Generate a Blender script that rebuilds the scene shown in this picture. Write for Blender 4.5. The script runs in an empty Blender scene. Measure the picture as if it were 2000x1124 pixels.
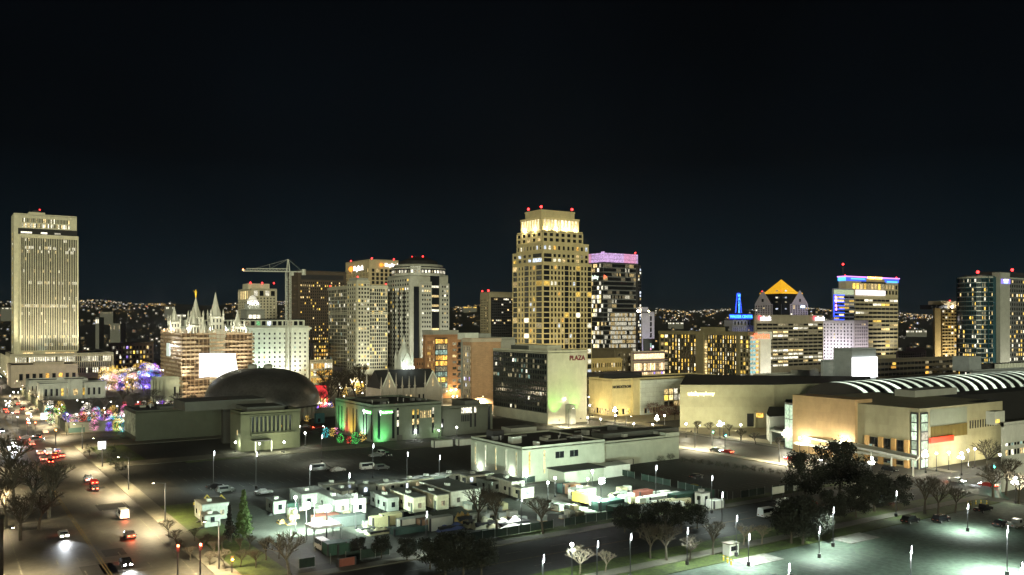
import bpy, bmesh, math, random
from mathutils import Vector, Matrix, Euler
R = random.Random(7)
SC = bpy.context.scene
COL = SC.collection
FX, CH, HY = 1700.0, 46.0, 630.0          # focal length in 2000-wide pixels, camera height, horizon row
A = math.atan(1120/1700)
SA, CA = math.sin(A), math.cos(A)
# ---------------------------------------------------------------- camera, sky, light, exposure
cam = bpy.data.cameras.new('camera'); co = bpy.data.objects.new('camera', cam); COL.objects.link(co)
co.location = (0, 0, CH); co.rotation_euler = (math.pi/2, 0, -A)
cam.sensor_width = 36; cam.lens = FX/2000*36; cam.shift_y = 0.034
cam.clip_start = 1; cam.clip_end = 30000
SC.camera = co
SC.view_settings.view_transform = 'Standard'; SC.view_settings.look = 'None'
SC.view_settings.exposure = 0.85; SC.view_settings.gamma = 1
SC.cycles.max_bounces = 4; SC.cycles.diffuse_bounces = 2; SC.cycles.glossy_bounces = 2
SC.cycles.sample_clamp_indirect = 1.5; SC.cycles.sample_clamp_direct = 0
SC.cycles.filter_width = 1.5; SC.cycles.use_denoising = True
wd = bpy.data.worlds.new('World'); SC.world = wd; wd.use_nodes = True
nt = wd.node_tree; bg = nt.nodes['Background']
tc = nt.nodes.new('ShaderNodeTexCoord'); sx = nt.nodes.new('ShaderNodeSeparateXYZ')
nt.links.new(tc.outputs['Generated'], sx.inputs[0])
rp = nt.nodes.new('ShaderNodeValToRGB'); nt.links.new(sx.outputs['Z'], rp.inputs[0])
e = rp.color_ramp.elements
e[0].position = 0.0; e[0].color = (.0024, .0052, .0070, 1)
e[1].position = 0.36; e[1].color = (.0005, .0008, .0012, 1)
for p, c in ((.03, (.0020, .0048, .0068)), (.09, (.0012, .0030, .0045)), (.18, (.0006, .0011, .0017))):
    q = e.new(p); q.color = (*c, 1)
nz = nt.nodes.new('ShaderNodeTexNoise'); nz.inputs['Scale'].default_value = 2.2; nz.inputs['Detail'].default_value = 4; nt.links.new(tc.outputs['Generated'], nz.inputs['Vector'])
mr = nt.nodes.new('ShaderNodeMapRange'); mr.inputs[1].default_value = .3; mr.inputs[2].default_value = .75; mr.inputs[3].default_value = .75; mr.inputs[4].default_value = 1.9
nt.links.new(nz.outputs['Fac'], mr.inputs[0]); nt.links.new(mr.outputs[0], bg.inputs[1]); nt.links.new(rp.outputs[0], bg.inputs[0])
sl = bpy.data.lights.new('town_glow_sun', 'SUN'); so = bpy.data.objects.new('town_glow_sun', sl); COL.objects.link(so)
sl.energy = 1.15; sl.angle = math.radians(12); sl.color = (1, .985, .68)
EL = math.radians(4)
so.rotation_euler = Vector((SA*math.cos(EL), CA*math.cos(EL), -math.sin(EL))).to_track_quat('-Z', 'Y').to_euler()

# ---------------------------------------------------------------- pixel <-> place
def wd2(px, d):                            # world x,y of image column px at forward distance d
    cx = (px-1000)/FX*d
    return (cx*CA+d*SA, -cx*SA+d*CA)
def gp(px, py, z=0):                       # world x,y where row py meets height z
    return wd2(px, FX*(CH-z)/(py-HY))
def dd(py, z=0): return FX*(CH-z)/(py-HY)
def zz(py, d): return CH+(HY-py)/FX*d
def depth(x, y): return x*SA+y*CA
def pxof(x, y, z=0):
    d = x*SA+y*CA; cx = x*CA-y*SA
    return 1000+FX*cx/d, HY+FX*(CH-z)/d

# ---------------------------------------------------------------- materials
MATS = {}
def mat(name, rgb=(.5, .5, .5), rough=.8, metal=0, var=.15, scale=.3, emit=None, es=0, evar=0, bump=0):
    if name in MATS: return MATS[name]
    m = bpy.data.materials.new(name); m.use_nodes = True; n = m.node_tree; L = n.links
    b = n.nodes['Principled BSDF']
    b.inputs['Roughness'].default_value = rough; b.inputs['Metallic'].default_value = metal
    tc = n.nodes.new('ShaderNodeTexCoord')
    if var:
        nz = n.nodes.new('ShaderNodeTexNoise'); nz.inputs['Scale'].default_value = scale; nz.inputs['Detail'].default_value = 5
        L.new(tc.outputs['Object'], nz.inputs['Vector'])
        mp = n.nodes.new('ShaderNodeMapRange'); mp.inputs[1].default_value = .25; mp.inputs[2].default_value = .75
        mp.inputs[3].default_value = 1-var; mp.inputs[4].default_value = 1+var
        L.new(nz.outputs['Fac'], mp.inputs[0])
        mg = n.nodes.new('ShaderNodeMapping'); mg.inputs['Scale'].default_value = (1, 1, .45) if rough > .8 else (1, 1, 1); L.new(tc.outputs['Object'], mg.inputs[0])
        n2 = n.nodes.new('ShaderNodeTexNoise'); n2.inputs['Scale'].default_value = max(.9, scale*3.3); n2.inputs['Detail'].default_value = 6; L.new(mg.outputs[0], n2.inputs['Vector'])
        m2 = n.nodes.new('ShaderNodeMapRange'); m2.inputs[1].default_value = .3; m2.inputs[2].default_value = .7; m2.inputs[3].default_value = 1-var*(.45 if rough > .8 and var < .25 else .9); m2.inputs[4].default_value = 1+var*.3
        L.new(n2.outputs['Fac'], m2.inputs[0]); mm = n.nodes.new('ShaderNodeMath'); mm.operation = 'MULTIPLY'; L.new(mp.outputs[0], mm.inputs[0]); L.new(m2.outputs[0], mm.inputs[1])
        mx = n.nodes.new('ShaderNodeVectorMath'); mx.operation = 'SCALE'; mx.inputs[0].default_value = rgb
        L.new(mm.outputs[0], mx.inputs['Scale']); L.new(mx.outputs[0], b.inputs['Base Color'])
        if bump:
            bp = n.nodes.new('ShaderNodeBump'); bp.inputs['Strength'].default_value = bump
            L.new(nz.outputs['Fac'], bp.inputs['Height']); L.new(bp.outputs[0], b.inputs['Normal'])
    else: b.inputs['Base Color'].default_value = (*rgb, 1)
    if emit:
        b.inputs['Emission Color'].default_value = (*emit, 1)
        b.inputs['Emission Strength'].default_value = es
        if evar:
            nz = n.nodes.new('ShaderNodeTexNoise'); nz.inputs['Scale'].default_value = 1.3; nz.inputs['Detail'].default_value = 4
            ge = n.nodes.new('ShaderNodeNewGeometry'); mg = n.nodes.new('ShaderNodeMapping'); mg.inputs['Scale'].default_value = (1.2, 1.2, .8); L.new(ge.outputs['Position'], mg.inputs[0]); L.new(mg.outputs[0], nz.inputs['Vector'])
            mp = n.nodes.new('ShaderNodeMapRange'); mp.inputs[1].default_value = .36; mp.inputs[2].default_value = .64
            mp.inputs[3].default_value = es*max(.08, 1-evar*1.4); mp.inputs[4].default_value = es*(1+evar*1.3)
            L.new(nz.outputs['Fac'], mp.inputs[0])
            oi = n.nodes.new('ShaderNodeObjectInfo')
            m2 = n.nodes.new('ShaderNodeMapRange'); m2.inputs[3].default_value = .3; m2.inputs[4].default_value = 1.6
            L.new(oi.outputs['Random'], m2.inputs[0])
            mu = n.nodes.new('ShaderNodeMath'); mu.operation = 'MULTIPLY'
            L.new(mp.outputs[0], mu.inputs[0]); L.new(m2.outputs[0], mu.inputs[1]); L.new(mu.outputs[0], b.inputs['Emission Strength'])
        m.cycles.emission_sampling = 'NONE'
    MATS[name] = m; return m
def wall(name, rgb, **k): return mat(name, rgb, rough=.85, var=k.pop('var', .13), scale=k.pop('scale', .25), **k)
def paneled(name, rgb, sx=4.0, sz=2.0, brick=.02, mortar=.6):
    """stone or metal cladding with joints, laid out in metres"""
    if name in MATS: return MATS[name]
    m = wall(name, rgb); n = m.node_tree; L = n.links; b = n.nodes['Principled BSDF']
    src = b.inputs['Base Color'].links[0].from_socket
    tc = n.nodes.new('ShaderNodeTexCoord'); s = n.nodes.new('ShaderNodeSeparateXYZ'); L.new(tc.outputs['Object'], s.inputs[0])
    ad = n.nodes.new('ShaderNodeMath'); ad.operation = 'ADD'; L.new(s.outputs[0], ad.inputs[0]); L.new(s.outputs[1], ad.inputs[1])
    c = n.nodes.new('ShaderNodeCombineXYZ'); L.new(ad.outputs[0], c.inputs[0]); L.new(s.outputs[2], c.inputs[1])
    br = n.nodes.new('ShaderNodeTexBrick'); br.inputs['Scale'].default_value = 1; br.inputs['Brick Width'].default_value = sx
    br.inputs['Row Height'].default_value = sz; br.inputs['Mortar Size'].default_value = brick
    br.inputs['Color1'].default_value = (1, 1, 1, 1); br.inputs['Color2'].default_value = (.86, .86, .86, 1); br.inputs['Mortar'].default_value = (mortar, mortar, mortar, 1)
    L.new(c.outputs[0], br.inputs['Vector'])
    mx = n.nodes.new('ShaderNodeVectorMath'); mx.operation = 'MULTIPLY'; L.new(src, mx.inputs[0]); L.new(br.outputs['Color'], mx.inputs[1])
    L.new(mx.outputs[0], b.inputs['Base Color']); return m
GLASS = mat('window_glass_dark', (.012, .014, .018), rough=.12, var=0)
ROOF = wall('roof_membrane_dark', (.013, .013, .015))
METAL = mat('painted_metal_dark', (.05, .05, .055), rough=.5, metal=.3, var=.1)
STEEL = mat('galvanised_steel', (.35, .36, .36), rough=.4, metal=.6)
def lit(name, rgb, s, v=.5): return mat(name, (.05, .05, .05), var=0, emit=rgb, es=s, evar=v)
WARM = lit('lit_window_warm', (1, .72, .30), .62, .6); YEL = lit('lit_window_yellow', (1, .62, .10), .75, .5)
WHT = lit('lit_window_white', (1, .93, .70), .85, .5); COOL = lit('lit_window_cool', (.75, .85, 1), .75, .5)
DIM = lit('lit_window_dim', (.9, .75, .42), .16, .8); TEAL = lit('lit_window_teal', (.45, .70, .58), .30, .6)
PURP = lit('lit_window_violet', (.45, .3, 1), .7, .5); AMB = lit('lit_window_amber', (1, .5, .08), .8, .5)
GRN = lit('lit_window_green', (.3, .9, .35), .5, .5)
def glow(name, rgb, s, v=0): return mat(name, (.1, .1, .1), var=0, emit=rgb, es=s, evar=v)
LAMPW = glow('lamp_glow_white', (1, .97, .88), 26); LAMPY = glow('lamp_glow_warm', (1, .85, .5), 30)
RED = glow('beacon_red', (1, .02, .02), 6); SCREEN = glow('self_lit_white_sheet', (1, .98, .96), 1.6)

# ---------------------------------------------------------------- mesh building
class MB:
    def __init__(s): s.v = []; s.f = []; s.m = []; s.mats = []
    def mi(s, m):
        if m not in s.mats: s.mats.append(m)
        return s.mats.index(m)
    def add(s, vs, fs, m):
        o = len(s.v); s.v += [tuple(q) for q in vs]; k = s.mi(m)
        for f in fs: s.f.append([o+i for i in f]); s.m.append(k)
        return s
    def box(s, x0, y0, z0, x1, y1, z1, m):
        x0, x1 = sorted((x0, x1)); y0, y1 = sorted((y0, y1)); z0, z1 = sorted((z0, z1))
        v = [(x, y, z) for z in (z0, z1) for x, y in ((x0, y0), (x1, y0), (x1, y1), (x0, y1))]
        return s.add(v, [(3, 2, 1, 0), (4, 5, 6, 7), (0, 1, 5, 4), (1, 2, 6, 5), (2, 3, 7, 6), (3, 0, 4, 7)], m)
    def ob(s, P, u, n, a0, a1, n0, n1, z0, z1, m):       # box in a wall's frame
        v = [(P[0]+u[0]*a+n[0]*b, P[1]+u[1]*a+n[1]*b, z) for z in (z0, z1) for a, b in ((a0, n0), (a1, n0), (a1, n1), (a0, n1))]
        fs = [(3, 2, 1, 0), (4, 5, 6, 7), (0, 1, 5, 4), (1, 2, 6, 5), (2, 3, 7, 6), (3, 0, 4, 7)]
        if (u[0]*n[1]-u[1]*n[0])*(a1-a0)*(n1-n0) < 0: fs = [f[::-1] for f in fs]
        return s.add(v, fs, m)
    def prism(s, poly, z0, z1, m, top=None):
        a = sum(poly[i][0]*poly[(i+1) % len(poly)][1]-poly[(i+1) % len(poly)][0]*poly[i][1] for i in range(len(poly)))
        if a < 0: poly = poly[::-1]
        n = len(poly); v = [(x, y, z0) for x, y in poly]+[(x, y, z1) for x, y in poly]
        s.add(v, [tuple(range(n))[::-1]]+[(i, (i+1) % n, n+(i+1) % n, n+i) for i in range(n)], m)
        return s.add([(x, y, z1) for x, y in poly], [tuple(range(n))], top or m)
    def ring(s, cx, cy, prof, seg, m, sy=1.0, rot=0):    # lathe: prof = [(r,z)...]
        v = []
        for r, z in prof:
            for i in range(seg):
                t = rot+2*math.pi*i/seg; v.append((cx+r*math.cos(t), cy+r*sy*math.sin(t), z))
        f = []
        for k in range(len(prof)-1):
            for i in range(seg):
                j = (i+1) % seg; f.append((k*seg+i, k*seg+j, (k+1)*seg+j, (k+1)*seg+i))
        f.append(tuple(range(seg))[::-1]); f.append(tuple((len(prof)-1)*seg+i for i in range(seg)))
        return s.add(v, f, m)
    def tube(s, p, q, r0, r1, m, seg=6):
        p = Vector(p); q = Vector(q); d = q-p
        if d.length < 1e-6: return s
        d.normalize(); u = d.cross(Vector((0, 0, 1)) if abs(d.z) < .95 else Vector((1, 0, 0))).normalized(); w = d.cross(u)
        v = []
        for c, r in ((p, r0), (q, r1)):
            for i in range(seg):
                t = 2*math.pi*i/seg; v.append(c+u*(r*math.cos(t))+w*(r*math.sin(t)))
        return s.add(v, [(i, (i+1) % seg, seg+(i+1) % seg, seg+i) for i in range(seg)]+[tuple(range(seg))[::-1], tuple(range(seg, 2*seg))], m)
    def ball(s, c, r, m, seg=8, sz=1):
        return s.ring(c[0], c[1], [(r*math.sin(math.pi*k/6)+1e-4, c[2]-sz*r*math.cos(math.pi*k/6)) for k in range(7)], seg, m)
    def mesh(s, name, smooth=False):
        me = bpy.data.meshes.new(name); me.from_pydata(s.v, [], s.f)
        for m in s.mats: me.materials.append(m)
        me.polygons.foreach_set('material_index', s.m)
        if smooth: me.polygons.foreach_set('use_smooth', [True]*len(s.f))
        me.update(); return me
    def build(s, name, parent=None, smooth=False, loc=None, rz=None):
        o = bpy.data.objects.new(name, s.mesh(name, smooth)); COL.objects.link(o)
        if parent: o.parent = parent
        if loc: o.location = loc
        if rz is not None: o.rotation_euler.z = rz
        return o
def thing(name, label, cat, loc=(0, 0, 0), rz=0, group=None):
    o = bpy.data.objects.new(name, None); COL.objects.link(o); o.empty_display_size = 1
    o.location = loc if len(loc) == 3 else (*loc, 0); o.rotation_euler.z = rz; o['label'] = label; o['category'] = cat
    if group: o['group'] = group
    return o
def tag(o, label, cat, group=None, loc=None):
    o['label'] = label; o['category'] = cat
    if group: o['group'] = group
    if loc: o.location = loc
    return o
def struct(o, kind='structure', label=None):
    o['kind'] = kind
    if label: o['label'] = label
    return o
def copy_tree(o, parent=None):
    c = o.copy(); COL.objects.link(c); c.parent = parent
    for ch in list(o.children): copy_tree(ch, c)
    return c
def stamp(proto, used, loc, rz, label, group, sc=1):     # first use moves the prototype itself
    o = proto if not used else copy_tree(proto)
    o.location = loc if len(loc) == 3 else (*loc, 0); o.rotation_euler.z = rz; o.scale = (sc,)*3; o['label'] = label
    if group: o['group'] = group
    return o
def text_mesh(txt, size, m, depth=.15, bold=.0, align='CENTER'):
    cu = bpy.data.curves.new('t', 'FONT'); cu.body = txt; cu.size = size; cu.extrude = depth; cu.offset = bold; cu.align_x = align; cu.align_y = 'CENTER'; cu.resolution_u = 2
    o = bpy.data.objects.new('t', cu); COL.objects.link(o)
    dg = bpy.context.evaluated_depsgraph_get(); me = bpy.data.meshes.new_from_object(o.evaluated_get(dg))
    bpy.data.objects.remove(o); me.materials.clear(); me.materials.append(m); return me

# ---------------------------------------------------------------- buildings
WM = {}
def wmesh(w, h, m):
    k = (round(w, 2), round(h, 2), m.name)
    if k not in WM: WM[k] = MB().box(-w/2, -.05, -h/2, w/2, .05, h/2, m).mesh('window')
    return WM[k]
REG = {}
class Bld:
    """a building standing on the city grid; local x runs south (right in view), y runs east (away, left in view), (0,0) is its north-west corner"""
    def __init__(s, name, label, cat, xl, xc, xr, yt, d, wm, z0=0, roofm=None, body='wall', group=None, deep=None, parapet=.8, bodymat=None):
        cx = (xc-1000)/FX*d; k = (xl-1000)/FX; s.Le = (cx-k*d)/(k*CA+SA)
        k = (xr-1000)/FX; s.Ls = (k*d-cx)/(CA-k*SA)
        if deep: s.Le = deep
        s.H = zz(yt, d); s.d = d; s.wm = wm; s.wins = []; s.loc = wd2(xc, d)
        s.root = thing(name, label, cat, s.loc, 0, group)
        s.mb = MB(); rm = roofm or ROOF; bm = bodymat or wm
        s.mb.box(0, 0, z0, s.Ls, s.Le, s.H, bm)
        if parapet:
            t = .5; H, h = s.H, s.H+parapet
            for a in ((0, 0, s.Ls, t), (0, s.Le-t, s.Ls, s.Le), (0, t, t, s.Le-t), (s.Ls-t, t, s.Ls, s.Le-t)): s.mb.box(a[0], a[1], H-.3, a[2], a[3], h, wm)
            s.mb.box(t, t, H, s.Ls-t, s.Le-t, H+.12, rm)
        s.tr = MB(); REG[name] = s
    def zy(s, y): return zz(y, s.d)
    def fr(s, f):                                    # wall frames: origin, along, outward, length
        return {'W': ((0, 0), (1, 0), (0, -1), s.Ls), 'N': ((0, 0), (0, 1), (-1, 0), s.Le)}[f] if isinstance(f, str) else f
    def pxs(s, f, px):                               # distance along a face where image column px falls
        P, u, n, L = s.fr(f); k = (px-1000)/FX; X = s.loc[0]+P[0]; Y = s.loc[1]+P[1]
        A0 = X*CA-Y*SA; D0 = X*SA+Y*CA; Au = u[0]*CA-u[1]*SA; Du = u[0]*SA+u[1]*CA
        return (k*D0-A0)/(Au-k*Du)
    def grid(s, f, a0, a1, z0, z1, nc, nr, wf, hf, lf, pier=.35, sp=None, pm=None, edge=True, off=0, nopier=False, nosp=False):
        """panes in a grid, set back behind piers and spandrels"""
        P, u, n, L = s.fr(f); cw = (a1-a0)/nc; ch = (z1-z0)/nr; pm = pm or s.wm; sp = pier*.85 if sp is None else sp
        w = cw*wf; h = ch*hf
        for c in range(nc):
            for r in range(nr):
                m = lf(c, r) if lf else None
                s.wins.append((P, u, n, a0+(c+.5)*cw, z0+(r+.5)*ch, w*1.01, h*1.01, m or GLASS, off))
        if pier and not nopier:
            for c in range(nc+1):
                l = a0+c*cw-(cw-w)/2; rr = a0+c*cw+(cw-w)/2
                if c == 0: l = a0
                if c == nc: rr = a1
                if rr-l > .02: s.tr.ob(P, u, n, l, rr, -.02+off, pier+off, z0, z1, pm)
        if pier and not nosp:
            for r in range(nr+1):
                l = z0+r*ch-(ch-h)/2; t = z0+r*ch+(ch-h)/2
                if r == 0: l = z0
                if r == nr: t = z1
                if t-l > .02: s.tr.ob(P, u, n, a0, a1, -.01+off, sp+off, l, t, pm)
        return s
    def win(s, f, a, z, w, h, m=None, off=0):
        P, u, n, L = s.fr(f); s.wins.append((P, u, n, a, z, w, h, m or GLASS, off)); return s
    def blk(s, f, a0, a1, n0, n1, z0, z1, m=None):
        P, u, n, L = s.fr(f); s.tr.ob(P, u, n, a0, a1, n0, n1, z0, z1, m or s.wm); return s
    def part(s, mb, name, smooth=False): return mb.build(name, s.root, smooth)
    def sign(s, f, a, z, txt, size, m, out=.6, bold=.02, name='sign_lettering'):
        P, u, n, L = s.fr(f); me = text_mesh(txt, size, m, .12, bold)
        o = bpy.data.objects.new(name, me); COL.objects.link(o); o.parent = s.root
        o.location = (P[0]+u[0]*a+n[0]*out, P[1]+u[1]*a+n[1]*out, z)
        o.rotation_euler = (math.pi/2, 0, 0) if f == 'W' or not isinstance(f, str) else (math.pi/2, 0, -math.pi/2)
        return o
    def beacon(s, x, y, z, r=.8):
        mb = MB(); mb.tube((0, 0, -1.5), (0, 0, 0), .12, .12, METAL); mb.ball((0, 0, r*.6), r, RED)
        o = mb.build('beacon_light', s.root); o.location = (x, y, z+1.4); return s
    def vent(s, x0, y0, x1, y1, h, m=None, name='rooftop_plant'):
        MB().box(x0, y0, s.H-.05, x1, y1, s.H+h, m or s.wm).build(name, s.root); return s
    def done(s, npart=100):
        s.part(s.mb, 'wall')
        if s.tr.f: s.part(s.tr, 'facade_trim')
        def area(w):
            P, u, n, a, z, ww, h, m, off = w; x = s.loc[0]+P[0]+u[0]*a; y = s.loc[1]+P[1]+u[1]*a
            r2 = x*x+y*y; cs = -(n[0]*x+n[1]*y)/math.sqrt(r2)
            return ww*h*max(cs, .01)/r2*(1.15 if m is not GLASS else 1)
        ws = sorted(s.wins, key=area, reverse=True)
        for w in ws[:npart]:
            P, u, n, a, z, ww, h, m, off = w
            o = bpy.data.objects.new('window', wmesh(ww, h, m)); COL.objects.link(o); o.parent = s.root
            o.location = (P[0]+u[0]*a+n[0]*(off+.06), P[1]+u[1]*a+n[1]*(off+.06), z); o.rotation_euler.z = math.atan2(u[1], u[0])
        if len(ws) > npart:
            mb = MB()
            for w in ws[npart:]:
                P, u, n, a, z, ww, h, m, off = w; mb.ob(P, u, n, a-ww/2, a+ww/2, off+.01, off+.11, z-h/2, z+h/2, m)
            struct(mb.build('window', s.root), 'stuff')
        return s
def rnd(p, ms, rows=None):
    """lit pattern: chance p (or per-row chances) of a window being lit"""
    def f(c, r):
        q = p if rows is None else rows.get(r, p)
        return R.choice(ms) if R.random() < q else None
    return f
def runs(p, ms, ln=3):
    st = {}
    def f(c, r):
        if (r, c//ln) not in st: st[(r, c//ln)] = R.choice(ms) if R.random() < p else None
        return st[(r, c//ln)] if R.random() < .85 else None
    return f
# ================================================================ GROUND
ASPH = mat('asphalt', (.050, .048, .040), rough=.6, scale=.12, var=.45); ASPH2 = wall('asphalt_unlit_lot', (.018, .022, .022), scale=.07, var=.5); ASPH3 = wall('asphalt_unlit_road', (.024, .026, .026), scale=.1, var=.4)  # darker asphalt copies put the unlit look of lots and road into colour
CONC = wall('concrete_pavement', (.115, .11, .085), scale=.4, var=.2); GRASS = wall('winter_grass', (.045, .07, .008), scale=.5, var=.45)
DIRT = wall('dirt', (.05, .045, .03)); PAINT = wall('road_paint', (.14, .135, .11), var=.5, scale=1); PAINTY = wall('road_paint_yellow', (.16, .12, .04), var=.5, scale=1)
PLAZA = paneled('plaza_paving', (.46, .41, .28), 2.5, 2.5, .05, .7)
def sheet(name, x0, y0, x1, y1, z, m, label=None, h=0):
    mb = MB()
    if h: mb.box(x0, y0, z, x1, y1, z+h, m)
    else: mb.add([(x0, y0, z), (x1, y0, z), (x1, y1, z), (x0, y1, z)], [(0, 1, 2, 3)], m)
    return struct(mb.build(name))
g = MB(); g.add([(-9000, -9000, -.02), (9000, -9000, -.02), (9000, 9000, -.02), (-9000, 9000, -.02)], [(0, 1, 2, 3)], wall('city_ground', (.028, .028, .022), scale=.02, var=.5)); struct(g.build('ground'))
sheet('road', 10, -60, 42, 1400, .004, ASPH)                      # north street
sheet('road', 42, 131, 900, 150, .004, ASPH3); sheet('road', -200, 131, 10, 150, .004, ASPH)
sheet('road', 232, -60, 256, 131, .004, ASPH); sheet('road', 232, 150, 256, 1300, .004, ASPH)
sheet('road', 42, 372, 232, 396, .004, ASPH); sheet('road', 256, 372, 600, 396, .004, ASPH)
for a in ((42, 151, 46, 370), (46, 151, 230, 154), (46, 352, 230, 370), (46, 300, 90, 310), (226, 151, 230, 350), (42, -40, 46, 120), (46, 122, 230, 125), (6, 148, 10, 700), (258, 148, 262, 370), (258, 398, 262, 800), (258, 100, 262, 130), (42, 398, 46, 560), (46, 398, 230, 402), (90, 297, 150, 305), (137, 285, 215, 297), (258, 363, 300, 370)):
    sheet('pavement', *a, 0, CONC, h=.14)
for a in ((46, 155, 54, 230), (46, 310, 58, 352), (100, 154.2, 226, 158), (60, 125.2, 226, 130.5), (60, 117, 226, 121.8), (-6, 148, 5, 420), (60, 300, 88, 300.01), (68, 297, 86, 308)):
    struct(sheet('grass', *a, 0, GRASS, h=.08))
sheet('parking_lot', 56, 238, 136, 296, .02, ASPH2); sheet('parking_lot', 172, 158, 224, 284, .02, ASPH2)
sheet('construction_yard', 56, 158, 137, 236, .02, wall('yard_gravel', (.06, .065, .055), scale=.2, var=.3))
sheet('construction_yard', 137, 158, 171, 203, .02, MATS['yard_gravel']); sheet('parking_lot', 62, -20, 228, 116.8, .02, wall('asphalt_painted_lit_lot', (.080, .115, .085), scale=.06, var=.5))  # paler green asphalt copy, lamp light put into its colour
sheet('plaza', 262.2, 150.5, 262.9, 300, .02, PLAZA); sheet('plaza', 263, 184, 271, 300, .02, PLAZA); sheet('plaza', 271, 240, 310, 276, .02, PLAZA); sheet('plaza', 262.5, 300, 330, 362, .02, PLAZA); sheet('plaza', 48, 402, 228, 640, .02, wall('temple_grounds', (.10, .09, .06), scale=.3, var=.4))
# painted lines
def lines(mbn, rects, m):
    mb = MB()
    for x0, y0, x1, y1, z in rects: mb.add([(x0, y0, z), (x1, y0, z), (x1, y1, z), (x0, y1, z)], [(0, 1, 2, 3)], m)
    return struct(mb.build(mbn))
L_ = []
rg = random.Random(2); Q_ = []
for k in range(70):
    x0, y0 = rg.choice(((rg.uniform(13, 36), rg.uniform(155, 500)), (rg.uniform(64, 220), rg.uniform(10, 110)), (rg.uniform(60, 225), rg.uniform(132, 148)), (rg.uniform(60, 130), rg.uniform(242, 290)), (rg.uniform(176, 218), rg.uniform(162, 270)))); Q_.append((x0, y0, x0+rg.uniform(1.5, 7), y0+rg.uniform(1.5, 9), .010 if x0 < 40 or 131 < y0 < 150 else .026))
lines('asphalt_patch', Q_, wall('fresh_asphalt', (.018, .018, .018), var=.4))
for x in (19, 22.6, 30, 33.5): L_ += [(x-.12, y, x+.12, y+4, .012) for y in range(152, 700, 11)]
L_ += [(12.6, 148, 12.8, 700, .012), (39.2, 148, 39.4, 370, .012)]
L_ += [(x-.12+.0, 128, x+.12, 140, .012) for x in ()]
for y in (135, 145): L_ += [(x, y-.1, x+4, y+.1, .012) for x in range(50, 400, 11)]
for x in (238, 250): L_ += [(x-.1, y, x+.1, y+4, .012) for y in range(150, 700, 11)]
L_ += [(x, 366.0, x+1.0, 371, .16) for x in ()]+[(x, 398, x+.6, 401, .012) for x in ()]
L_ += [(x, 147, x+.7, 151, .012) for x in range(14, 38, 2)]+[(x, 397, x+.7, 401, .012) for x in range(14, 38, 2)]+[(234+2*k, 148, 234.8+2*k, 152, .012) for k in range(11)]
lines('road_marking', L_, PAINT)
lines('road_marking', [(25.8, 150, 26.0, 900, .012), (26.3, 150, 26.5, 900, .012), (244, 150, 244.2, 900, .012), (48, 140, 400, 140.2, .012)], PAINTY)
P_ = []
for y0 in (-5, 12, 30, 48, 66, 84, 102): P_ += [(x, y0, x+.12, y0+5.5, .028) for x in [66+2.8*k for k in range(56)]]
for y0 in (244, 262, 280): P_ += [(x, y0, x+.12, y0+5, .028) for x in [60+2.8*k for k in range(26)]]
for y0 in (166, 186, 208, 230): P_ += [(176+2.8*k, y0, 176.12+2.8*k, y0+5, .028) for k in range(16)]
lines('parking_marking', P_, wall('worn_bay_paint', (.17, .18, .13), var=.6, scale=2))
# hill with the far suburbs
def hillz(px, d):
    H = 150 if px < 600 else 150-(px-600)*.045
    H += 9*math.sin(px*.013)+5*math.sin(px*.041)
    t = max(0, min(1, (d-1500)/3400)); t = t*t*(3-2*t)
    return H*t-(max(0, d-4900)*.03)
hm = MB(); NX, ND = 60, 26; vv = []
for j in range(ND+1):
    d = 1450+j*(7000-1450)/ND
    for i in range(NX+1):
        px = -500+i*3000/NX; vv.append((*wd2(px, d), hillz(px, d)))
hm.add(vv, [(j*(NX+1)+i, j*(NX+1)+i+1, (j+1)*(NX+1)+i+1, (j+1)*(NX+1)+i) for j in range(ND) for i in range(NX)], wall('dark_hillside', (.02, .025, .02), scale=.005, var=.5))
struct(hm.build('hillside', smooth=True))

# ================================================================ BUILDINGS, left to right
CB = wall('pale_concrete', (.72, .68, .50)); CB2 = wall('cream_concrete', (.66, .60, .45)); CB3 = wall('pinkish_stone', (.62, .52, .40))
# -- tall office slab far left
b = Bld('office_tower', 'very tall pale office slab with close vertical fins, at the left edge', 'office tower', 22, 27, 150, 418, 700, CB, z0=20)
zb = b.zy(688); zt = b.zy(457)
a0, a1 = b.pxs('W', 38), b.pxs('W', 150)+.8
W_ = b.fr('W')
b.blk('W', a0, a1, 0, 3.2, zb, zt-1.2, CB)
F2 = ((0, -3.2), (1, 0), (0, -1), b.Ls)
rows_lit = {11: .8, 10: .05, 26: .55, 25: .5, 23: .25, 17: .6, 15: .08, 13: .3, 7: .12, 3: .7, 1: .4, 9: .15, 20: .1, 28: .15}
n = 32; cw = (a1-a0-2)/n
for c in range(n):
    b.win(F2, a0+1+(c+.5)*cw, (zb+zt)/2-1, cw*.62, zt-zb-4, GLASS)
pn = MB()
for r, p in rows_lit.items():
    for c in range(n):
        if R.random() < p*.75:
            z = zb+1.5+r*(zt-zb-4)/29.; pn.ob(F2[0], F2[1], F2[2], a0+1+(c+.26)*cw, a0+1+(c+.74)*cw, .12, .2, z, z+2.4, R.choice((WARM, WHT, WHT)))
struct(pn.build('lit_pane', b.root), 'stuff')
for c in range(n+1): b.tr.ob(*F2[:3], a0+1+(c-.20)*cw, a0+1+(c+.20)*cw, -.02, .22, zb, zt-1.6, CB)
b.tr.ob(*F2[:3], a0, a0+.7, -.02, .92, zb, zt-1.6, CB); b.tr.ob(*F2[:3], a1-.7, a1, -.02, .92, zb, zt-1.6, CB); b.tr.ob(*F2[:3], a0, a1, -.02, 1.05, zt-1.6, zt, CB)
b.blk('W', a0-1, a1-.5, .02, .3, zt+.05, b.zy(445), wall('overhang_shade', (.03, .03, .03)))  # dark strip painted in for the shade under the overhang
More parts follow.
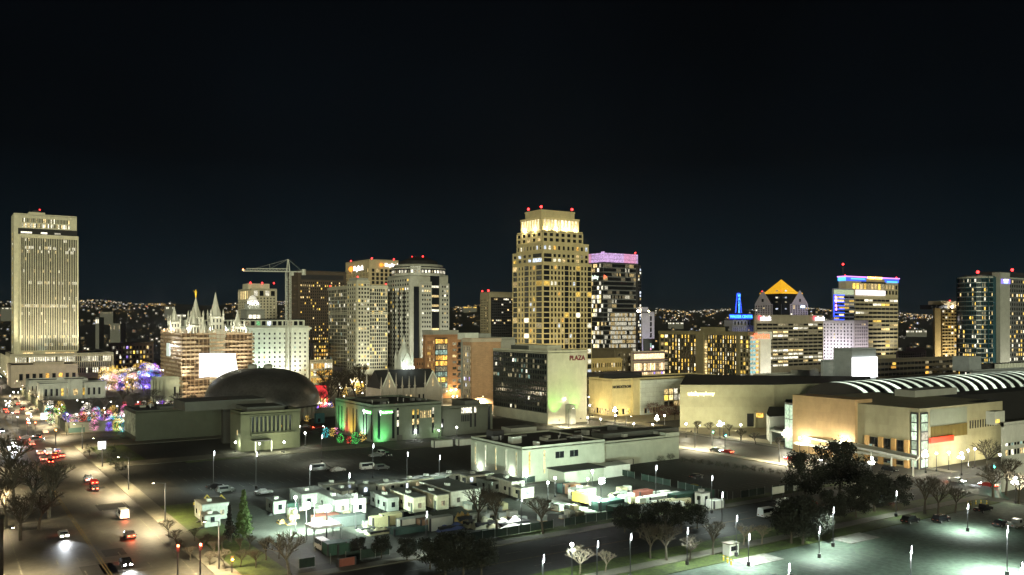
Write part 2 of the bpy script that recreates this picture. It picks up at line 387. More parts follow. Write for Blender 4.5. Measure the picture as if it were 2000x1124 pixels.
for px in (47, 56, 86, 112): b.win('W', b.pxs('W', px), zt+1.6, 4.5, 1.3, WHT, off=.35)
b.grid('W', b.pxs('W', 43), b.pxs('W', 136), b.zy(444), b.zy(424), 32, 2, .5, .8, lambda c, r: (R.choice((WHT, WARM, WHT)) if R.random() < (.6 if r == 0 else .3) else None), pier=.3)
for k in range(24): b.win('N', b.Le*.5, zb+4+k*4, 1.0, 1.6, YEL if k % 3 else WHT); b.win('N', b.Le*.93, zb+5+k*4, .8, 1.6, DIM)
mb = MB(); x0, x1 = b.pxs('W', 58), b.pxs('W', 90); mb.box(x0, 8, b.H, x1, 20, b.H+3.2, CB); mb.box(x0+3, 9, b.H+3.2, x1-4, 18, b.H+4.6, METAL); mb.tube((x0+1, 12, b.H), (x0+1, 12, b.H+9), .15, .08, METAL)
mb.build('rooftop_plant', b.root); b.beacon(b.pxs('W', 80), 10, b.H+4, .5); b.done()
b = Bld('podium_building', 'long cream podium with lit slot windows at the foot of the tall slab', 'building', -60, 20, 222, 694, 688, CB2, deep=60)
b.grid('W', b.pxs('W', 29), b.pxs('W', 222)-2, b.zy(733), b.zy(698), 44, 3, .5, .86, rnd(0, (WHT,), {2: .85, 0: .2}), pier=.6)
for k in range(9): m_ = MB(); m_.ob(*b.fr('N')[:3], 6+k*14, 8+k*14, 0, .8, 0, b.H-2, CB2); m_.build('pier', b.root)
for px in (46, 90, 108, 128): MB().box(b.pxs('W', px), 4, b.H, b.pxs('W', px)+7, 5, b.H+1.6, WARM).build('lit_clerestory', b.root)
b.done()
b = Bld('meeting_hall', 'low pinkish stone hall with eight tall dark windows before the cream podium', 'building', 14, 22, 152, 716, 610, CB3)
for k in range(9):
    px = 41+k*12.9; b.win('W', b.pxs('W', px), b.zy(738), 2.2, 4.6, AMB if k in (4, 6) else GLASS); b.blk('W', b.pxs('W', px)-1.4, b.pxs('W', px)-1.12, 0, .3, b.zy(746), b.zy(731)); b.blk('W', b.pxs('W', px)+1.12, b.pxs('W', px)+1.4, 0, .3, b.zy(746), b.zy(731))
b.blk('W', -.4, b.Ls+.4, 0, .5, b.H-1, b.H, CB3); b.vent(15, 8, 34, 20, 2.2); b.done()
WHS = wall('white_stone', (.66, .68, .62)); GRS = wall('grey_stone', (.36, .37, .33)); DRK = wall('dark_stone', (.08, .085, .075))
def pediment(b, f, a, w, z, h, m):
    P, u, n, L = b.fr(f); v = []
    for o in (-.1, .6):
        for (q, zq) in ((a-w/2, z), (a+w/2, z), (a, z+h)): v.append((P[0]+u[0]*q+n[0]*o, P[1]+u[1]*q+n[1]*o, zq))
    b.tr.add(v, [(0, 2, 1), (3, 4, 5), (0, 1, 4, 3), (1, 2, 5, 4), (2, 0, 3, 5)], m)
b = Bld('classical_hall', 'long white classical hall with dark roof, rear one of the pair beside the street', 'building', 50, 56, 172, 746, 560, WHS)
b.grid('W', 1, b.Ls-1, 1, b.H-2, 14, 1, .3, .6, None); pediment(b, 'W', b.pxs('W', 118), 7, b.H, 3, WHS); b.done()
b = Bld('classical_hall', 'white pilastered hall with a central arched gable, front one of the pair beside the street', 'building', 72, 77, 206, 753, 512, WHS)
for k in range(12):
    a = 2+k*(b.Ls-4)/11; b.blk('W', a-.35, a+.35, 0, .5, 0, b.H-.4); 
    if k < 11: b.win('W', a+(b.Ls-4)/22, 4.4, 1.2, 4.2, {3: YEL, 4: WARM, 6: WARM, 7: YEL}.get(k, GLASS) if R.random() < .9 else DIM)
a = b.pxs('W', 147); b.blk('W', a-3, a+3, 0, 1.2, 0, b.H+1.6); pediment(b, 'W', a, 6.4, b.H+1.6, 1.6, WHS); b.tr.ob(*b.fr('W')[:3], a-1.2, a+1.2, 1.2, 1.35, 2.5, 6.2, WARM)
for q in (-3.4, 3.4): b.blk('W', a+q-.4, a+q+.4, .0, 1.5, 0, b.H+3)
b.blk('W', -.3, b.Ls+.3, 0, .8, b.H-.9, b.H-.1); b.done()
BRN = wall('brown_brick', (.22, .15, .11)); 
b = Bld('apartment_block', 'brown brick apartment block with balconies, between the cream podium and the scaffolded church', 'apartment block', 212, 216, 300, 672, 850, BRN)
b.grid('W', 1, b.Ls-1, b.zy(722), b.zy(675), 12, 5, .5, .6, rnd(.35, (YEL, WARM, PURP, WHT, DIM)), pier=.5)
for r in range(5): b.blk('W', b.pxs('W', 240), b.pxs('W', 258), .3, 2, b.zy(722)+r*4.7, b.zy(722)+r*4.7+1.2, GRS)
b.done()

# -- the church with six spires, wrapped in scaffolding
GRN_ = wall('grey_granite', (.78, .77, .66)); SCAF = wall('scaffold_boards', (.50, .33, .18), scale=.8, var=.3)
d0 = 515; k0 = wd2(372, d0)
t = thing('granite_church', 'grey granite church with six spires, its walls wrapped in scaffolding', 'church', k0)
CW, CL, HB = 29, 50, 38
mb = MB(); mb.box(2, 2, 0, CW-2, CL-2, HB, GRN_); mb.build('wall', t)
def spire(parent, x, y, zb, zs, top, w, gold=False):
    w *= .95
    mb = MB(); mb.box(x-w/2, y-w/2, 0, x+w/2, y+w/2, zb, GRN_)
    mb.box(x-w*.42, y-w*.42, zb, x+w*.42, y+w*.42, zs, GRN_)
    mb.ring(x, y, [(w*.62, zb-.8), (w*.66, zb), (w*.62, zb+.6)], 4, GRN_, rot=math.pi/4)
    mb.ring(x, y, [(w*.5, zs), (w*.54, zs+.4), (w*.38, zs+.9), (w*.17, zs+(top-zs)*.55), (.16, top)], 8, GRN_)
    for sx in (-1, 1):
        for sy in (-1, 1):
            for q, zq, hq in ((.5, zb-4, 8.5), (.4, zs-2, 7)): mb.ring(x+sx*w*q, y+sy*w*q, [(w*.055, zq), (w*.055, zq+hq*.5), (w*.08, zq+hq*.52), (.03, zq+hq)], 6, GRN_)
    for fx, fy in ((0, -1), (-1, 0)):
        for q in (-.22, 0, .22):
            cx, cy = x+fx*w*.42+abs(fy)*q*w, y+fy*w*.42+abs(fx)*q*w
            for z0_, z1_ in ((zb+1, zb+3.5), (zs-3, zs-1)): mb.box(cx-.35 if fy else cx-.06, cy-.35 if fx else cy-.06, z0_, cx+.35 if fy else cx+.06, cy+.35 if fx else cy+.06, z1_, GLASS)
    o = mb.build('spire', parent)
    if gold:
        mg = MB(); G = mat('gold_leaf', (.9, .55, .06), rough=.35, metal=.6, emit=(1, .65, .05), es=.25)  # gilding given a faint glow of its own in place of light
        mg.ring(x, y, [(.5, top-.4), (.6, top), (.25, top+.4), (.55, top+.9), (.6, top+2), (.8, top+3.2), (.35, top+3.9), (.4, top+4.2), (.3, top+4.6), (.05, top+4.8)], 8, G)
        mg.tube((x, y, top+3.2), (x-1.9, y-.3, top+3.9), .2, .1, G); mg.build('gilded_finial', o)
    else: MB().tube((x, y, top), (x, y, top+2.4), .12, .03, METAL).build('finial', o)
for x, y, w, zb, zs, top, gd in ((2, 1, 8, 38, 44, 55, 0), (CW/2, 0, 9.5, 41, 49, 64, 0), (CW-1, 1, 8, 38, 43, 53.5, 0), (1, CL-3, 8, 38, 46, 56, 0), (CW/2, CL-2, 10, 41, 49, 62.5, 1), (CW-1, CL-2, 8, 38, 45, 55, 0)):
    spire(t, x, y, zb, zs, top, w, gd)
# scaffold
s_ = thing('scaffolding', 'tall brown scaffolding with many lift decks wrapped around the spired church', 'scaffolding', k0)
SP = wall('scaffold_tube', (.5, .34, .2)); xa, xb, ya, yb, ht = -6, CW+7, -6, CL+3, 41
mb = MB()
for side in range(2):
    L = (xb-xa) if side == 0 else (yb-ya)
    for c in range(int(L/2.4)+1):
        q = c*2.4
        for o in (0, 1.6):
            p = (xa+q, ya+o) if side == 0 else (xa+o, ya+q)
            mb.box(p[0]-.09, p[1]-.09, 0, p[0]+.09, p[1]+.09, ht+R.uniform(-.5, 1.5), SP)
mb.build('standards', s_)
dk = MB(); GA = wall('debris_netting', (.62, .46, .29), scale=.5, var=.35)
nl = 17
for l in range(1, nl):
    z = l*ht/nl
    for side in range(2):
        L = (xb-xa) if side == 0 else (yb-ya); q = 0
        while q < L:
            w = min(R.uniform(3, 8), L-q); zt_ = z+R.uniform(-.12, .12)
            a = (xa+q, ya-.1, zt_, xa+q+w, ya+1.7, zt_+.2) if side == 0 else (xa-.1, ya+q, zt_, xa+1.7, ya+q+w, zt_+.2)
            dk.box(*a, SCAF)
            if R.random() < .8:
                a = (xa+q, ya-.22, zt_+.15, xa+q+w-.1, ya-.14, zt_+R.uniform(.9, 1.5)) if side == 0 else (xa-.22, ya+q, zt_+.15, xa-.14, ya+q+w-.1, zt_+R.uniform(.9, 1.5))
                dk.box(*a, GA)
            q += w
dk.build('deck', s_)
bx_ = MB(); bx_.box(xa+1.9, ya+1.9, 0, xb-.5, ya+2.3, ht-1.5, wall('sheeting_brown', (.20, .13, .08), scale=.3, var=.5)); bx_.box(xa+1.9, ya+2.4, 0, xa+2.3, yb-.5, ht-1.5, MATS['sheeting_brown']); bx_.build('backing_sheet', s_)
def along(px, y): # local x for image column on plane y=k0y+y
    k = (px-1000)/FX; X, Y = k0[0], k0[1]+y; A0 = X*CA-Y*SA; D0 = X*SA+Y*CA; return (k*D0-A0)/(CA-k*SA)
x0, x1 = along(390, -8), along(463, -8); dA = 509
cv = MB(); nx, nz = 14, 8; vs = []
for j in range(nz+1):
    for i in range(nx+1):
        u, v = i/nx, j/nz; xx = x0+(x1-x0)*u+(.5*math.sin(v*5) if i == nx else 0); zt1 = zz(691, dA)-.6*u*u; zb1 = zz(739, dA)+.5*math.sin(u*6)
        vs.append((xx, -6.9-.35*math.sin(u*9+v*2)*math.sin(v*3.1), zb1+(zt1-zb1)*v))
cv.add(vs, [(j*(nx+1)+i, j*(nx+1)+i+1, (j+1)*(nx+1)+i+1, (j+1)*(nx+1)+i) for j in range(nz) for i in range(nx)], SCREEN)  # floodlight on the sheet is put in as its own glow
cv.add([(q[0], q[1]+.15, q[2]) for q in vs], [(j*(nx+1)+i, (j+1)*(nx+1)+i, (j+1)*(nx+1)+i+1, j*(nx+1)+i+1) for j in range(nz) for i in range(nx)], SCREEN)
tag(cv.build('white_tarpaulin', smooth=True), 'big white sheet with its own bright glow hung across the front of the scaffolding', 'tarpaulin', loc=(*k0, 0))
yy = CL*.62
cv = MB(); cv.box(-7.1, yy-9, zz(695, 540), -6.7, yy, zz(670, 540), wall('pale_sheet', (.8, .85, .8), emit=(.8, .95, .85), es=.25));  # this sheet too carries a faint glow instead of being lit
tag(cv.build('small_tarpaulin'), 'small pale sheet hung high on the left side of the scaffolding', 'tarpaulin', loc=(*k0, 0))

# -- ribbed dome of the concert tabernacle
tc_ = gp(511, 765); dd_ = 430; tc_ = wd2(512, dd_)
t = thing('domed_hall', 'wide low hall under a smooth dark oval dome in front of the spired church', 'hall', (*tc_, 0))
DM = mat('dome_metal', (.22, .21, .20), rough=.38, metal=.75, var=.25, scale=.15)
mb = MB(); prof = [(26.3*math.cos(a)**.75 if a < 1.5 else .3, 7+16.4*math.sin(a)**.95) for a in [i*math.pi/2/18 for i in range(19)]]
mb.ring(0, 0, [(26.3, 6.2)]+prof, 64, DM, sy=1.42); mb.build('dome', t, smooth=True)
mb = MB(); mb.ring(0, 0, [(23.5, 0), (23.5, 6.4)], 48, wall('tabernacle_pier', (.5, .45, .36)), sy=1.42)
for i in range(44):
    a = 2*math.pi*i/44; mb.ring(25*math.cos(a), 25*1.42*math.sin(a), [(.8, 0), (.8, 6.3)], 4, MATS['tabernacle_pier'])
mb.build('pier_ring', t)
for px, w in ((493, 4.6), (524, 4.2)):
    q = along; x = (px-512)/FX*dd_
    m2 = MB(); m2.ring(x*CA, -x*SA, [(w/2, 22.4), (w/2, 24.4), (w/2+.3, 24.6), (w/2-.3, 25.2), (.2, 25.6)], 10, GRS); m2.build('roof_ventilator', t)

# -- white hotel-like block with cornice
W2 = wall('white_glazed_brick', (.80, .84, .74))
b = Bld('white_block', 'big white ten-storey block with a heavy cornice, behind the spires and the crane mast', 'building', 352, 358, 603, 640, 590, W2)
b.grid('W', 1, b.Ls-1, 6, b.H-3, 23, 10, .32, .42, rnd(.06, (YEL, WARM, TEAL)), pier=.2)
b.blk('W', -1, b.Ls+1.5, 0, 1.6, b.H-1.6, b.H-.2); b.blk('W', -.5, b.Ls+.6, 0, .8, b.H-2.6, b.H-1.7)
x1 = b.Ls; mm = MB(); mm.box(2, 3, b.H, x1-2, b.Le-2, b.H+5.2, W2); mm.box(1.4, 2.4, b.H+5.2, x1-1.4, b.Le-1.4, b.H+6.2, ROOF); mm.build('attic_storey', b.root)
F3 = ((2, 3), (1, 0), (0, -1), x1-4)
b.grid(F3, 1, x1-5, b.H+.8, b.H+4.8, 21, 1, .7, .75, rnd(.12, (GRN, COOL, DIM)), pier=.3); b.done()
# lit domed hall top
b = Bld('capped_hall', 'small stepped classical hall with a brilliantly lit crown, just above the white block', 'building', 470, 482, 517, 606, 800, GRS)
for k in range(3): b.win('W', b.pxs('W', 489+k*8), b.zy(619), 3, 3.4, WHT)
b.vent(3, 3, b.Ls-3, b.Le-2, 6, WHS); MB().ring(b.Ls/2, b.Le/2, [(5, b.H+5.9), (5, b.H+9), (5.6, b.H+9.2), (4, b.H+10), (3, b.H+12.5), (.3, b.H+14)], 10, wall('self_lit_stone', (.7, .68, .6), emit=(1, .95, .8), es=.3)).build('self_lit_crown', b.root)  # crown's lit look is put in as the stone's own glow
for px in (486, 492, 498, 505): MB().ball((b.pxs('W', px), 2.5, b.H+6+R.random()), .5, LAMPW).build('roof_lamp', b.root)
b.done()
b = Bld('office_block', 'pale square office block with a penthouse and three red beacons, above the white block', 'office block', 465, 491, 541, 565, 900, CB2)
b.grid('W', 1.5, b.Ls-1.5, b.zy(625), b.zy(580), 7, 8, .42, .5, rnd(.03, (DIM,)), pier=.35); b.grid('W', 1.5, b.Ls-1.5, b.zy(579), b.zy(567), 4, 1, .7, .85, rnd(.25, (WHT,)), pier=.6)
b.grid('N', 1, b.Le-1, b.zy(585), b.zy(567), 6, 1, .6, .9, lambda c, r: WARM if c < 5 else DIM, pier=.5); b.grid('N', 1, b.Le-1, b.zy(625), b.zy(588), 7, 7, .4, .5, None, pier=.3)
b.vent(-2+b.pxs('W', 492), 6, b.pxs('W', 530), 26, 6, CB); 
for px in (492, 515, 538): b.beacon(b.pxs('W', px), 5, b.H+5)
b.done()
DB = wall('dark_bronze_cladding', (.10, .075, .055))
b = Bld('dark_tower', 'tall dark bronze office tower behind the crane, only a few storeys lit', 'office tower', 563, 582, 676, 530, 850, DB)
b.grid('W', 2, b.Ls-2, b.zy(700), b.zy(549), 22, 26, .5, .55, rnd(.1, (WARM, YEL), {24: .75, 20: .4, 16: .1, 10: .5, 6: .85, 5: .6, 4: .5}), pier=.5); b.grid('N', 2, b.Le-2, b.zy(700), b.zy(549), 10, 26, .5, .55, rnd(.05, (WARM,)), pier=.5)
b.blk('W', 3, b.Ls-3, .1, .3, b.zy(546), b.zy(536), METAL); b.done()
b = Bld('corner_shophouse', 'small amber lit corner building at the foot of the dark bronze tower', 'building', 606, 612, 642, 672, 735, CB2)
b.grid('W', .5, b.Ls-.5, 4, b.H-1, 6, 7, .55, .55, rnd(.8, (YEL, AMB, WARM)), pier=.3); b.done()

# -- pair of silver towers
SV = wall('silver_granite', (.50, .48, .37)); 
b = Bld('pillared_tower', 'silver stone tower with tall mullioned glass bays and a projecting pillared corner', 'office tower', 642, 700, 757, 558, 690, SV)
zf = 8
b.grid('N', b.pxs('N', 684), b.Le-.5, zf, b.H-2, 14, 22, .86, .82, rnd(.14, (WARM, YEL, WHT, DIM, DIM, TEAL)), pier=.3, sp=.12)
b.grid('W', b.pxs('W', 722), b.Ls-.5, zf, b.H-2, 8, 22, .76, .72, rnd(.16, (WARM, YEL, WHT, DIM)), pier=.5, sp=.25)
q = b.pxs('W', 720); u = b.pxs('N', 684)
mb = MB(); mb.box(-2.5, -2.5, 0, q, u, b.H+4, SV); mb.box(-1.5, -1.5, b.H+4, q-1, u-1, b.H+6, GRS); b.part(mb, 'corner_pavilion')
FW = ((-2.5, -2.5), (1, 0), (0, -1), q+2.5); FN = ((-2.5, -2.5), (0, 1), (-1, 0), u+2.5)
b.grid(FW, .8, q+2, zf, b.H+2, 4, 22, .62, .55, rnd(.2, (WARM, YEL, WHT, DIM)), pier=.6, sp=.3); b.grid(FN, .8, u+2, zf, b.H+2, 4, 22, .62, .55, rnd(.2, (WARM, YEL, WHT, DIM)), pier=.5, sp=.3)
b.blk('N', u, b.Le, .0, 1.1, b.H-22, b.H-21); b.blk('N', u, b.Le, 0, 1.2, b.H-2, b.H); b.blk('W', q, b.Ls, 0, 1.2, b.H-2, b.H); b.blk('W', q, b.Ls, 0, 1.1, b.H-22, b.H-21)
b.blk('W', q, b.Ls, 0, 1.4, zf-1, zf+1); b.blk('N', u, b.Le, 0, 1.4, zf-1, zf+1)
b.beacon(-1, -1, b.H+5, .6); b.beacon(b.Ls-1, 1, b.H, .6); b.beacon(1, b.Le-1, b.H, .6); b.done()
SV2 = wall('silver_stone_pale', (.42, .42, .36))
b = Bld('round_crowned_tower', 'tall grey stone tower with black glass bays under an octagonal lit crown', 'office tower', 757, 800, 875, 538, 705, SV2)
b.grid('N', .6, b.Le-.6, 8, b.H-2, 9, 21, .5, .5, rnd(.08, (YEL, WHT), {18: .8}), pier=.2)
[b.blk('N', b.Le*q_, b.Le*q_+2.2, .22, .34, 12, b.H-10, GLASS) for q_ in (.2, .42, .64)]
xs = [b.pxs('W', p) for p in (802, 808, 818, 840, 857, 874)]
b.blk('W', xs[1], xs[2], .0, .5, 8, b.H-9, GLASS); b.blk('W', xs[3], xs[4], 0, .9, 8, b.H+3, GLASS)
mb = MB(); mb.box(xs[2], -3, 0, xs[3], 0, b.H-5, SV2); mb.box(xs[4], -3, 0, xs[5], 0, b.H-6, SV2); b.part(mb, 'projecting_bay')
for i, j, nc in ((2, 3, 4), (4, 5, 3)):
    Fb = ((xs[i], -3), (1, 0), (0, -1), xs[j]-xs[i]); b.grid(Fb, .8, xs[j]-xs[i]-.8, 8, b.H-7, nc, 19, .62, .45, rnd(.08, (WARM, WHT), {17: .8, 18: .3}), pier=.3)
Fg = ((xs[3], -.9), (1, 0), (0, -1), 1)
for r in (4, 8, 12, 13, 15, 17, 20): b.win(Fg, (xs[4]-xs[3])/2, 9+r*3.9, (xs[4]-xs[3])*.85, 1.8, R.choice((WHT, COOL, WARM)), off=.1)
# crown
cx_, cy_ = b.Ls*.48, b.Le*.42; rr = (b.pxs('W', 871)-b.pxs('W', 772))/2*.97
mb = MB(); mb.ring(cx_, cy_, [(rr, b.H), (rr, b.H+2)], 16, SV2); mb.ring(cx_, cy_, [(rr*.985, b.H+2), (rr*.985, b.H+7.5)], 16, GLASS); mb.ring(cx_, cy_, [(rr*1.02, b.H+5.6), (rr*1.02, b.H+6.6)], 16, SV2)
mb.ring(cx_, cy_, [(rr*.9, b.H+7.5), (rr*.93, b.H+9), (rr*.88, b.H+9.6)], 16, SV2); mb.ring(cx_, cy_, [(rr*.75, b.H+9.6), (rr*.7, b.H+12.5), (rr*.3, b.H+16), (.5, b.H+17)], 16, ROOF)
b.part(mb, 'crown')
for i in range(48):
    a = 2*math.pi*(i+.5)/48; ap = rr*.985*math.cos(math.pi/16)
    s0 = (int((a)/(math.pi/8))+.5)*math.pi/8; nn = (math.cos(s0), math.sin(s0)); uu = (-nn[1], nn[0]); off = ap*math.tan(a-s0)
    if nn[0]*SA+nn[1]*CA < .3: b.wins.append(((cx_+nn[0]*ap, cy_+nn[1]*ap), uu, nn, off, b.H+3.4, 1.6, 2.2, WHT if R.random() < .75 else DIM, .05))
b.beacon(cx_+2, cy_-4, b.H+15, .7); b.beacon(cx_-6, cy_, b.H+15, .4); b.done()
b = Bld('bank_tower', 'warm lit tower with an illuminated key sign on each face, behind the two silver towers', 'office tower', 675, 721, 778, 508, 950, wall('tan_stone', (.62, .50, .30)))
b.grid('W', 2, b.Ls-2, b.zy(580), b.zy(524), 6, 7, .62, .72, rnd(.08, (WARM, WHT)), pier=.5); b.grid('N', 1, b.Le-1, b.zy(580), b.zy(524), 16, 7, .6, .8, rnd(.02, (WARM,)), pier=.5)
SGW = glow('sign_white', (1, .97, 1), 2.2); SGO = glow('sign_orange', (1, .26, .02), 1.4)
def keysign(b, f, a, z, s):
    b.sign(f, a+(3*s if f == 'W' else -3*s), z, 'KeyBank', s*2.3, SGW, bold=.12)
    P, u, n, L = b.fr(f); sg = 1 if f == 'W' else -1; mb = MB()
    c = (P[0]+u[0]*(a-sg*3.2*s)+n[0]*.7, P[1]+u[1]*(a-sg*3.2*s)+n[1]*.7)
    mb.ball((*c, z), s*.95, SGO); mb.ob(P, u, n, a-sg*3.2*s, a-sg*1.1*s, .5, .9, z-.25*s, z+.25*s, SGO); mb.build('key_emblem', b.root)
keysign(b, 'W', b.pxs('W', 755), b.zy(517), 2.1); keysign(b, 'N', b.pxs('N', 694), b.zy(522), 3.2)
for px in (727, 770): b.beacon(b.pxs('W', px), 1, b.H, .9)
b.beacon(1, b.Le*.8, b.H, .9); b.done()

# -- brick complex
RB = paneled('red_brick', (.42, .22, .11), 1.2, .4, .03, .7); PB = paneled('pinkish_brick', (.58, .36, .21), 1.6, .5, .03, .8)
b = Bld('brick_apartments', 'brown brick apartment building with a glazed amber stairwell', 'apartment building', 826, 831, 907, 657, 520, RB)
a, c = b.pxs('W', 850), b.pxs('W', 873)
b.grid('W', 1, a-.4, 5, b.H-2, 4, 9, .35, .55, rnd(.65, (YEL, WARM, DIM)), pier=.25)
b.blk('W', a-.2, c+.2, 0, .3, 3, b.H-1, GLASS); b.grid(((0, -.3), (1, 0), (0, -1), 1), a, c, 3, b.H-1.5, 5, 10, .9, .8, lambda cc, r: {9: AMB, 8: DIM, 7: TEAL, 6: AMB, 5: AMB, 4: DIM, 3: TEAL, 2: YEL, 1: TEAL, 0: DIM}[r], pier=.2, pm=METAL)
b.grid('W', b.pxs('W', 883), b.pxs('W', 892), 5, b.H-3, 1, 8, .8, .4, rnd(.6, (DIM, WARM)), pier=.1); b.grid('W', b.pxs('W', 894), b.pxs('W', 903), 5, b.H-3, 1, 8, .85, .5, rnd(.3, (WARM, DIM)), pier=.1)
for r in range(8): b.blk('W', b.pxs('W', 893), b.pxs('W', 904), .15, 1.6, 5+r*(b.H-8)/8, 5.9+r*(b.H-8)/8, METAL)
b.vent(b.pxs('W', 855), 6, b.pxs('W', 905), 20, 3.4, GRS); b.done()
b = Bld('brick_hotel', 'pinkish brick block with a blank west wall and a pale cornice', 'building', 904, 921, 978, 664, 445, PB)
b.grid('N', 1, b.Le-1, 6, b.H-3, 4, 9, .5, .6, rnd(.5, (COOL, PURP, WARM, DIM)), pier=.3, pm=CB3); b.blk('W', -.6, b.Ls, 0, .7, b.H-1.2, b.H+.6, CB3); b.blk('N', -.0, b.Le, 0, .7, b.H-1.2, b.H+.6, CB3)
b.vent(1, 8, 9, 16, 3.4, W2); b.vent(10, 9, b.Ls-.5, 24, 3.0, GRS); b.done()
b = Bld('grey_annex', 'plain grey concrete block between the brick hotel and the stepped beige tower', 'building', 940, 947, 1006, 663, 452, GRS, deep=25); b.done()
b = Bld('small_brick_block', 'low brown brick block in front of the black glass bays, left of the amber stairwell', 'building', 806, 810, 834, 703, 560, RB)
b.grid('W', 1, b.Ls-1, 3, b.H-1, 4, 5, .4, .5, rnd(.4, (YEL, WARM)), pier=.2); b.done()
b = Bld('glass_office', 'dark blue glass office block with a beige frame, left of the stepped beige tower', 'office block', 938, 955, 1012, 572, 800, wall('beige_frame', (.36, .31, .2)))
b.blk('W', 1.5, b.Ls, .02, .2, 5, b.zy(581), GLASS); b.grid('W', 3, b.Ls, b.zy(660), b.zy(582), 14, 15, .8, .5, rnd(.05, (WARM, WHT), {14: .5, 13: .1, 6: .4, 9: .2, 5: .25}), pier=.15, pm=METAL, off=.2)
b.grid('N', 1, b.Le-1, b.zy(660), b.zy(584), 5, 15, .5, .5, rnd(.1, (WARM,)), pier=.3); b.blk('W', -.4, 1.5, 0, 1, 5, b.H)
b.beacon(0, 1, b.H, .9); b.beacon(1, b.Le-2, b.H, .7); b.done()

# -- tall stepped residential tower
TB = wall('warm_beige_stone', (.56, .47, .26))
t99 = None
tiers = [(1002, 1060, 1155, 513, 541, 0, 22), (1002, 1060, 1149, 490, 543, 0, 0), (1010, 1059, 1149, 473, 544.5, 0, 0)]
b = Bld('stepped_tower', 'tallest tower, stepped beige stone with a glowing colonnade near its top', 'residential tower', 1010, 1059, 1138, 451, 546, TB)
def tier(xl, xc, xr, yt, d, z0, m=TB):
    """one more block of the same tower, as a wall frame pair in its local space"""
    x, y = wd2(xc, d); ox, oy = x-b.loc[0], y-b.loc[1]; cx = (xc-1000)/FX*d; k = (xl-1000)/FX; Le = (cx-k*d)/(k*CA+SA); k = (xr-1000)/FX; Ls = (k*d-cx)/(CA-k*SA)
    H = zz(yt, d); b.mb.box(ox, oy, z0, ox+Ls, oy+Le, H, m); b.mb.box(ox-.3, oy-.3, H-.9, ox+Ls+.3, oy+Le+.3, H+.2, m)
    return ((ox, oy), (1, 0), (0, -1), Ls), ((ox, oy), (0, 1), (-1, 0), Le), H
A1 = tier(1002, 1060, 1155, 513, 540, 0); A2 = tier(1002, 1060, 1149, 490, 541.5, 0); A3 = tier(1010, 1059.5, 1149, 473, 543.5, 0)
mix99 = rnd(.13, (WARM, YEL, WHT, AMB, COOL, DIM), {0: .5, 1: .3, 2: .3})
fl = 3.3
def strips(fr, z0, z1, spec, tot):
    nr = round((z1-z0)/fl); L = fr[3]; a = 0; k = L/sum(s[0] for s in spec)
    for w, n_, wf, hf in spec:
        b.grid(fr, a, a+w*k, z0, z1, n_, nr, wf, hf, mix99, pier=.45, sp=.3); a += w*k
strips(A1[0], 6, A1[2]-1.2, [(3, 1, .84, .78), (3, 2, .6, .66), (3, 2, .6, .66), (2, 1, .9, .84), (3, 2, .6, .66), (2, 1, .9, .84), (3, 2, .6, .66), (2, 1, .86, .82)], 0)
strips(A1[1], 6, A1[2]-1.2, [(3, 1, .9, .84), (3, 2, .6, .62), (2.4, 1, .9, .84), (3, 2, .6, .62), (2.4, 1, .86, .8)], 0)
strips(A2[0], A1[2]+.4, A2[2]-1.2, [(3, 1, .84, .78), (3, 2, .6, .66), (3, 2, .6, .66), (3, 2, .6, .66), (3, 2, .6, .66)], 0); strips(A2[1], A1[2]+.4, A2[2]-1.2, [(3, 1, .9, .84), (3, 2, .6, .62), (3, 2, .6, .62)], 0)
strips(A3[0], A2[2]+.4, A3[2]-1.2, [(3, 2, .5, .6)]*5, 0); strips(A3[1], A2[2]+.4, A3[2]-1.2, [(3, 2, .5, .6)]*4, 0)
b.grid('W', 0, b.Ls, A3[2]+.3, b.H-.4, 7, 2, .6, .62, rnd(.12, (WARM,)), pier=.5); b.grid('N', 0, b.Le, A3[2]+.3, b.H-.4, 5, 2, .6, .62, rnd(.3, (WARM,)), pier=.5)
A5 = tier(1017, 1057, 1131, 424, 547.5, b.H); A6 = tier(1026, 1057, 1122, 410, 549, A5[2])
CGL = lit('colonnade_glow', (1, .86, .52), 1.1, .4)
CR = wall('colonnade_stone_painted_lit', (.75, .62, .32))  # brighter copy of the tower stone, floodlight put into its colour
for fr, nn in ((A5[0], 11), (A5[1], 8)):
    L = fr[3]; P, u, n, _ = fr
    for c in range(nn):
        a = (c+.5)*L/nn
        b.tr.ob(P, u, n, a-L/nn*.18, a+L/nn*.18, -.05, .5, b.H+.5, A5[2]-1.4, CR); b.wins.append((P, u, n, a+(L/nn)*.5 if c < nn-1 else a, (b.H+A5[2])/2, L/nn*.62, 6.4, CGL, 0))
for px in (1033, 1057, 1118): 
    f = A6[0] if px >= 1057 else A6[1]; P = f[0]; b.beacon(P[0]+(f[3]*(px-1057)/66 if px >= 1057 else 0), P[1]+(f[3]*.8 if px < 1057 else 0), A6[2], .8)
B99 = b; A5_ = A5
b.done()

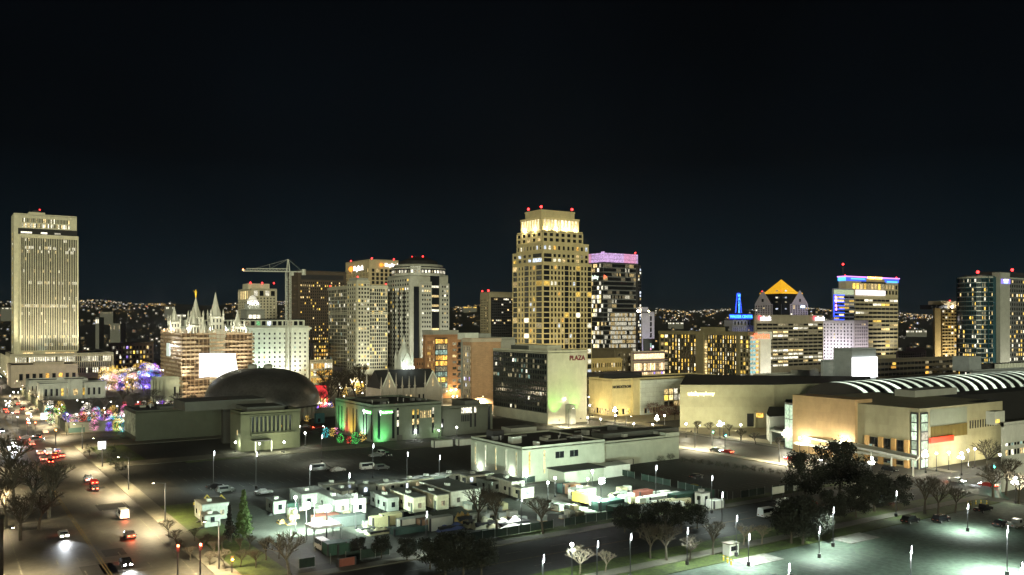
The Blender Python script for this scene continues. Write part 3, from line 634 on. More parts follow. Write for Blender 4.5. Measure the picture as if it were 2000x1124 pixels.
# -- tower with violet crown
BG = mat('black_spandrel', (.035, .036, .04), rough=.3)
b = Bld('violet_crowned_tower', 'glass office tower whose top storeys glow pink and violet', 'office tower', 1140, 1178, 1246, 512, 850, BG)
l1r = runs(.36, (WARM, WHT, DIM, DIM), 3)
def l111(c, r):
    if r < 9: return R.choice((WHT, WARM, WHT)) if (c > 4 and R.random() < .9) or R.random() < .25 else None
    return (R.choice((WARM, WHT, DIM)) if R.random() < {11: .3, 12: .5, 13: .8, 14: .5, 15: .3}.get(r, .22) else None)
b.grid('W', 0, b.Ls, b.zy(690), b.H-1, 24, 20, .97, .74, lambda c, r: (l111(c, r) if r < 9 else l1r(c, r)), pier=.06, sp=.45, pm=STEEL); b.grid('N', 0, b.Le, b.zy(690), b.H-1, 10, 20, .9, .78, rnd(.3, (WARM, WHT), {12: .9, 11: .8, 4: .9}), pier=.1, sp=.5, pm=STEEL)
CRP = mat('crown_glass_violet', (.3, .2, .4), var=0, emit=(.86, .55, 1), es=1.0, evar=.6); MATS['crown_glass_violet'].cycles.emission_sampling = 'NONE'
CRR = mat('crown_glass_pink', (.3, .2, .4), var=0, emit=(1, .40, .66), es=1.0, evar=.4)
zc = b.zy(494); mb = MB()
for fr, nn in ((b.fr('W'), 22), (b.fr('N'), 10)):
    P, u, n, L = fr
    for c in range(nn): mb.ob(P, u, n, c*L/nn+.1, (c+1)*L/nn-.1, -.4, .1, b.H, zc+(1.2 if c == 0 else 0), CRP if (c < nn*.55 or R.random() < .3) else CRR)
mb.build('glowing_crown', b.root); mb = MB()
for fr in (b.fr('W'), b.fr('N')):
    P, u, n, L = fr
    for z in (b.H+3, b.H+7): mb.ob(P, u, n, 0, L, .1, .25, z, z+.25, STEEL)
mb.build('crown_rail', b.root)
o = b.sign('N', b.Le*.45, b.zy(541), 'fidelity', 5.5, glow('sign_pale', (.8, 1, .8), 1.2)); MB().add([(.5, -.9, b.zy(545)), (4.5, -.9, b.zy(541)), (.5, -.9, b.zy(537)), (.5, -.6, b.zy(545)), (4.5, -.6, b.zy(541)), (.5, -.6, b.zy(537))], [(0, 1, 2), (5, 4, 3), (0, 3, 4, 1), (1, 4, 5, 2), (2, 5, 3, 0)], glow('sign_red', (1, .12, .05), 1.5)).build('arrow_emblem', b.root)
b.beacon(b.Ls-1, 3, zc, .8); b.done()
b = Bld('slim_tower', 'narrow glass and steel side tower directly right of the violet crowned tower', 'tower', 1238, 1246, 1252, 520, 870, METAL)
b.grid('W', 0, b.Ls, b.zy(690), b.H-2, 2, 26, .8, .6, rnd(.4, (WARM, WHT, COOL)), pier=.2); b.done()
b = Bld('white_slab', 'narrow lilac white slab with one column of dark windows', 'building', 1252, 1254, 1278, 611, 800, wall('lilac_concrete', (.55, .52, .62)))
b.grid('W', b.pxs('W', 1269), b.pxs('W', 1273), b.zy(672), b.zy(617), 1, 5, .9, .8, None, pier=.2); b.vent(0, 0, b.pxs('W', 1266), 8, 5, MATS['lilac_concrete'])
for px in (1249, 1270): MB().ball((b.pxs('W', px), 2, b.H+1.4), .8, LAMPY).build('roof_lamp', b.root)
b.done()
b = Bld('grey_screen_block', 'small dark grey block with tiny coloured screens, below the lilac white slab', 'building', 1256, 1260, 1279, 664, 720, wall('slate_panel', (.15, .16, .19)))
b.win('W', b.pxs('W', 1271), b.zy(676), 1.3, 4, TEAL); b.win('W', b.pxs('W', 1275), b.zy(678), 1.8, 2, COOL); b.win('W', b.pxs('W', 1271), b.zy(682), 1.3, 2, lit('screen_pink', (1, .4, .6), .8)); b.done()
b = Bld('lit_arcade', 'glowing two-storey glass retail hall left of the dark hotel with amber windows', 'building', 1232, 1238, 1298, 689, 640, CB3)
LG = lit('arcade_glow', (1, .70, .36), 1.0, .35)
b.grid('W', 0, b.Ls, 3, b.H-7.5, 16, 2, .85, .8, lambda c, r: (LG if R.random() < .9 else PURP if r == 0 else WARM), pier=.3, pm=wall('mauve_trim', (.3, .2, .25))); b.win('W', b.Ls/2, b.H-3, b.Ls*.97, 3.6, LG)
b.blk('W', -1, b.Ls+1, 0, 2.5, b.H-6.2, b.H-5.5, MATS['mauve_trim']); b.blk('W', -1, b.Ls+1, 0, 2.2, b.H-1, b.H-.2, MATS['mauve_trim']); b.done()
b = Bld('ornate_block', 'low cream ornate block with paired windows, just right of the stepped tower', 'building', 1148, 1152, 1213, 703, 600, wall('cream_stone_lit_tint', (.70, .52, .22)))  # warm light put into the cream stone's colour
b.grid('W', 0, b.Ls, 3, b.H-1.5, 15, 3, .5, .55, rnd(.25, (WARM, WHT)), pier=.35); b.blk('W', -.5, b.Ls+.5, 0, 1, b.H-1.2, b.H); 
for c in range(6): b.blk('W', c*b.Ls/5-.3, c*b.Ls/5+.3, 0, .6, 0, b.H-1.2)
b.done()
b = Bld('dim_block', 'unlit brown block behind the ornate cream block', 'building', 1154, 1200, 1236, 684, 660, wall('umber_stone', (.16, .13, .08)))
b.grid('W', 2, b.Ls-1, 8, b.H-2, 3, 4, .25, .5, rnd(.3, (DIM,)), pier=.2); b.done()
# -- right half
OL = wall('olive_concrete', (.22, .19, .105))
b = Bld('grid_hotel', 'wide dark olive hotel whose gridded room windows glow amber', 'hotel', 1287, 1463, 1502, 651, 600, OL)
hw = lambda p: rnd(p, (YEL, WARM, YEL, DIM, WHT))
z0, z1 = 4, b.H-1.6
def seg(a, c, nc, p, wf=.75, hf=.7, pier=.5, pm=None): b.grid('N', b.pxs('N', c), b.pxs('N', a), z0, z1, nc, 11, wf, hf, hw(p), pier=pier, pm=pm)
seg(1290, 1306, 2, .55); DO = wall('dark_olive_panel', (.07, .06, .035)); seg(1306, 1361, 9, .62, .42, .78, .5, DO); seg(1383, 1440, 12, .62, .42, .78, .5, DO); seg(1446, 1463, 3, .6)
b.grid('N', b.pxs('N', 1382), b.pxs('N', 1376), z0, z1-4, 1, 14, .8, .8, lambda c, r: WARM, pier=.1)
b.blk('N', b.pxs('N', 1376)+.0, b.pxs('N', 1361), 0, 1.4, 0, b.H+.6); b.blk('N', b.pxs('N', 1446), b.pxs('N', 1440), 0, 1.4, 0, b.H+.6)
b.blk('N', 0, b.Le, 0, 1.0, b.H-1.6, b.H+.8)
TL_ = lit('balcony_teal', (.30, .75, .80), .35, .3); a = b.pxs('W', 1481); WG = wall('white_hotel_slab', (.85, .82, .70)); b.grid('W', .3, a-.3, z0, z1, 3, 11, .96, .5, lambda c, r: (TL_, TL_, AMB)[c], pier=.8, pm=WG)
mb = MB(); mb.box(a, -1.8, 0, b.Ls, 3, b.H+.4, WG); b.part(mb, 'end_wall'); mb = MB(); mb.box(a-3.4, -2.2, b.H-4.4, b.Ls+.6, 0, b.H+.9, WG); b.part(mb, 'sign_box')
b.sign('W', a+.6, b.H-2.2, 'Marriott', 4.6, glow('sign_redorange', (1, .13, .05), 1.8), out=2.5, bold=.12)
b.vent(4, b.pxs('N', 1390), 14, b.pxs('N', 1360), 4, OL); b.done()
RIB = wall('taupe_concrete', (.40, .35, .27))
b = Bld('banded_office', 'wide office block with horizontal window bands and two glowing white signs', 'office block', 1472, 1475, 1608, 617, 760, RIB)
b.grid('W', 1.5, b.Ls-1.5, 6, b.zy(631), 13, 12, .985, .52, runs(.42, (WARM, WHT, WHT, DIM), 3), pier=.7, sp=.8)
for px in (1491, 1597): 
    b.sign('W', b.pxs('W', px)+1.5, b.zy(622), 'usbank', 5, SGW, bold=.2, out=1.1); MB().add([(b.pxs('W', px)-8, -1.2, b.zy(617)), (b.pxs('W', px)-3.8, -1.2, b.zy(617)), (b.pxs('W', px)-4.4, -1.2, b.zy(624)), (b.pxs('W', px)-6, -1.2, b.zy(626)), (b.pxs('W', px)-8, -1.2, b.zy(624))], [(0, 4, 3, 2, 1)], glow('sign_red2', (1, .08, .12), 1)).build('shield_emblem', b.root)
b.done()
LV = wall('lavender_stone', (.42, .38, .46))
b = Bld('pyramid_tower', 'gabled lavender tower with a dark glass corner under a golden lit pyramid roof', 'office tower', 1474, 1526, 1578, 594, 1000, LV, parapet=0)
for f in 'WN':
    L = b.fr(f)[3]; b.grid(f, L*.32, L-1, b.zy(700), b.H-1, 7, 26, .62, .5, rnd(.07, (WARM, WHT)), pier=.4)
    pediment(b, f, L*.68, L*.62, b.H, b.zy(566)-b.H, LV); P, u, n, _ = b.fr(f); b.wins.append((P, u, n, L*.68, b.H+4.5, 3, 3.4, GLASS, .62))
    b.blk(f, .1, L*.30, -.2, .6, 10, b.H+4, GLASS)
    for r in (24, 21, 19, 16, 13): b.win(f, L*.15, 20+r*2.6, 3.2, 1.6, R.choice((WHT, COOL, DIM)), off=.62)
GO = mat('gold_roof_own_glow', (.75, .45, .04), rough=.5, emit=(1, .50, .02), es=.75, evar=.35)  # golden light on the roof is put in as its own glow
mb = MB(); e_ = 3; c = (b.Ls*.42, b.Le*.42); ap = b.zy(544); zb_ = b.zy(571); q = [(-e_, -e_), (b.Ls*.86, -e_+5), (b.Ls*.86, b.Le*.86), (-e_+5, b.Le*.86)]
mb.add([(*p, zb_-1.5) for p in q]+[(*p, zb_) for p in q]+[(c[0]+(p[0]-c[0])*.72, c[1]+(p[1]-c[1])*.72, zb_+1.2) for p in q]+[(*c, ap)], [(3, 2, 1, 0)]+[(i, (i+1) % 4, 4+(i+1) % 4, 4+i) for i in range(4)]+[(4+i, 4+(i+1) % 4, 8+(i+1) % 4, 8+i) for i in range(4)]+[(8+i, 8+(i+1) % 4, 12) for i in range(4)], GO); b.part(mb, 'pyramid_roof')
mb = MB(); mb.box(1, 1, b.H, b.Ls*.8, b.Le*.8, zb_-1.5, GLASS); b.part(mb, 'attic')
b.sign('W', b.Ls*.78, b.H-2.5, 'one', 4.5, glow('sign_blue_white', (.5, .75, 1), 3), out=.9, bold=.3); b.beacon(-1, -1, zb_, .5); b.beacon(-1, b.Le*.7, zb_, .5); b.done()
# neon tower
NB = glow('neon_blue', (.012, .05, 1), 3); NC = glow('neon_cyan', (.06, .42, 1), 1.5)
b = Bld('old_office_block', 'old stone office block carrying a blue neon lettered mast', 'office block', 1424, 1430, 1476, 638, 1050, wall('blue_grey_stone', (.34, .33, .36)))
b.grid('W', 1, b.Ls-1, 10, b.H-1, 12, 13, .45, .5, rnd(.1, (WARM,)), pier=.3); xo = b.pxs('W', 1434); x2 = b.pxs('W', 1468)
b.vent(xo, 2, x2, 16, 7.5, MATS['blue_grey_stone'], 'penthouse'); b.grid(((xo, 2), (1, 0), (0, -1), 1), .5, x2-xo-.5, b.H+1, b.H+7, 5, 1, .4, .7, None, pier=.2)
xm = b.pxs('W', 1449); zt = b.zy(574); zb_ = b.zy(611); ms = MB()
for i in range(5):
    for sx in (-1, 1):
        za, zc_ = zb_+(zt-zb_)*i/5, zb_+(zt-zb_)*(i+1)/5; wa, wc = 5.2-3*i/5, 5.2-3*(i+1)/5
        ms.tube((xm+sx*wa, 6, za), (xm+sx*wc, 6, zc_), .35, .35, METAL); ms.tube((xm-sx*wa, 6, za), (xm+sx*wc, 6, zc_), .2, .2, METAL)
ms.tube((xm-5.2, 6, zb_-3), (xm-5.2, 6, zb_), .3, .3, METAL); ms.tube((xm+5.2, 6, zb_-3), (xm+5.2, 6, zb_), .3, .3, METAL)
mo = ms.build('sign_mast', b.root); me_ = MB()
for sx in (-1, 1):
    for i in range(5):
        za, zc_ = zb_+(zt-zb_)*i/5, zb_+(zt-zb_)*(i+.9)/5; wa, wc = 5.2-3*i/5, 5.2-3*(i+1)/5
        me_.tube((xm+sx*wa, 5.4, za), (xm+sx*wc, 5.4, zc_), .45, .45, NB)
me_.tube((xm-2.4, 5.4, zt+.5), (xm+2.4, 5.4, zt+.5), .6, .6, NB); me_.build('neon_tube', mo)
for i, ch in enumerate('WALKER'): 
    m3 = bpy.data.objects.new('neon_letter', text_mesh(ch, 4.6, NC, .2, .12)); COL.objects.link(m3); m3.parent = mo; m3.location = (xm+.6, 4.8, zt-2.2-i*3.9); m3.rotation_euler.x = math.pi/2
m4 = bpy.data.objects.new('neon_lettering', text_mesh('WALKER CENTER', 5.0, NC, .3, .10)); COL.objects.link(m4); m4.parent = b.root; m4.location = (xm, .8, b.zy(619)); m4.rotation_euler.x = math.pi/2
mb = MB(); mb.box(xm-20, 1.2, b.zy(624), xm+20, 1.9, b.zy(614), wall('neon_backboard', (.02, .04, .25), emit=(.02, .06, 1), es=.5)); mb.build('sign_board', b.root); b.done()
b = Bld('pale_hotel', 'pale block with even rows of small windows, in front of the blue topped tower', 'building', 1606, 1668, 1696, 628, 880, wall('pale_lilac_stone', (.80, .74, .74)))
b.grid('N', 1, b.Le-1, 8, b.H-1.5, 9, 11, .35, .5, rnd(.12, (WARM,)), pier=.25); b.grid('W', 1, b.Ls-1, 8, b.H-1.5, 6, 11, .4, .5, rnd(.08, (WARM,)), pier=.25); b.done()
TW = wall('tan_concrete_tower', (.44, .38, .24))
b = Bld('blue_topped_tower', 'tan banded tower with a blue neon crown and a yellow sign', 'office tower', 1638, 1652, 1754, 541, 1000, TW)
b.grid('W', 1, b.Ls-1, 6, b.zy(582), 12, 14, .98, .5, runs(.33, (WARM, WHT, YEL, DIM), 2), pier=.5, sp=.6)
b.grid('W', b.pxs('W', 1664), b.pxs('W', 1727), b.zy(565), b.zy(552), 9, 1, .75, .85, rnd(.85, (YEL, WARM, DIM)), pier=.5); b.grid('W', b.pxs('W', 1728), b.Ls-1, b.zy(575), b.zy(553), 4, 2, .6, .7, rnd(.2, (WARM,)), pier=.5)
b.blk('W', b.pxs('W', 1682), b.pxs('W', 1727), .2, 2.2, b.zy(552), b.zy(549), METAL)
mb = MB(); P, u, n, L = b.fr('W'); mb.ob(P, u, n, b.pxs('W', 1671), b.pxs('W', 1727), .1, 1.6, b.zy(576), b.zy(566), glow('screen_lilac', (1, .93, .98), .95)); mb.build('lit_screen', b.root)
BLU = glow('band_blue', (.02, .10, 1), .8); PNK = glow('band_pink', (.75, .25, 1), 1.3); CY = glow('band_azure', (.05, .35, 1), 1.6)
mb = MB()
for f in 'WN':
    P, u, n, L = b.fr(f); mb.ob(P, u, n, -.5, L+.5, .3, .9, b.zy(548.5), b.zy(541.5), BLU if f == 'W' else CY); mb.ob(P, u, n, -1.2, L+1.2, .3, 1.6, b.zy(541.2), b.zy(539.2), PNK)
P, u, n, L = b.fr('W'); mb.ob(P, u, n, L*.08, L*.34, .95, 1.3, b.zy(545.5), b.zy(543), CY); mb.ob(P, u, n, L*.76, L*.97, .95, 1.3, b.zy(549), b.zy(546), CY); mb.ob(P, u, n, L*.36, L*.72, .95, 1.1, b.zy(549), b.zy(543), TW)
mb.build('neon_band', b.root); b.sign('W', b.pxs('W', 1706), b.zy(541.5), 'WELLS FARGO', 4.4, glow('sign_yellow', (1, .55, .05), 2.2), out=2, bold=.12)
m2 = MB(); m2.tube((6, 8, b.H), (6, 8, b.H+13), .5, .2, METAL); m2.build('antenna_mast', b.root); b.beacon(6, 8, b.H+13, 1.2); b.beacon(b.Ls-2, 1, b.H, .8); b.beacon(0, 1, b.H, .6); b.done()
b = Bld('blue_lit_wing', 'shorter blue lit wing with pink neon script, left of the blue topped tower', 'building', 1625, 1628, 1668, 565, 965, wall('blue_washed_panel', (.3, .33, .42)))
b.grid('W', 0, b.Ls, b.zy(626), b.zy(577), 4, 7, .97, .55, runs(.6, (YEL, WARM, DIM), 1), pier=.4, sp=.5); b.win('W', b.Ls/2, b.zy(570.5), b.Ls*.96, 5.5, lit('parapet_glow', (.85, 1, .6), .5, .35))
mb = MB(); P, u, n, L = b.fr('W'); 
for k in range(8): mb.ob(P, u, n, 0, L*.5, .52, .6, b.zy(625)+k*3.9, b.zy(625)+k*3.9+.7, NB)
mb.ob(P, u, n, -.3, .3, .5, .9, b.zy(620), b.zy(578), NB); mb.build('neon_line', b.root); NP = glow('neon_pink', (1, .25, .8), 3)
for i, ch in enumerate('Neon'.upper()[:0] or 'hind'): b.sign('W', 3.2, b.zy(582+i*7.2), ch, 5.5, NP, out=1, bold=.1, name='neon_script')
b.done()
b = Bld('pink_block', 'low pinkish office block far behind the vaulted skylight roof', 'building', 1750, 1754, 1809, 688, 900, wall('dusty_pink', (.34, .24, .25)))
b.grid('W', 1, b.Ls-1, 4, b.H-1.5, 12, 4, .5, .5, rnd(.08, (DIM, WARM)), pier=.3); b.vent(b.pxs('W', 1790), 2, b.Ls, 12, 4, MATS['dusty_pink']); b.done()
AT = wall('tan_slab', (.60, .48, .28))
b = Bld('balcony_tower', 'tan apartment tower with stacked balcony bands, left of the curved glass tower', 'apartment tower', 1822, 1826, 1890, 604, 820, AT)
b.grid('W', b.pxs('W', 1838), b.Ls, 4, b.H-.5, 9, 18, .95, .6, rnd(.22, (YEL, WARM, AMB, WHT, COOL)), pier=1.3, sp=1.4); b.vent(b.pxs('W', 1828), 4, b.pxs('W', 1858), 16, 4, METAL); b.vent(b.pxs('W', 1848), 6, b.pxs('W', 1881), 18, 8, AT, 'penthouse')
for px in (1862, 1873): MB().ball((b.pxs('W', px), 1, b.H+2.2), 1.0, LAMPW).build('roof_lamp', b.root)
b.beacon(b.pxs('W', 1871), 8, b.H+7, .5); b.done()
# curved glass tower
HG = mat('blue_green_glass', (.015, .06, .08), rough=.08, var=0)
b = Bld('curved_glass_tower', 'dark curved glass hotel tower with a tall grey blade wall and a lit hotel sign', 'hotel tower', 1926, 1930, 2070, 541, 640, HG, deep=24)
xb0, xb1 = b.pxs('W', 1943), b.pxs('W', 1962)
mb = MB(); mb.box(xb0, -4, 0, xb1, 2, b.H+3.4, GRS); b.part(mb, 'blade_wall')
def hy(c, r): return R.choice((WARM, WHT, YEL)) if R.random() < (.55 if r < 7 else .28) else None
b.grid(((xb1, 0), (1, 0), (0, -1), 1), 0, b.Ls-xb1, 6, b.H-1, 26, 21, .45, .6, hy, pier=.12, sp=.45, pm=STEEL)
cxh, cyh = xb0-4, 12; rad = 12.5; pts = [(cxh+rad*math.cos(t), cyh+rad*math.sin(t)) for t in [math.radians(270-k*15) for k in range(10)]]
mb = MB(); mb.prism([(xb0, -1)]+pts+[(xb0, 24)], 0, b.H, HG, ROOF); b.part(mb, 'curved_wing')
for i in range(len(pts)-1):
    p, q = pts[i], pts[i+1]; L = math.dist(p, q); u = ((q[0]-p[0])/L, (q[1]-p[1])/L); n = (u[1], -u[0]) if (u[1]*(p[0]-cxh)-u[0]*(p[1]-cyh)) > 0 else (-u[1], u[0])
    fr = (p, u, n, L); 
    for r in range(21):
        z = 6+r*(b.H-7)/21; b.tr.ob(p, u, n, 0, L, 0, .4, z, z+.45, STEEL)
        for c_, pr in ((.2, .25), (.7, .15)):
            if R.random() < pr*(2.5 if r < 7 or i in (2, 4) else .8): b.wins.append((p, u, n, L*c_, z+1.9, L*R.choice((.16, .3)), 2.2, R.choice((WARM, WHT, YEL, DIM)), .02))
            else: b.wins.append((p, u, n, L*c_, z+1.9, L*.3, 2.2, GLASS, .02))
    b.tr.ob(p, u, n, 0, L, -.2, .5, b.H-.8, b.H+.3, GRS)
b.blk('W', xb1, b.Ls, 0, .5, b.H-.8, b.H+.3, GRS); mb = MB(); mb.box(xb1, 6, b.H, b.Ls, 20, b.H+5, METAL); mb.prism([(p[0]*.9+cxh*.1+2, p[1]*.9+cyh*.1) for p in pts]+[(xb0, 22)], b.H, b.H+1.5, METAL); b.part(mb, 'roof_plant')
mb = MB(); mb.box(xb0+.9, -4.5, b.zy(554), xb1-.6, -4.05, b.zy(545), glow('sign_panel_violet', (.25, .18, .9), .9)); so_ = mb.build('sign_panel', b.root)
for tx, zz_, m_ in (('HYATT', 547.4, SGW), ('REGENCY', 551.8, glow('sign_mint', (.5, 1, .8), 1.6))):
    m5 = bpy.data.objects.new('sign_lettering', text_mesh(tx, 2.1 if tx == 'HYATT' else 1.35, m_, .05, .05)); COL.objects.link(m5); m5.parent = b.root; m5.location = ((xb0+xb1)/2, -4.62, b.zy(zz_)); m5.rotation_euler.x = math.pi/2
b.beacon(b.pxs('W', 1923), 5, b.H+1.5, 1.1); b.beacon(b.pxs('W', 1998), 8, b.H+5, 1.1); b.done()

# -- mid-distance low blocks on the right
b = Bld('parking_deck', 'dark parking structure with thin lit decks between the white screen and the glass tower', 'parking garage', 1708, 1712, 1892, 704, 600, wall('dim_concrete', (.14, .12, .09)))
b.grid('W', 0, b.Ls, 4, b.H-1, 26, 4, .97, .5, rnd(.10, (DIM, DIM, YEL, AMB)), pier=.4, sp=.5); b.win('W', b.pxs('W', 1744), b.zy(719), 5.5, 1.6, AMB, off=.45); b.done()
GP = wall('blue_grey_panel', (.34, .38, .40))
b = Bld('grey_service_block', 'blue grey service block with a row of air handlers, below the curved glass tower', 'building', 1895, 1900, 2060, 726, 500, GP)
b.vent(0, 2, b.pxs('W', 1923), 12, 8.5, GP); b.vent(b.pxs('W', 1923), 6, b.Ls, 14, 3.0, METAL)
for k in range(12): 
    m2 = MB(); x = b.pxs('W', 1956)+k*3.4; m2.box(x, 1.5, b.H+.1, x+2.7, 4, b.H+3.4, W2); m2.ring(x+1.3, 2.8, [(1, b.H+3.4), (1, b.H+4)], 8, METAL); m2.build('air_handler', b.root)
b.done()
b = Bld('grey_backstage_block', 'plain grey block directly left of the blank white glowing screen', 'building', 1603, 1607, 1665, 706, 485, GP); b.done()
b = Bld('screen_tower', 'grey block with a huge blank white glowing screen on its front', 'building', 1660, 1664, 1711, 684, 480, GP, deep=12)
mb = MB(); P, u, n, L = b.fr('W'); mb.ob(P, u, n, -.2, L+.2, .1, .8, b.zy(739), b.zy(699), glow('blank_screen', (1, 1, 1), 2.2)); mb.build('lit_screen', b.root); b.done()
b = Bld('cream_low_block', 'low cream block with a stepped notch, below the banded office', 'building', 1498, 1502, 1600, 735, 520, WHS, deep=12)
b.grid('W', 1, 10, 4, b.H-3, 5, 1, .4, .7, None, pier=.2); b.vent(b.pxs('W', 1560), 1, b.pxs('W', 1572), 6, 2.5, WHS); b.vent(b.pxs('W', 1572), 3, b.Ls, 10, 1.8, WHS); b.done()

# -- convention centre group
def poly_b(name, label, cat, pts, z, m, z0=0, roof=None):
    """pts: (px, forward distance) round the footprint, front first"""
    w = [wd2(*p) for p in pts]; loc = w[0]; t = thing(name, label, cat, loc); pl = [(x-loc[0], y-loc[1]) for x, y in w]
    mb = MB(); mb.prism(pl, z0, z, m, roof or ROOF); a = sum(pl[i][0]*pl[(i+1) % len(pl)][1]-pl[(i+1) % len(pl)][0]*pl[i][1] for i in range(len(pl)))
    return t, pl, mb
SPW = paneled('sand_stucco', (.40, .375, .25), 7, 3.2, .05, .9)
# front hall on the street
b = Bld('convention_hall', 'large sand coloured hall with a tall lit glass corner slot and a red banner', 'hall', 1553, 1796, 1958, 799, 272, SPW, parapet=0)
H = b.H; a = b.pxs('N', 1675)
OT = paneled('orange_stone', (.56, .38, .20), 6, 3, .05, .85)
mb = MB(); mb.box(-1.4, a, 0, 8, b.Le, H+1.2, OT); b.part(mb, 'stone_wing')
F_ = b.fr('N')
for k in range(3):
    pa, pb = 1770-k*25-6, 1770-k*25-22; sa, sb = b.pxs('N', pa), b.pxs('N', pb)
    for z_0, z_1 in ((zz(882, 285), zz(854, 285)), (.6, zz(893, 285))):
        b.grid('N', sa, sb, max(z_0, .4), z_1, 3, 2, .9, .92, rnd(.15, (DIM, TEAL)), pier=.15, sp=.12, pm=METAL)
for px in (1695, 1722, 1747, 1773): b.blk('N', b.pxs('N', px)-.7, b.pxs('N', px)+.7, 0, .9, 0, zz(852, 285), wall('orange_pier', (.60, .36, .14)))
b.blk('N', 2, b.Le-2, 0, 3.4, zz(889, 283), zz(886, 283)+.2, WHS)
GSL = lit('glass_slot_glow', (.75, 1, .68), .6, .3)
b.blk('N', .3, b.pxs('N', 1793)+2.2, .0, .35, 0, H-1.2, METAL); b.blk('W', .3, b.pxs('W', 1811), 0, .35, 0, H-1.2, METAL)
for k in range(6):
    z = .4+k*(H-2)/6; b.win('W', b.pxs('W', 1811)/2, z+(H-2)/12, b.pxs('W', 1811)-.9, (H-2)/6-.4, WHT if k in (1, 3) else GSL, off=.32); b.win('N', 1.6, z+(H-2)/12, 1.6, (H-2)/6-.4, GSL, off=.32)
x0, x1 = b.pxs('W', 1816), b.pxs('W', 1888)
b.blk('W', x0, x1, 0, .12, zz(840, 268), zz(807, 266), wall('zinc_panel', (.26, .29, .24))); LO = wall('brown_louvre', (.16, .12, .03))
for k in range(26): b.blk('W', x0+.5+k*(x1-x0-.5)/26, x0+.5+(k+.6)*(x1-x0-.5)/26, 0, .4, zz(866, 266), zz(841, 266), LO)
mb = MB(); P, u, n, L = b.fr('W'); mb.ob(P, u, n, b.pxs('W', 1812), b.pxs('W', 1858), .5, .9, zz(872, 268), zz(861, 268), mat('red_banner', (.7, .03, .01), rough=.5, var=.1, emit=(1, .06, .01), es=.35)); mb.build('banner', b.root)
for k in range(13): b.win('W', b.pxs('W', 1893)+k*(b.pxs('W', 1955)-b.pxs('W', 1893))/12.6+.5, zz(853, 258), .55, 2.6, GLASS)
Fv = ((0, 25), (1, 0), (0, -1), 1); b.vent(b.pxs(Fv, 1787), 25, b.pxs(Fv, 1869), 33, 2.4, GRS)
MB().box(b.pxs('W', 1923), -.0+.02, H, b.Ls, 6, H+.05, ROOF).build('roof_edge', b.root)
b.done()
b = Bld('corner_pavilion', 'white two-storey pavilion with lit ribbon windows at the right edge', 'building', 1955, 1958, 2060, 832, 236, WHS)
b.grid('W', 1, b.Ls, zz(873, 236), zz(867, 236), 18, 1, .8, .9, rnd(.6, (WHT, TEAL)), pier=.2); b.grid('W', 1, b.Ls, zz(892, 236), zz(880, 236), 18, 1, .8, .9, rnd(.8, (WHT, WARM)), pier=.2)
MB().box(0, 2, b.H, b.pxs('W', 1977), 4.5, b.H+3.6, WHS).build('roof_block', b.root); b.win(((0, 2), (1, 0), (0, -1), 1), 1.2, b.H+1, 1.8, .9, YEL); b.done()
# wide blank hall to the left with a glowing sign, and its neighbours
t, pl, mb = poly_b('exhibition_hall', 'wide blank sand coloured hall with a two word glowing sign', 'hall', [(1328, 380), (1512, 380), (1575, 386), (1700, 400), (1700, 440), (1340, 455)], 18.7, paneled('sand_render', (.34, .325, .215), 9, 4.5, .05, .92)); mb.build('wall', t)
sx0 = (1341-1328)/FX*380
for tx, c_ in (('utah', 1352.5), ('symphony', 1377)):
    L = (c_-1328)/FX*380; o = bpy.data.objects.new('sign_lettering', text_mesh(tx, 2.5 if tx == 'utah' else 1.95, glow('sign_warm', (1, .80, .36), 2.2), .1, .11)); COL.objects.link(o); o.parent = t
    o.location = (L*CA-.5*SA, -L*SA-.5*CA, 18.7-zz(752, 380)+zz(769, 380)); o.rotation_euler = (math.pi/2, 0, -A)
def face_box(t, px0, px1, d, n0, n1, z0_, z1_, m, name, px_org=1328, dorg=380):
    a = (px0-px_org)/FX*dorg; c = (px1-px_org)/FX*dorg; mb = MB(); mb.ob((0, 0), (CA, -SA), (-SA, -CA), a, c, n0, n1, z0_, z1_, m); return mb.build(name, t)
face_box(t, 1459, 1472, 380, 0.02, .2, .5, 6.2, GLASS, 'doorway'); face_box(t, 1477, 1490, 380, .02, .25, 4.6, 6.4, AMB, 'window'); face_box(t, 1472, 1476, 380, 0, .9, 0, 7, SPW, 'pier')
t, pl, mb = poly_b('entry_block', 'small angular concrete entry block between the blank hall and the orange stone wing', 'building', [(1497, 345), (1503, 335), (1545, 340), (1552, 375), (1502, 376)], zz(812, 340), WHS); mb.build('wall', t)
t, pl, mb = poly_b('glass_stair_tower', 'narrow lit glass stair tower left of the orange stone wing', 'stair tower', [(1533, 318), (1552, 312), (1553, 330), (1535, 330)], zz(786, 318), METAL); mb.build('core', t)
m2 = MB(); x_, y_ = pl[1]; L = math.hypot(x_, y_); u = (x_/L, y_/L)
for k in range(3): 
    for j in range(2): m2.ob((0, 0), u, (u[1], -u[0]), .2+j*L/2, L/2-.1+j*L/2, .02, .12, .5+k*5.3, 5.5+k*5.3, GSL)
m2.build('glazing', t)
t, pl, mb = poly_b('white_canopy', 'long sloping white canopy in front of the orange stone wing', 'canopy', [(1505, 326), (1790, 256), (1796, 262), (1512, 336)], 5.9, WHS, z0=5.2, roof=WHS); mb.build('roof', t)
m2 = MB()
for k in range(9):
    p, q = wd2(1508, 327), wd2(1788, 258); f = k/8; x, y = p[0]+(q[0]-p[0])*f-wd2(1505, 326)[0], p[1]+(q[1]-p[1])*f-wd2(1505, 326)[1]; MB().tube((x+.8, y+1.2, 0), (x+.8, y+1.2, 5.2), .25, .25, WHS, 8).build('column', t)
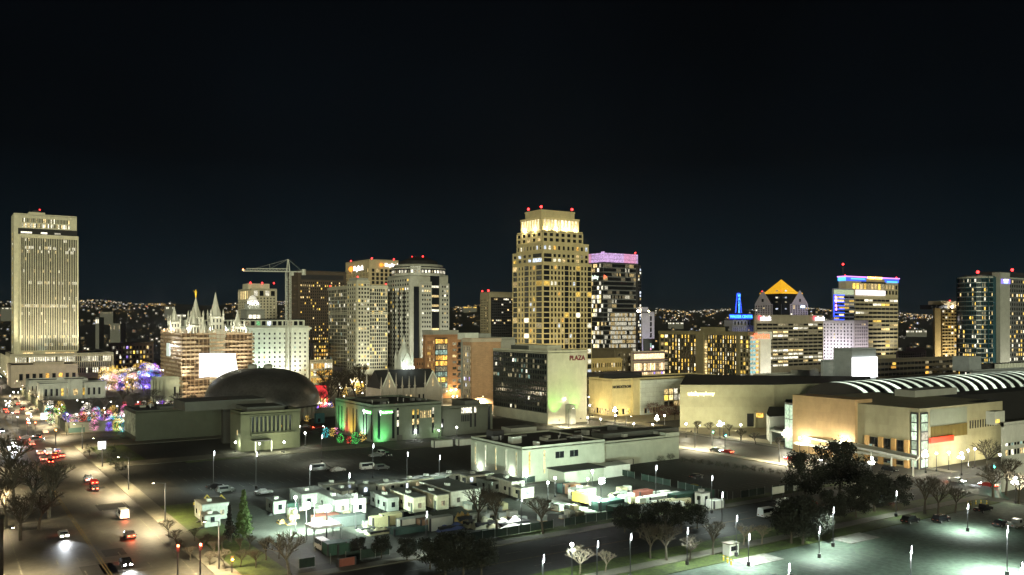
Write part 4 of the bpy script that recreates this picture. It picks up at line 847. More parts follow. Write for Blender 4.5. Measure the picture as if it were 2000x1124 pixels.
# vaulted skylight roof
d1 = 352; loc = wd2(1692, d1); VL = Bld.__new__(Bld); t = thing('vaulted_hall', 'long black barrel vaulted roof with many curved pale skylight strips', 'hall', loc)
k = (2060-1000)/FX; cx0 = (1692-1000)/FX*d1; Lv = (k*d1-cx0)/(CA-k*SA); hs, z_e, rise = 15, 13.2, 7.6
mb = MB(); N = 14; prof = [(hs-hs*math.cos(math.pi*i/N), z_e+rise*math.sin(math.pi*i/N)) for i in range(N+1)]
v = [(x, y, z) for x in (0, Lv) for y, z in prof]; mb.add(v, [(i, N+1+i, N+2+i, i+1) for i in range(N)]+[tuple(range(N+1)), tuple(range(2*N+1, N, -1))], mat('black_roof_metal', (.006, .006, .007), rough=.6, var=.2)); mb.build('vault', t, smooth=False)
MB().box(-.3, -.3, 0, Lv, 2*hs+.3, z_e, wall('vault_wall', (.012, .012, .012))).build('wall', t)
SK = mat('skylight_lit', (.5, .55, .5), var=0, emit=(.72, .85, .66), es=.72, evar=.2)
ns = 19
for i in range(ns):
    x = 1.5+i*(Lv-2)/ns; w = 2.9; m2 = MB(); vv = []
    for xx in (x, x+w):
        for (y, z) in prof[1:9]: 
            yy = y-hs; zz_ = z-z_e; q = .12; vv.append((xx, y+yy/hs*q, z+.12))
    m2.add(vv, [(j, 8+j, 9+j, j+1) for j in range(7)], SK)
    m2.build('skylight', t)
# -- department store
b = Bld('department_store', 'low department store with a dark roof, lettered sign and grey tiled wall', 'store', 1150, 1196, 1398, 744, 425, wall('store_cream', (.66, .56, .30)))
xt = b.pxs('W', 1246); TL = paneled('grey_tile', (.78, .84, .78), 5, 2.2, .06, .6)
mb = MB(); mb.box(xt, -2.2, 0, b.Ls, 6, b.H-.4, TL); b.part(mb, 'tiled_wing'); mb = MB(); mb.box(b.pxs('W', 1233), -1.4, 0, xt, 4, b.H+.3, MATS['store_cream']); b.part(mb, 'pilaster')
b.sign('W', (b.pxs('W', 1198)+b.pxs('W', 1230))/2, b.zy(757), 'NORDSTROM', 1.9, wall('sign_dark', (.03, .03, .03)), out=.2, bold=.05)
Ft = ((0, -2.2), (1, 0), (0, -1), 1); xa_, xb_ = b.pxs('W', 1290), b.pxs('W', 1336)
b.grid(Ft, xa_, xb_, 3, b.H-5, 5, 3, .8, .8, rnd(.75, (WARM, YEL, WHT)), pier=.3, pm=WHS); b.grid(Ft, xt+2, xa_-2, .6, 3.4, 6, 1, .8, .9, rnd(.4, (DIM, TEAL)), pier=.2); b.grid('W', 2, xt-5, .6, 3.6, 5, 1, .8, .9, rnd(.7, (YEL, WARM)), pier=.2); b.grid('N', 2, b.Le-2, .6, 3.6, 7, 1, .8, .9, rnd(.7, (YEL, WARM)), pier=.2)
b.vent(b.pxs('W', 1215), 14, b.pxs('W', 1290), 30, 2.5, METAL); b.done()

def clutter(b, n, seed, x0=2, y0=3, x1=None, y1=None):
    r_ = random.Random(seed); x1 = x1 or b.Ls-2; y1 = y1 or b.Le-3
    for i in range(n):
        x, y = r_.uniform(x0, x1), r_.uniform(y0, y1); k = r_.random(); m = MB(); z = b.H+.1
        if k < .4: w, l, h = r_.uniform(1, 2.4), r_.uniform(1, 3), r_.uniform(.8, 1.6); m.box(x, y, z, x+w, y+l, z+h, r_.choice((GRS, METAL, STEEL))); m.box(x+.1, y+.1, z+h, x+w-.1, y+l-.1, z+h+.12, METAL); nm = 'air_handler'
        elif k < .7: m.ring(x, y, [(.18, z), (.18, z+1.1), (.32, z+1.15), (.3, z+1.4)], 8, STEEL); nm = 'vent_pipe'
        else: m.box(x, y, z, x+r_.uniform(3, 8), y+.4, z+.45, STEEL); nm = 'duct'
        m.build(nm, b.root)
b = Bld('shopfront_row', 'low row of glowing shopfronts at the foot of the silver towers', 'shop row', 652, 656, 800, 741, 600, CB2, deep=14)
b.grid('W', .5, b.Ls-.5, .5, b.H-2.5, 16, 1, .7, .9, lambda c, r: R.choice((WARM, YEL, WHT, None)), pier=.4); b.grid('W', .5, b.Ls-.5, b.H-2.2, b.H-.3, 22, 1, .5, .7, rnd(.3, (WARM, DIM)), pier=.2); b.done()
b = Bld('bright_arcade', 'small brilliantly lit golden arcade right of the white block', 'shop', 602, 606, 650, 706, 640, CB2, deep=10)
b.grid('W', .3, b.Ls-.3, .5, b.H-1, 8, 3, .75, .7, lambda c, r: AMB if R.random() < .5 else WHT if R.random() < .6 else YEL, pier=.3); b.done()
# -- foreground blocks
b = Bld('plaza_hotel', 'eleven storey slab with a dark glazed long side and a blank white end wall', 'hotel', 963, 1070, 1146, 689, 391, wall('white_render', (.58, .56, .44)))
CW_ = wall('curtain_mullion', (.04, .045, .038)); b.grid('N', .6, b.Le-.4, 5, b.H-.6, 24, 11, .82, .62, lambda c, r: (R.choice((DIM, DIM, DIM, DIM, TEAL, WHT)) if R.random() < (.28 if r > 5 else .03) else None), pier=.25, sp=.1, pm=CW_)
b.sign('W', b.pxs('W', 1127), b.zy(701.5), 'PLAZA', 3.0, mat('sign_maroon', (.16, .008, .02), rough=.5, var=0), out=.2, bold=.08)
mb = MB(); mb.box(b.pxs('W', 1104), -4, 0, b.pxs('W', 1114), 0, 8.6, GRS); b.part(mb, 'stair_core'); b.vent(4, 6, 12, b.Le-14, 3, MATS['white_render']); b.vent(3, b.Le*.45, 10, b.Le*.75, 2.6, DRK, 'roof_tank'); clutter(b, 6, 6); b.done()
PBK = wall('plain_plaster', (.40, .43, .35))
b = Bld('low_concrete_block', 'low pale concrete block with slit windows and a black flat roof, behind the site cabins', 'building', 920, 1020, 1181, 878, 248, PBK, parapet=.6)
for k in range(5): b.win('N', b.pxs('N', 929+k*20), b.zy(905)-.6, .35, 6.4, WHT if k % 2 else WARM); b.blk('N', b.pxs('N', 929+k*20)-.4, b.pxs('N', 929+k*20)-.22, 0, .18, 2.6, 9); b.blk('N', b.pxs('N', 929+k*20)+.22, b.pxs('N', 929+k*20)+.4, 0, .18, 2.6, 9)
for px in (1034, 1063): b.win('W', b.pxs('W', px), 5.6, .45, 6.6, YEL if px == 1034 else WARM)
for px in (1093, 1121): 
    for q in (-1, 1): b.win('W', b.pxs('W', px)+q*.8, 7.2, 1.45, 1.9, GLASS)
    b.blk('W', b.pxs('W', px)-1.7, b.pxs('W', px)+1.7, 0, .25, 6.0, 6.2)
mb = MB(); mb.box(b.pxs('W', 1070), -8, 0, b.pxs('W', 1146), 0, 3.6, PBK); mb.box(b.pxs('W', 1070)-.4, -8.4, 3.6, b.pxs('W', 1146)+.4, 0, 3.9, ROOF); mb.box(b.pxs('W', 1146)+.1, -6, 0, b.Ls+5, 0, 3.4, WHS); b.part(mb, 'porch')
b.vent(3, 10, 6.5, 12, 2.2, GRS); b.vent(4, 22, 8, 26, 2.6, METAL); b.vent(b.pxs('W', 1060), 3, b.pxs('W', 1066), 5, 1.2, WHS); b.vent(16, 30, 26, 36, 1.8, GRS); clutter(b, 14, 14); b.done()
b = Bld('long_low_wing', 'long blank pale wall running right from the low concrete block', 'building', 1150, 1181, 1326, 866, 276, PBK, deep=34, parapet=.5)
b.blk('W', b.Ls-6, b.Ls, -3, 0.2, b.H, b.H+1.4); b.vent(6, 8, 40, 14, 1.6, DRK); clutter(b, 10, 10); b.done()
GS = wall('limestone_block', (.13, .155, .12))
b = Bld('library_block', 'low grey stone library with a black roof, tall slot windows and green signs', 'library', 655, 729, 862, 796, 333, GS, deep=None, parapet=.9)
for k, px in enumerate((740, 768)): b.win('W', b.pxs('W', px), 6.4, 1.0, 10.8, GLASS)
def slot(px, pat, w=.8):
    z = 2
    for m, h in pat: b.win('W', b.pxs('W', px), z+h/2, w, h, m); z += h
slot(777, ((GLASS, 3.5), (WHT, 2.4), (GLASS, 1.4), (WHT, 2.4), (GLASS, 1))); slot(807, ((GLASS, 3.8), (WARM, 2.2), (GLASS, 1.6), (YEL, 2.0))); slot(816, ((GLASS, 3.8), (WARM, 2.2), (GLASS, 1.6), (YEL, 2.0))); slot(845.5, ((GLASS, 4), (WARM, 2.0), (GLASS, 1.6), (WHT, 2.4)))
for k in range(6): b.win('W', b.pxs('W', 822+k*3.7), 9.6, .42, 2.8, WARM)
for px in (662, 668, 678, 690, 697, 710, 716, 726): b.win('N', b.pxs('N', px), 6.2, .8, 10.4, GLASS)
b.blk('W', b.pxs('W', 775), b.pxs('W', 785), 0, .5, 0, 2.2, DRK)
SG = glow('sign_green_board', (.05, .75, .04), .9); P, u, n, L = b.fr('W')
for f, a, w, tx in (('W', b.pxs('W', 754), 5.2, 'FamilySearch'), ('N', b.pxs('N', 719), 6.6, 'FamilySearch')):
    P, u, n, L = b.fr(f); mb = MB(); mb.ob(P, u, n, a-w/2, a+w/2, .08, .3, 10.6, 12.0, SG); mb.build('sign_board', b.root); b.sign(f, a+(.4 if f == 'W' else -.4), 11.3, tx, .86 if f == 'W' else 1.05, SGW, out=.42, bold=.03)
    c = a-(w/2-.1)*(1 if f == 'W' else -1); mb = MB(); mb.ob(P, u, n, c-.08, c+.08, .32, .45, 10.2, 11.2, SGW); mb.ball((P[0]+u[0]*c+n[0]*.4, P[1]+u[1]*c+n[1]*.4, 11.6), .5, SGW); mb.build('tree_emblem', b.root)
b.vent(6, 20, 16, 32, 1.2, DRK); clutter(b, 12, 12); b.done()
b = Bld('library_annex', 'dark annex of the library running right toward the slab hotel', 'building', 856, 864, 962, 799, 352, wall('annex_stone', (.09, .10, .08)))
for k in range(5): b.win('W', b.pxs('W', 902+k*3.4), 9.8, .55, 2.2, WHT); b.win('W', b.pxs('W', 902+k*3.4), 6.6, .5, 2.6, GLASS)
for px in (919.5, 928): b.win('W', b.pxs('W', px), 9.8, .9, 2.4, WHT); b.win('W', b.pxs('W', px), 5.6, .8, 5.6, GLASS)
b.win('W', b.pxs('W', 955), 6, 1.2, 10, GLASS); b.win('W', b.pxs('W', 864), 5, 1.0, 4, GLASS); b.vent(b.pxs('W', 915), 3, b.pxs('W', 945), 14, 2.4, DRK); b.done()
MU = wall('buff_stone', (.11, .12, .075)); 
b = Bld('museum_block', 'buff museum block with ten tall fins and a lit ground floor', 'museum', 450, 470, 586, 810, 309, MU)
zt_ = b.zy(816); zb_ = b.zy(847)
b.grid('W', b.pxs('W', 489), b.pxs('W', 570), zb_, zt_, 10, 1, .55, .98, None, pier=.5, sp=.4)
b.blk('W', b.pxs('W', 489), b.pxs('W', 572), 0, 1.6, b.zy(853), b.zy(849)); mb = MB(); mb.box(b.pxs('W', 491), -4.5, 3.8, b.pxs('W', 524), 0, 4.2, METAL); mb.box(b.pxs('W', 491), -4.4, 0, b.pxs('W', 491)+.4, -4, 3.8, WHS); mb.box(b.pxs('W', 522), -4.4, 0, b.pxs('W', 522)+.4, -4, 3.8, WHS); b.part(mb, 'porch')
b.win('N', 4, 6.4, .5, 1.8, WARM); b.win('W', b.pxs('W', 550), 8.2, .3, .8, YEL); b.vent(4, 6, 18, 20, 1.8, DRK); b.vent(-14, 22, 16, 40, 3.4, DRK, 'roof_monitor'); b.done()
b = Bld('museum_wing', 'long dark blank museum wing with a tall pale mural on its end wall', 'museum', 243, 265, 438, 806, 336, wall('buff_stone_unlit', (.055, .062, .042)), parapet=.6)  # wing's buff stone darkened in colour to read as unlit
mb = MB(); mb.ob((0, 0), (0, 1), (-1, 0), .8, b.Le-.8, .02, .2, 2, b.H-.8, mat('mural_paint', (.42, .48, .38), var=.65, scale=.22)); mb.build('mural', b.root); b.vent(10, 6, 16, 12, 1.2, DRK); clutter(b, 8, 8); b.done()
b = Bld('museum_link', 'unlit recessed link between the two museum blocks', 'building', 432, 436, 462, 803, 330, wall('link_stone', (.03, .03, .025))); b.done()
# gothic hall with many spires
b = Bld('gothic_hall', 'small gothic stone hall with a steep black roof, many white spires and a lit belfry', 'hall', 735, 858, 862, 768, 452, wall('gothic_stone', (.52, .48, .42)), deep=36, parapet=0)
b.Ls0 = b.Ls; 
GT = b.root; GSN = MATS['gothic_stone']
gx = lambda px, d: tuple(np_ - o for np_, o in zip(wd2(px, d), b.loc))
for c_ in list(GT.children): bpy.data.objects.remove(c_)
b.mb = MB(); b.tr = MB(); b.wins = []
WX, LY = 20, 34; ox, oy = gx(747, 455); H = 11
# footprint: local box from (ox,oy), WX along south, LY along east
mb = b.mb; mb.box(ox, oy, 0, ox+34, oy+20, H, GSN)
rf = MB(); rz_ = H+9.5; rf.add([(ox-.3, oy-.3, H), (ox+34.3, oy-.3, H), (ox+34.3, oy+20.3, H), (ox-.3, oy+20.3, H), (ox, oy+10, rz_), (ox+34, oy+10, rz_)], [(0, 1, 5, 4), (2, 3, 4, 5), (1, 2, 5), (3, 0, 4), (3, 2, 1, 0)], wall('slate_black', (.02, .02, .022))); rf.build('roof', GT)
def gable(cx, z0_, w, h, y):
    m = MB()
    v = [(cx-w/2, y, z0_), (cx+w/2, y, z0_), (cx, y, z0_+h), (cx-w/2, y+1, z0_), (cx+w/2, y+1, z0_), (cx, y+1, z0_+h)]
    m.box(cx-w/2, y, 0, cx+w/2, y+1, z0_, GSN); m.add(v, [(0, 1, 2), (5, 4, 3), (0, 3, 4, 1), (1, 4, 5, 2), (2, 5, 3, 0)], GSN)
    for s_1 in (-1, 1): m.tube((cx+s_1*(w/2+.3), y-.2, z0_-.3), (cx, y-.2, z0_+h+.4), .35, .35, W2, 4)
    m.tube((cx, y-.2, z0_+h*.1), (cx, y-.3, z0_+h*.55), .3, .3, WARM, 4); m.build('gable', GT)
gable(ox+29, H, 9, 8.5, oy-1.4); gable(ox+3, H, 8, 8.5, oy-1.4)
def pinn(x, y, z0_, h, w=.9):
    m = MB(); m.box(x-w/2, y-w/2, 0, x+w/2, y+w/2, z0_, GSN); m.ring(x, y, [(w*.55, z0_), (w*.55, z0_+h*.3), (w*.95, z0_+h*.34), (w*.5, z0_+h*.42), (.05, z0_+h)], 8, GSN); m.build('spire', GT)
for x, h in ((-1.5, 8), (2.4, 13), (7, 10), (10.6, 8), (14.6, 8), (18, 8), (24.2, 10.5), (33.8, 9)): pinn(ox+x, oy-1.8, H-1.5, h)
for x, h in ((0, 9), (6, 8), (28, 16), (34, 8)): pinn(ox+x, oy+20, H, h)
tx, ty = gx(789, 480); m = MB(); m.box(tx-4, ty-4, 0, tx+4, ty+4, 20, GSN); m.ring(tx, ty, [(5, 19.6), (5.4, 20.4), (4.3, 20.6), (3.9, 27), (2.6, 31), (1.1, 33.4), (.1, 39)], 8, WHS); m.build('belfry', GT)
for s_1 in (-1, 1):
    for s_2 in (-1, 1): m = MB(); m.ring(tx+s_1*3.4, ty+s_2*3.4, [(.7, 20), (.7, 26), (.9, 26.2), (.05, 30)], 6, WHS); m.build('belfry_pinnacle', GT)
m = MB(); m.add([(tx-3, ty-3.9, 24), (tx+3, ty-3.9, 24), (tx, ty-3.9, 30), (tx-3, ty-3.2, 24), (tx+3, ty-3.2, 24), (tx, ty-3.2, 30)], [(0, 1, 2), (5, 4, 3), (0, 3, 4, 1), (1, 4, 5, 2), (2, 5, 3, 0)], WHS); m.build('belfry_gable', GT)
for k in range(4): MB().box(tx-3.5+k*1.9, ty-5.9, 18.6, tx-2.3+k*1.9, ty-5.5, 22, glow('belfry_panel_glow', (.95, 1, .9), 1.6)).build('belfry_glow_panel', GT)  # glowing panels added so the belfry base looks lit
for k in range(7): b.wins.append(((ox, oy), (1, 0), (0, -1), 8.5+k*2.6, 5, 1, 5, R.choice((GLASS, WARM, DIM)), 0))
b.done()
# visitor building with ribbed round end, red-lit pavilion, teal booth
b = Bld('visitor_hall', 'whitish visitor hall with a ribbed drum end beside the scaffolding', 'hall', 296, 304, 368, 741, 505, wall('pale_green_stone', (.55, .58, .44)))
mb = MB(); 
for k in range(9): a_ = math.pi*(.6+k*.1); mb.tube((4+6*math.cos(a_), 6+6*math.sin(a_)-4, 0), (4+6*math.cos(a_), 6+6*math.sin(a_)-4, b.H-.5), .35, .35, MATS['pale_green_stone'])
b.part(mb, 'rib'); b.grid('W', b.Ls*.5, b.Ls-.5, 1, b.H-3, 3, 1, .4, .6, None, pier=.3); b.done()
b = Bld('red_lit_pavilion', 'small pavilion washed in bright red light right of the oval dome', 'pavilion', 608, 613, 640, 756, 470, mat('red_light_painted_panel', (.55, .08, .08), var=.5, scale=.12, emit=(1, .05, .06), es=.45), parapet=.4)  # red light put into panel colour and glow, no red lamp here
b.grid('W', .5, b.Ls-.5, .5, 5, 3, 1, .5, .8, rnd(1, (WARM, YEL)), pier=.2); b.done()
b = Bld('teal_booth', 'small teal panelled booth in front of the red lit pavilion', 'booth', 614, 617, 634, 812, 395, mat('teal_panel', (.08, .28, .30), var=.15)); b.win('W', 1.5, 1.5, 1.2, 1.6, GLASS); b.done()
# boundary walls
def wallrun(name, label, x0, y0, x1, y1, h, m, th=.6):
    t = thing(name, label, 'wall', (x0, y0, 0)); L = math.hypot(x1-x0, y1-y0); a = math.atan2(y1-y0, x1-x0); t.rotation_euler.z = a
    mb = MB(); mb.box(0, -th/2, 0, L, th/2, h, m); mb.build('panel', t); mb = MB(); mb.box(-.1, -th/2-.15, h, L+.1, th/2+.15, h+.25, CONC); mb.build('coping', t)
    n = max(1, int(L/9))
    for k in range(n+1): MB().box(k*L/n-.5, -th/2-.2, 0, k*L/n+.5, th/2+.2, h+.5, m).build('pier', t)
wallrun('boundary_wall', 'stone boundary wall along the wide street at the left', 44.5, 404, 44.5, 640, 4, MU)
wallrun('boundary_wall', 'stone boundary wall facing the camera before the coloured trees', 46, 403, 88, 403, 4.2, wall('dark_wall_stone', (.22, .24, .20))); wallrun('boundary_wall', 'stone boundary wall in front of the oval dome, left of the library', 96, 403, 175, 403, 4.2, MATS['dark_wall_stone'])
for p, q, lb in (((143, 205.0), (112, 205.0), 'green mesh site fence left of the low concrete block'), ((56, 157), (136, 157), 'site fence along the near side of the construction yard'), ((171, 203), (171, 158), 'site fence at the right side of the construction yard'), ((172, 157), (224, 157), 'low fence at the near side of the right car park')):
    t = thing('site_fence', lb, 'fence', (*p, 0)); L = math.dist(p, q); t.rotation_euler.z = math.atan2(q[1]-p[1], q[0]-p[0]); n = int(L/3)
    FM = wall('fence_mesh_green', (.012, .028, .021), var=.5); mb = MB()
    for k in range(n+1): mb.box(k*L/n-.04, -.04, 0, k*L/n+.04, .04, 2.1, STEEL)
    mb.build('post', t); mb = MB()
    for k in range(n): 
        if R.random() < .8: MB().box(k*L/n+.05, -.01, .2, (k+1)*L/n-.05, .01, 1.9, FM).build('mesh_panel', t)
# ================================================================ VEGETATION
BARK = wall('bark', (.06, .05, .035), scale=2, var=.3); BARKL = wall('pale_bark', (.20, .17, .12), scale=2, var=.3)  # the paler bark copy has lamp light put into its colour
def bare_tree(seed, h=10, spread=.55, bark=BARK, dens=1.0):
    r_ = random.Random(seed); tr = MB(); tw = MB()
    def grow(p, d, L, r, lv):
        n = 3 if lv < 2 else 2; q = p
        for i in range(n):
            d = (d+Vector((r_.uniform(-.13, .13), r_.uniform(-.13, .13), .05))).normalized(); q2 = q+d*(L/n)
            (tr if lv < 2 else tw).tube(q, q2, r*(1-.3*i/n), r*(1-.3*(i+1)/n), bark, 5 if lv < 2 else 3); q = q2
        if lv >= 4: return
        k = {0: 5, 1: 4, 2: 4, 3: 4}[lv]; k = max(2, round(k*dens))
        for i in range(k):
            a = 2*math.pi*(i+r_.random()*.7)/k; s = spread*r_.uniform(.6, 1.2)
            nd = (d+Vector((math.cos(a)*s*1.3, math.sin(a)*s*1.3, r_.uniform(-.22, .22)))).normalized()
            grow(q if i else q, nd, L*r_.uniform(.58, .8), max(.035, r*.58), lv+1)
            if lv in (1, 2) and r_.random() < .6: grow(q-d*L*.4, (nd+Vector((0, 0, -.1))).normalized(), L*.45, max(.035, r*.35), lv+2 if lv+2 <= 4 else 4)
    grow(Vector((0, 0, 0)), Vector((0, 0, 1)), h*.30, h*.030, 0); return tr.mesh('trunk'), tw.mesh('crown')
LEAF = wall('dark_leaves', (.010, .013, .006), scale=1.5, var=.5); LEAFG = wall('conifer_needles', (.07, .12, .03), scale=1.5, var=.5); LEAFR = wall('russet_leaves', (.10, .045, .03), scale=1.5, var=.4)
def leafy(seed, h=10, w=8.6, leaf=LEAF, n=5200, conic=False):
    r_ = random.Random(seed); tr = MB(); cr = MB()
    tr.tube((0, 0, 0), (.1, 0, h*.3), h*.03, h*.022, BARK, 7)
    cl = []
    for i in range(44 if not conic else 34):
        if conic:
            z = h*(.12+.86*i/34); rr = w/2*(1-i/34)*r_.uniform(.7, 1.05); a = i*2.4; cl.append((rr*.55*math.cos(a), rr*.55*math.sin(a), z, max(.35, rr*.55)))
        else:
            a = r_.uniform(0, 6.28); q = r_.uniform(.1, 1)**.6; z = r_.uniform(.28, .92); e_ = math.sqrt(max(.05, 1-((z-.55)/.48)**2)); cl.append((w/2*q*e_*math.cos(a), w/2*q*e_*math.sin(a), z*h, w*r_.uniform(.10, .2)))
    for x, y, z, r in cl[::3]: tr.tube((.1, 0, h*.28), (x*.8, y*.8, z), h*.010, h*.003, BARK, 4)
    for i in range(n):
        x, y, z, r = r_.choice(cl); v = Vector((r_.gauss(0, 1), r_.gauss(0, 1), r_.gauss(0, .8))); v = v.normalized()*r*r_.uniform(.5, 1.15)
        c = Vector((x, y, z))+v; a = Vector((r_.uniform(-1, 1), r_.uniform(-1, 1), r_.uniform(-1, 1))).normalized()*h*.021; b_ = a.cross(v).normalized()*h*.016
        cr.add([c-a, c+b_, c+a, c-b_], [(0, 1, 2, 3)], leaf)
    return tr.mesh('trunk'), cr.mesh('crown')
PROTO = {}
for i in range(5): PROTO['bare%d' % i] = bare_tree(11+i, 10, .5+.08*i)
for i in range(2): PROTO['pale%d' % i] = bare_tree(31+i, 10, .6, BARKL, 1.0)
for i in range(3): PROTO['leafy%d' % i] = leafy(51+i)
PROTO['conifer0'] = leafy(61, 10, 4.6, LEAFG, 4500, True); PROTO['conifer1'] = leafy(62, 10, 4, LEAF, 2000, True); PROTO['russet0'] = leafy(71, 10, 9, LEAFR, 1500); PROTO['shrub0'] = leafy(81, 10, 13, LEAF, 1400)
def tree(kind, px, py, top, label, name=None, group=None, xy=None, h=None):
    d = dd(py) if xy is None else depth(*xy); loc = xy or wd2(px, d); h = h or (py-top)/FX*d
    nm = name or {'b': 'bare_tree', 'p': 'bare_tree', 'l': 'leafy_tree', 'c': 'conifer_tree', 'r': 'russet_tree', 's': 'shrub'}[kind[0]]
    t = thing(nm, label, 'shrub' if nm == 'shrub' else 'tree', (*loc, 0), R.uniform(0, 6.28), group); t.scale = (h/10,)*3
    for me in PROTO[kind]: o = bpy.data.objects.new(me.name.split('.')[0], me); COL.objects.link(o); o.parent = t
    return t
T = tree
T('bare0', 970, 1037, 942, 'tall black bare tree behind the coloured tarpaulins, right one of a pair'); T('bare1', 934, 1032, 934, 'black bare tree behind the brown tank, left one of a pair')
T('bare2', 1060, 1044, 944, 'wide black bare tree on the grass right of the coloured tarpaulins'); T('pale0', 565, 1124, 1014, 'pale bare tree in the pool of light left of the white canopy')
T('bare3', 1302, 1096, 1002, 'dark bare tree beside the lower pavement, first from the left past the lit bare tree'); T('bare4', 1348, 1094, 1030, 'small slim bare tree beside a lamp on the lower pavement'); T('bare0', 1392, 1084, 1004, 'small bare tree left of the bright gate clearing')
T('bare1', 1270, 1092, 1010, 'thick dark bare tree just behind the lower pavement'); T('pale1', 1132, 1122, 1052, 'bare tree brightly lit by a lamp, at the corner of the right car park', 'bare_tree'); T('pale0', 1182, 1118, 1066, 'small pale lit bare tree right of the brightest lit tree'); 
T('pale1', 1452, 1066, 1012, 'broad pinkish lit bare tree above the bright gate clearing'); T('pale0', 1488, 1064, 1016, 'rounded pinkish lit bare tree, right neighbour of the broad one')
for i, (px, py, tp, w_) in enumerate(((1806, 1004, 914, 'large bare tree with steep limbs left of the car park fence'), (1833, 1006, 926, 'slender bare tree right of the steep limbed one'), (1866, 1002, 936, 'young bare tree on the bright grass'), (1925, 925, 838, 'yellowish bare tree in front of the dark slotted wall'), (1940, 972, 884, 'twin stemmed bare tree in front of the street corner'), (1965, 968, 880, 'bare tree beside the corner traffic lights'), (1990, 985, 905, 'bare tree at the far right edge of the corner'))): T('bare%d' % (i % 5), px, py, tp, w_)
T('leafy0', 1572, 975, 886, 'big dark leafy tree at the right end of the empty dark car park'); T('leafy1', 1640, 968, 860, 'tallest dark leafy tree, before the orange stone wing'); T('leafy2', 1708, 1000, 915, 'broad black leafy tree with red lights showing through'); T('leafy0', 1752, 998, 930, 'dark leafy tree at the right side of the black tree clump'); T('leafy1', 1672, 1012, 945, 'dark leafy tree in front of the black tree clump')
T('leafy2', 1545, 1062, 972, 'dark round tree on the lower grass strip, left of a pair'); T('leafy1', 1568, 1064, 970, 'dark round tree on the lower grass strip, right of a pair'); T('leafy0', 1626, 1018, 958, 'dim leafy tree behind the slim white lamp post'); T('leafy2', 1600, 1056, 990, 'olive leafy tree beside the bright wash of ground light')
T('conifer0', 476, 1052, 956, 'green lit conifer left of the construction yard'); T('conifer1', 448, 1058, 985, 'dark conifer behind the green lit one'); 
for i, (px, py, tp) in enumerate(((520, 1095, 1040), (545, 1092, 1050), (500, 1110, 1062), (470, 1108, 1064), (440, 1112, 1060), (420, 1090, 1050))): T('bare%d' % (i % 5), px, py, tp, ['dark bare bush right of the small amber signal', 'dark bare bush nearest the pale tree', 'low dark bush above the yellow kerb', 'spreading dark bush at the roadside', 'brown bare bush left of the small amber signal', 'brown bare bush right of the red road signals'][i], 'shrub')
for i, (px, py, tp) in enumerate(((870, 1124, 1046), (905, 1128, 1040), (940, 1130, 1050), (840, 1112, 1052), (795, 1096, 1050), (745, 1090, 1046), (700, 1086, 1050))): T('leafy%d' % (i % 3), px, py, tp, ['black tree in the dark patch, under the row of containers', 'tallest black tree at the bottom middle', 'black tree at the right side of the dark patch', 'black tree below the white container', 'black tree below the green container', 'black tree at the left of the dark patch', 'black tree beside the red and white board'][i])
for i, (px, py, tp) in enumerate(((1250, 1050, 985), (1290, 1046, 978), (1330, 1040, 980), (1362, 1034, 985), (1220, 1040, 988))): T('leafy%d' % (i % 3), px, py, tp, ['black leafy tree behind the thick bare tree', 'black leafy tree, middle of five above the lower pavement', 'black leafy tree left of the small guard hut', 'black leafy tree at the right of the dark row of five', 'black leafy tree below the brightest yard floodlight'][i])
lbl = 'brown bare bush on the corner lawn right of the wide street'
for i, (px, py) in enumerate(((350, 1080), (372, 1096), (395, 1075), (410, 1105), (436, 1076), (452, 1060), (380, 1058), (405, 1066), (330, 1050), (345, 1066), (470, 1080), (488, 1074))): T('bare%d' % (i % 5), px, py, py-R.uniform(30, 48), lbl, 'shrub', group='brown bushes on the corner lawn')
lbl = 'dim brown bare tree on the verge at the left side of the wide street'
for i, (px, py) in enumerate(((12, 1030), (40, 1056), (28, 985), (60, 1000), (75, 1036), (96, 1012), (20, 950))): T('bare%d' % (i % 5), px, py, py-R.uniform(95, 130), lbl, group='bare trees at the left verge')
lbl = 'bare tree in the gardens between the oval dome and the silver towers'
for i, (px, py) in enumerate(((630, 790), (645, 796), (660, 780), (676, 774), (695, 780), (712, 776), (728, 782), (668, 790), (640, 770), (622, 800), (705, 768), (742, 778))): T('bare%d' % (i % 5), px, py, py-R.uniform(50, 75), lbl, group='bare trees beside the dome gardens')
lbl = 'bare tree in the walled gardens left of the oval dome'
for i, (px, py) in enumerate(((262, 800), (285, 806), (312, 800), (335, 805), (350, 796), (372, 802), (240, 792), (222, 800), (390, 800), (300, 788), (205, 810), (180, 800))): T('bare%d' % (i % 5), px, py, py-R.uniform(28, 45), lbl, group='bare trees in the walled gardens')
for i, (px, py) in enumerate(((1278, 818), (1296, 822), (1318, 820), (1262, 806))): T('russet0', px, py, py-34, ['russet tree left of the blank sand hall, lit from below', 'middle russet tree before the sand hall', 'russet tree touching the corner of the blank sand hall', 'small russet tree before the grey tiled wall'][i])
for i, (px, py) in enumerate(((1362, 848), (1385, 850), (1425, 852), (1447, 862), (1476, 868), (1520, 880), (1165, 800), (1188, 798))): T('bare%d' % (i % 5), px, py, py-32, ['bare tree before the blank sand hall below its sign', 'second bare tree below the glowing sign', 'bare tree beside the street lamps at the blank hall', 'bare tree at the right of the crossing', 'olive bare tree beside the dark doorway', 'bare tree by the entry block', 'bare tree at the yellow store corner', 'small bare tree before the store sign'][i])
lbl = 'dark clipped bush edging the unlit car park'
for i in range(14): px = 1335+i*17; py = 905+i*2.2; T('shrub0', px, py, py-12, lbl, group='bushes along the dark car park')
for i, (px, py) in enumerate(((1200, 905), (1225, 900), (1290, 905), (1310, 900))): T('shrub0', px, py, py-14, 'dark bush below the long blank wing', group='bushes below the long wing')
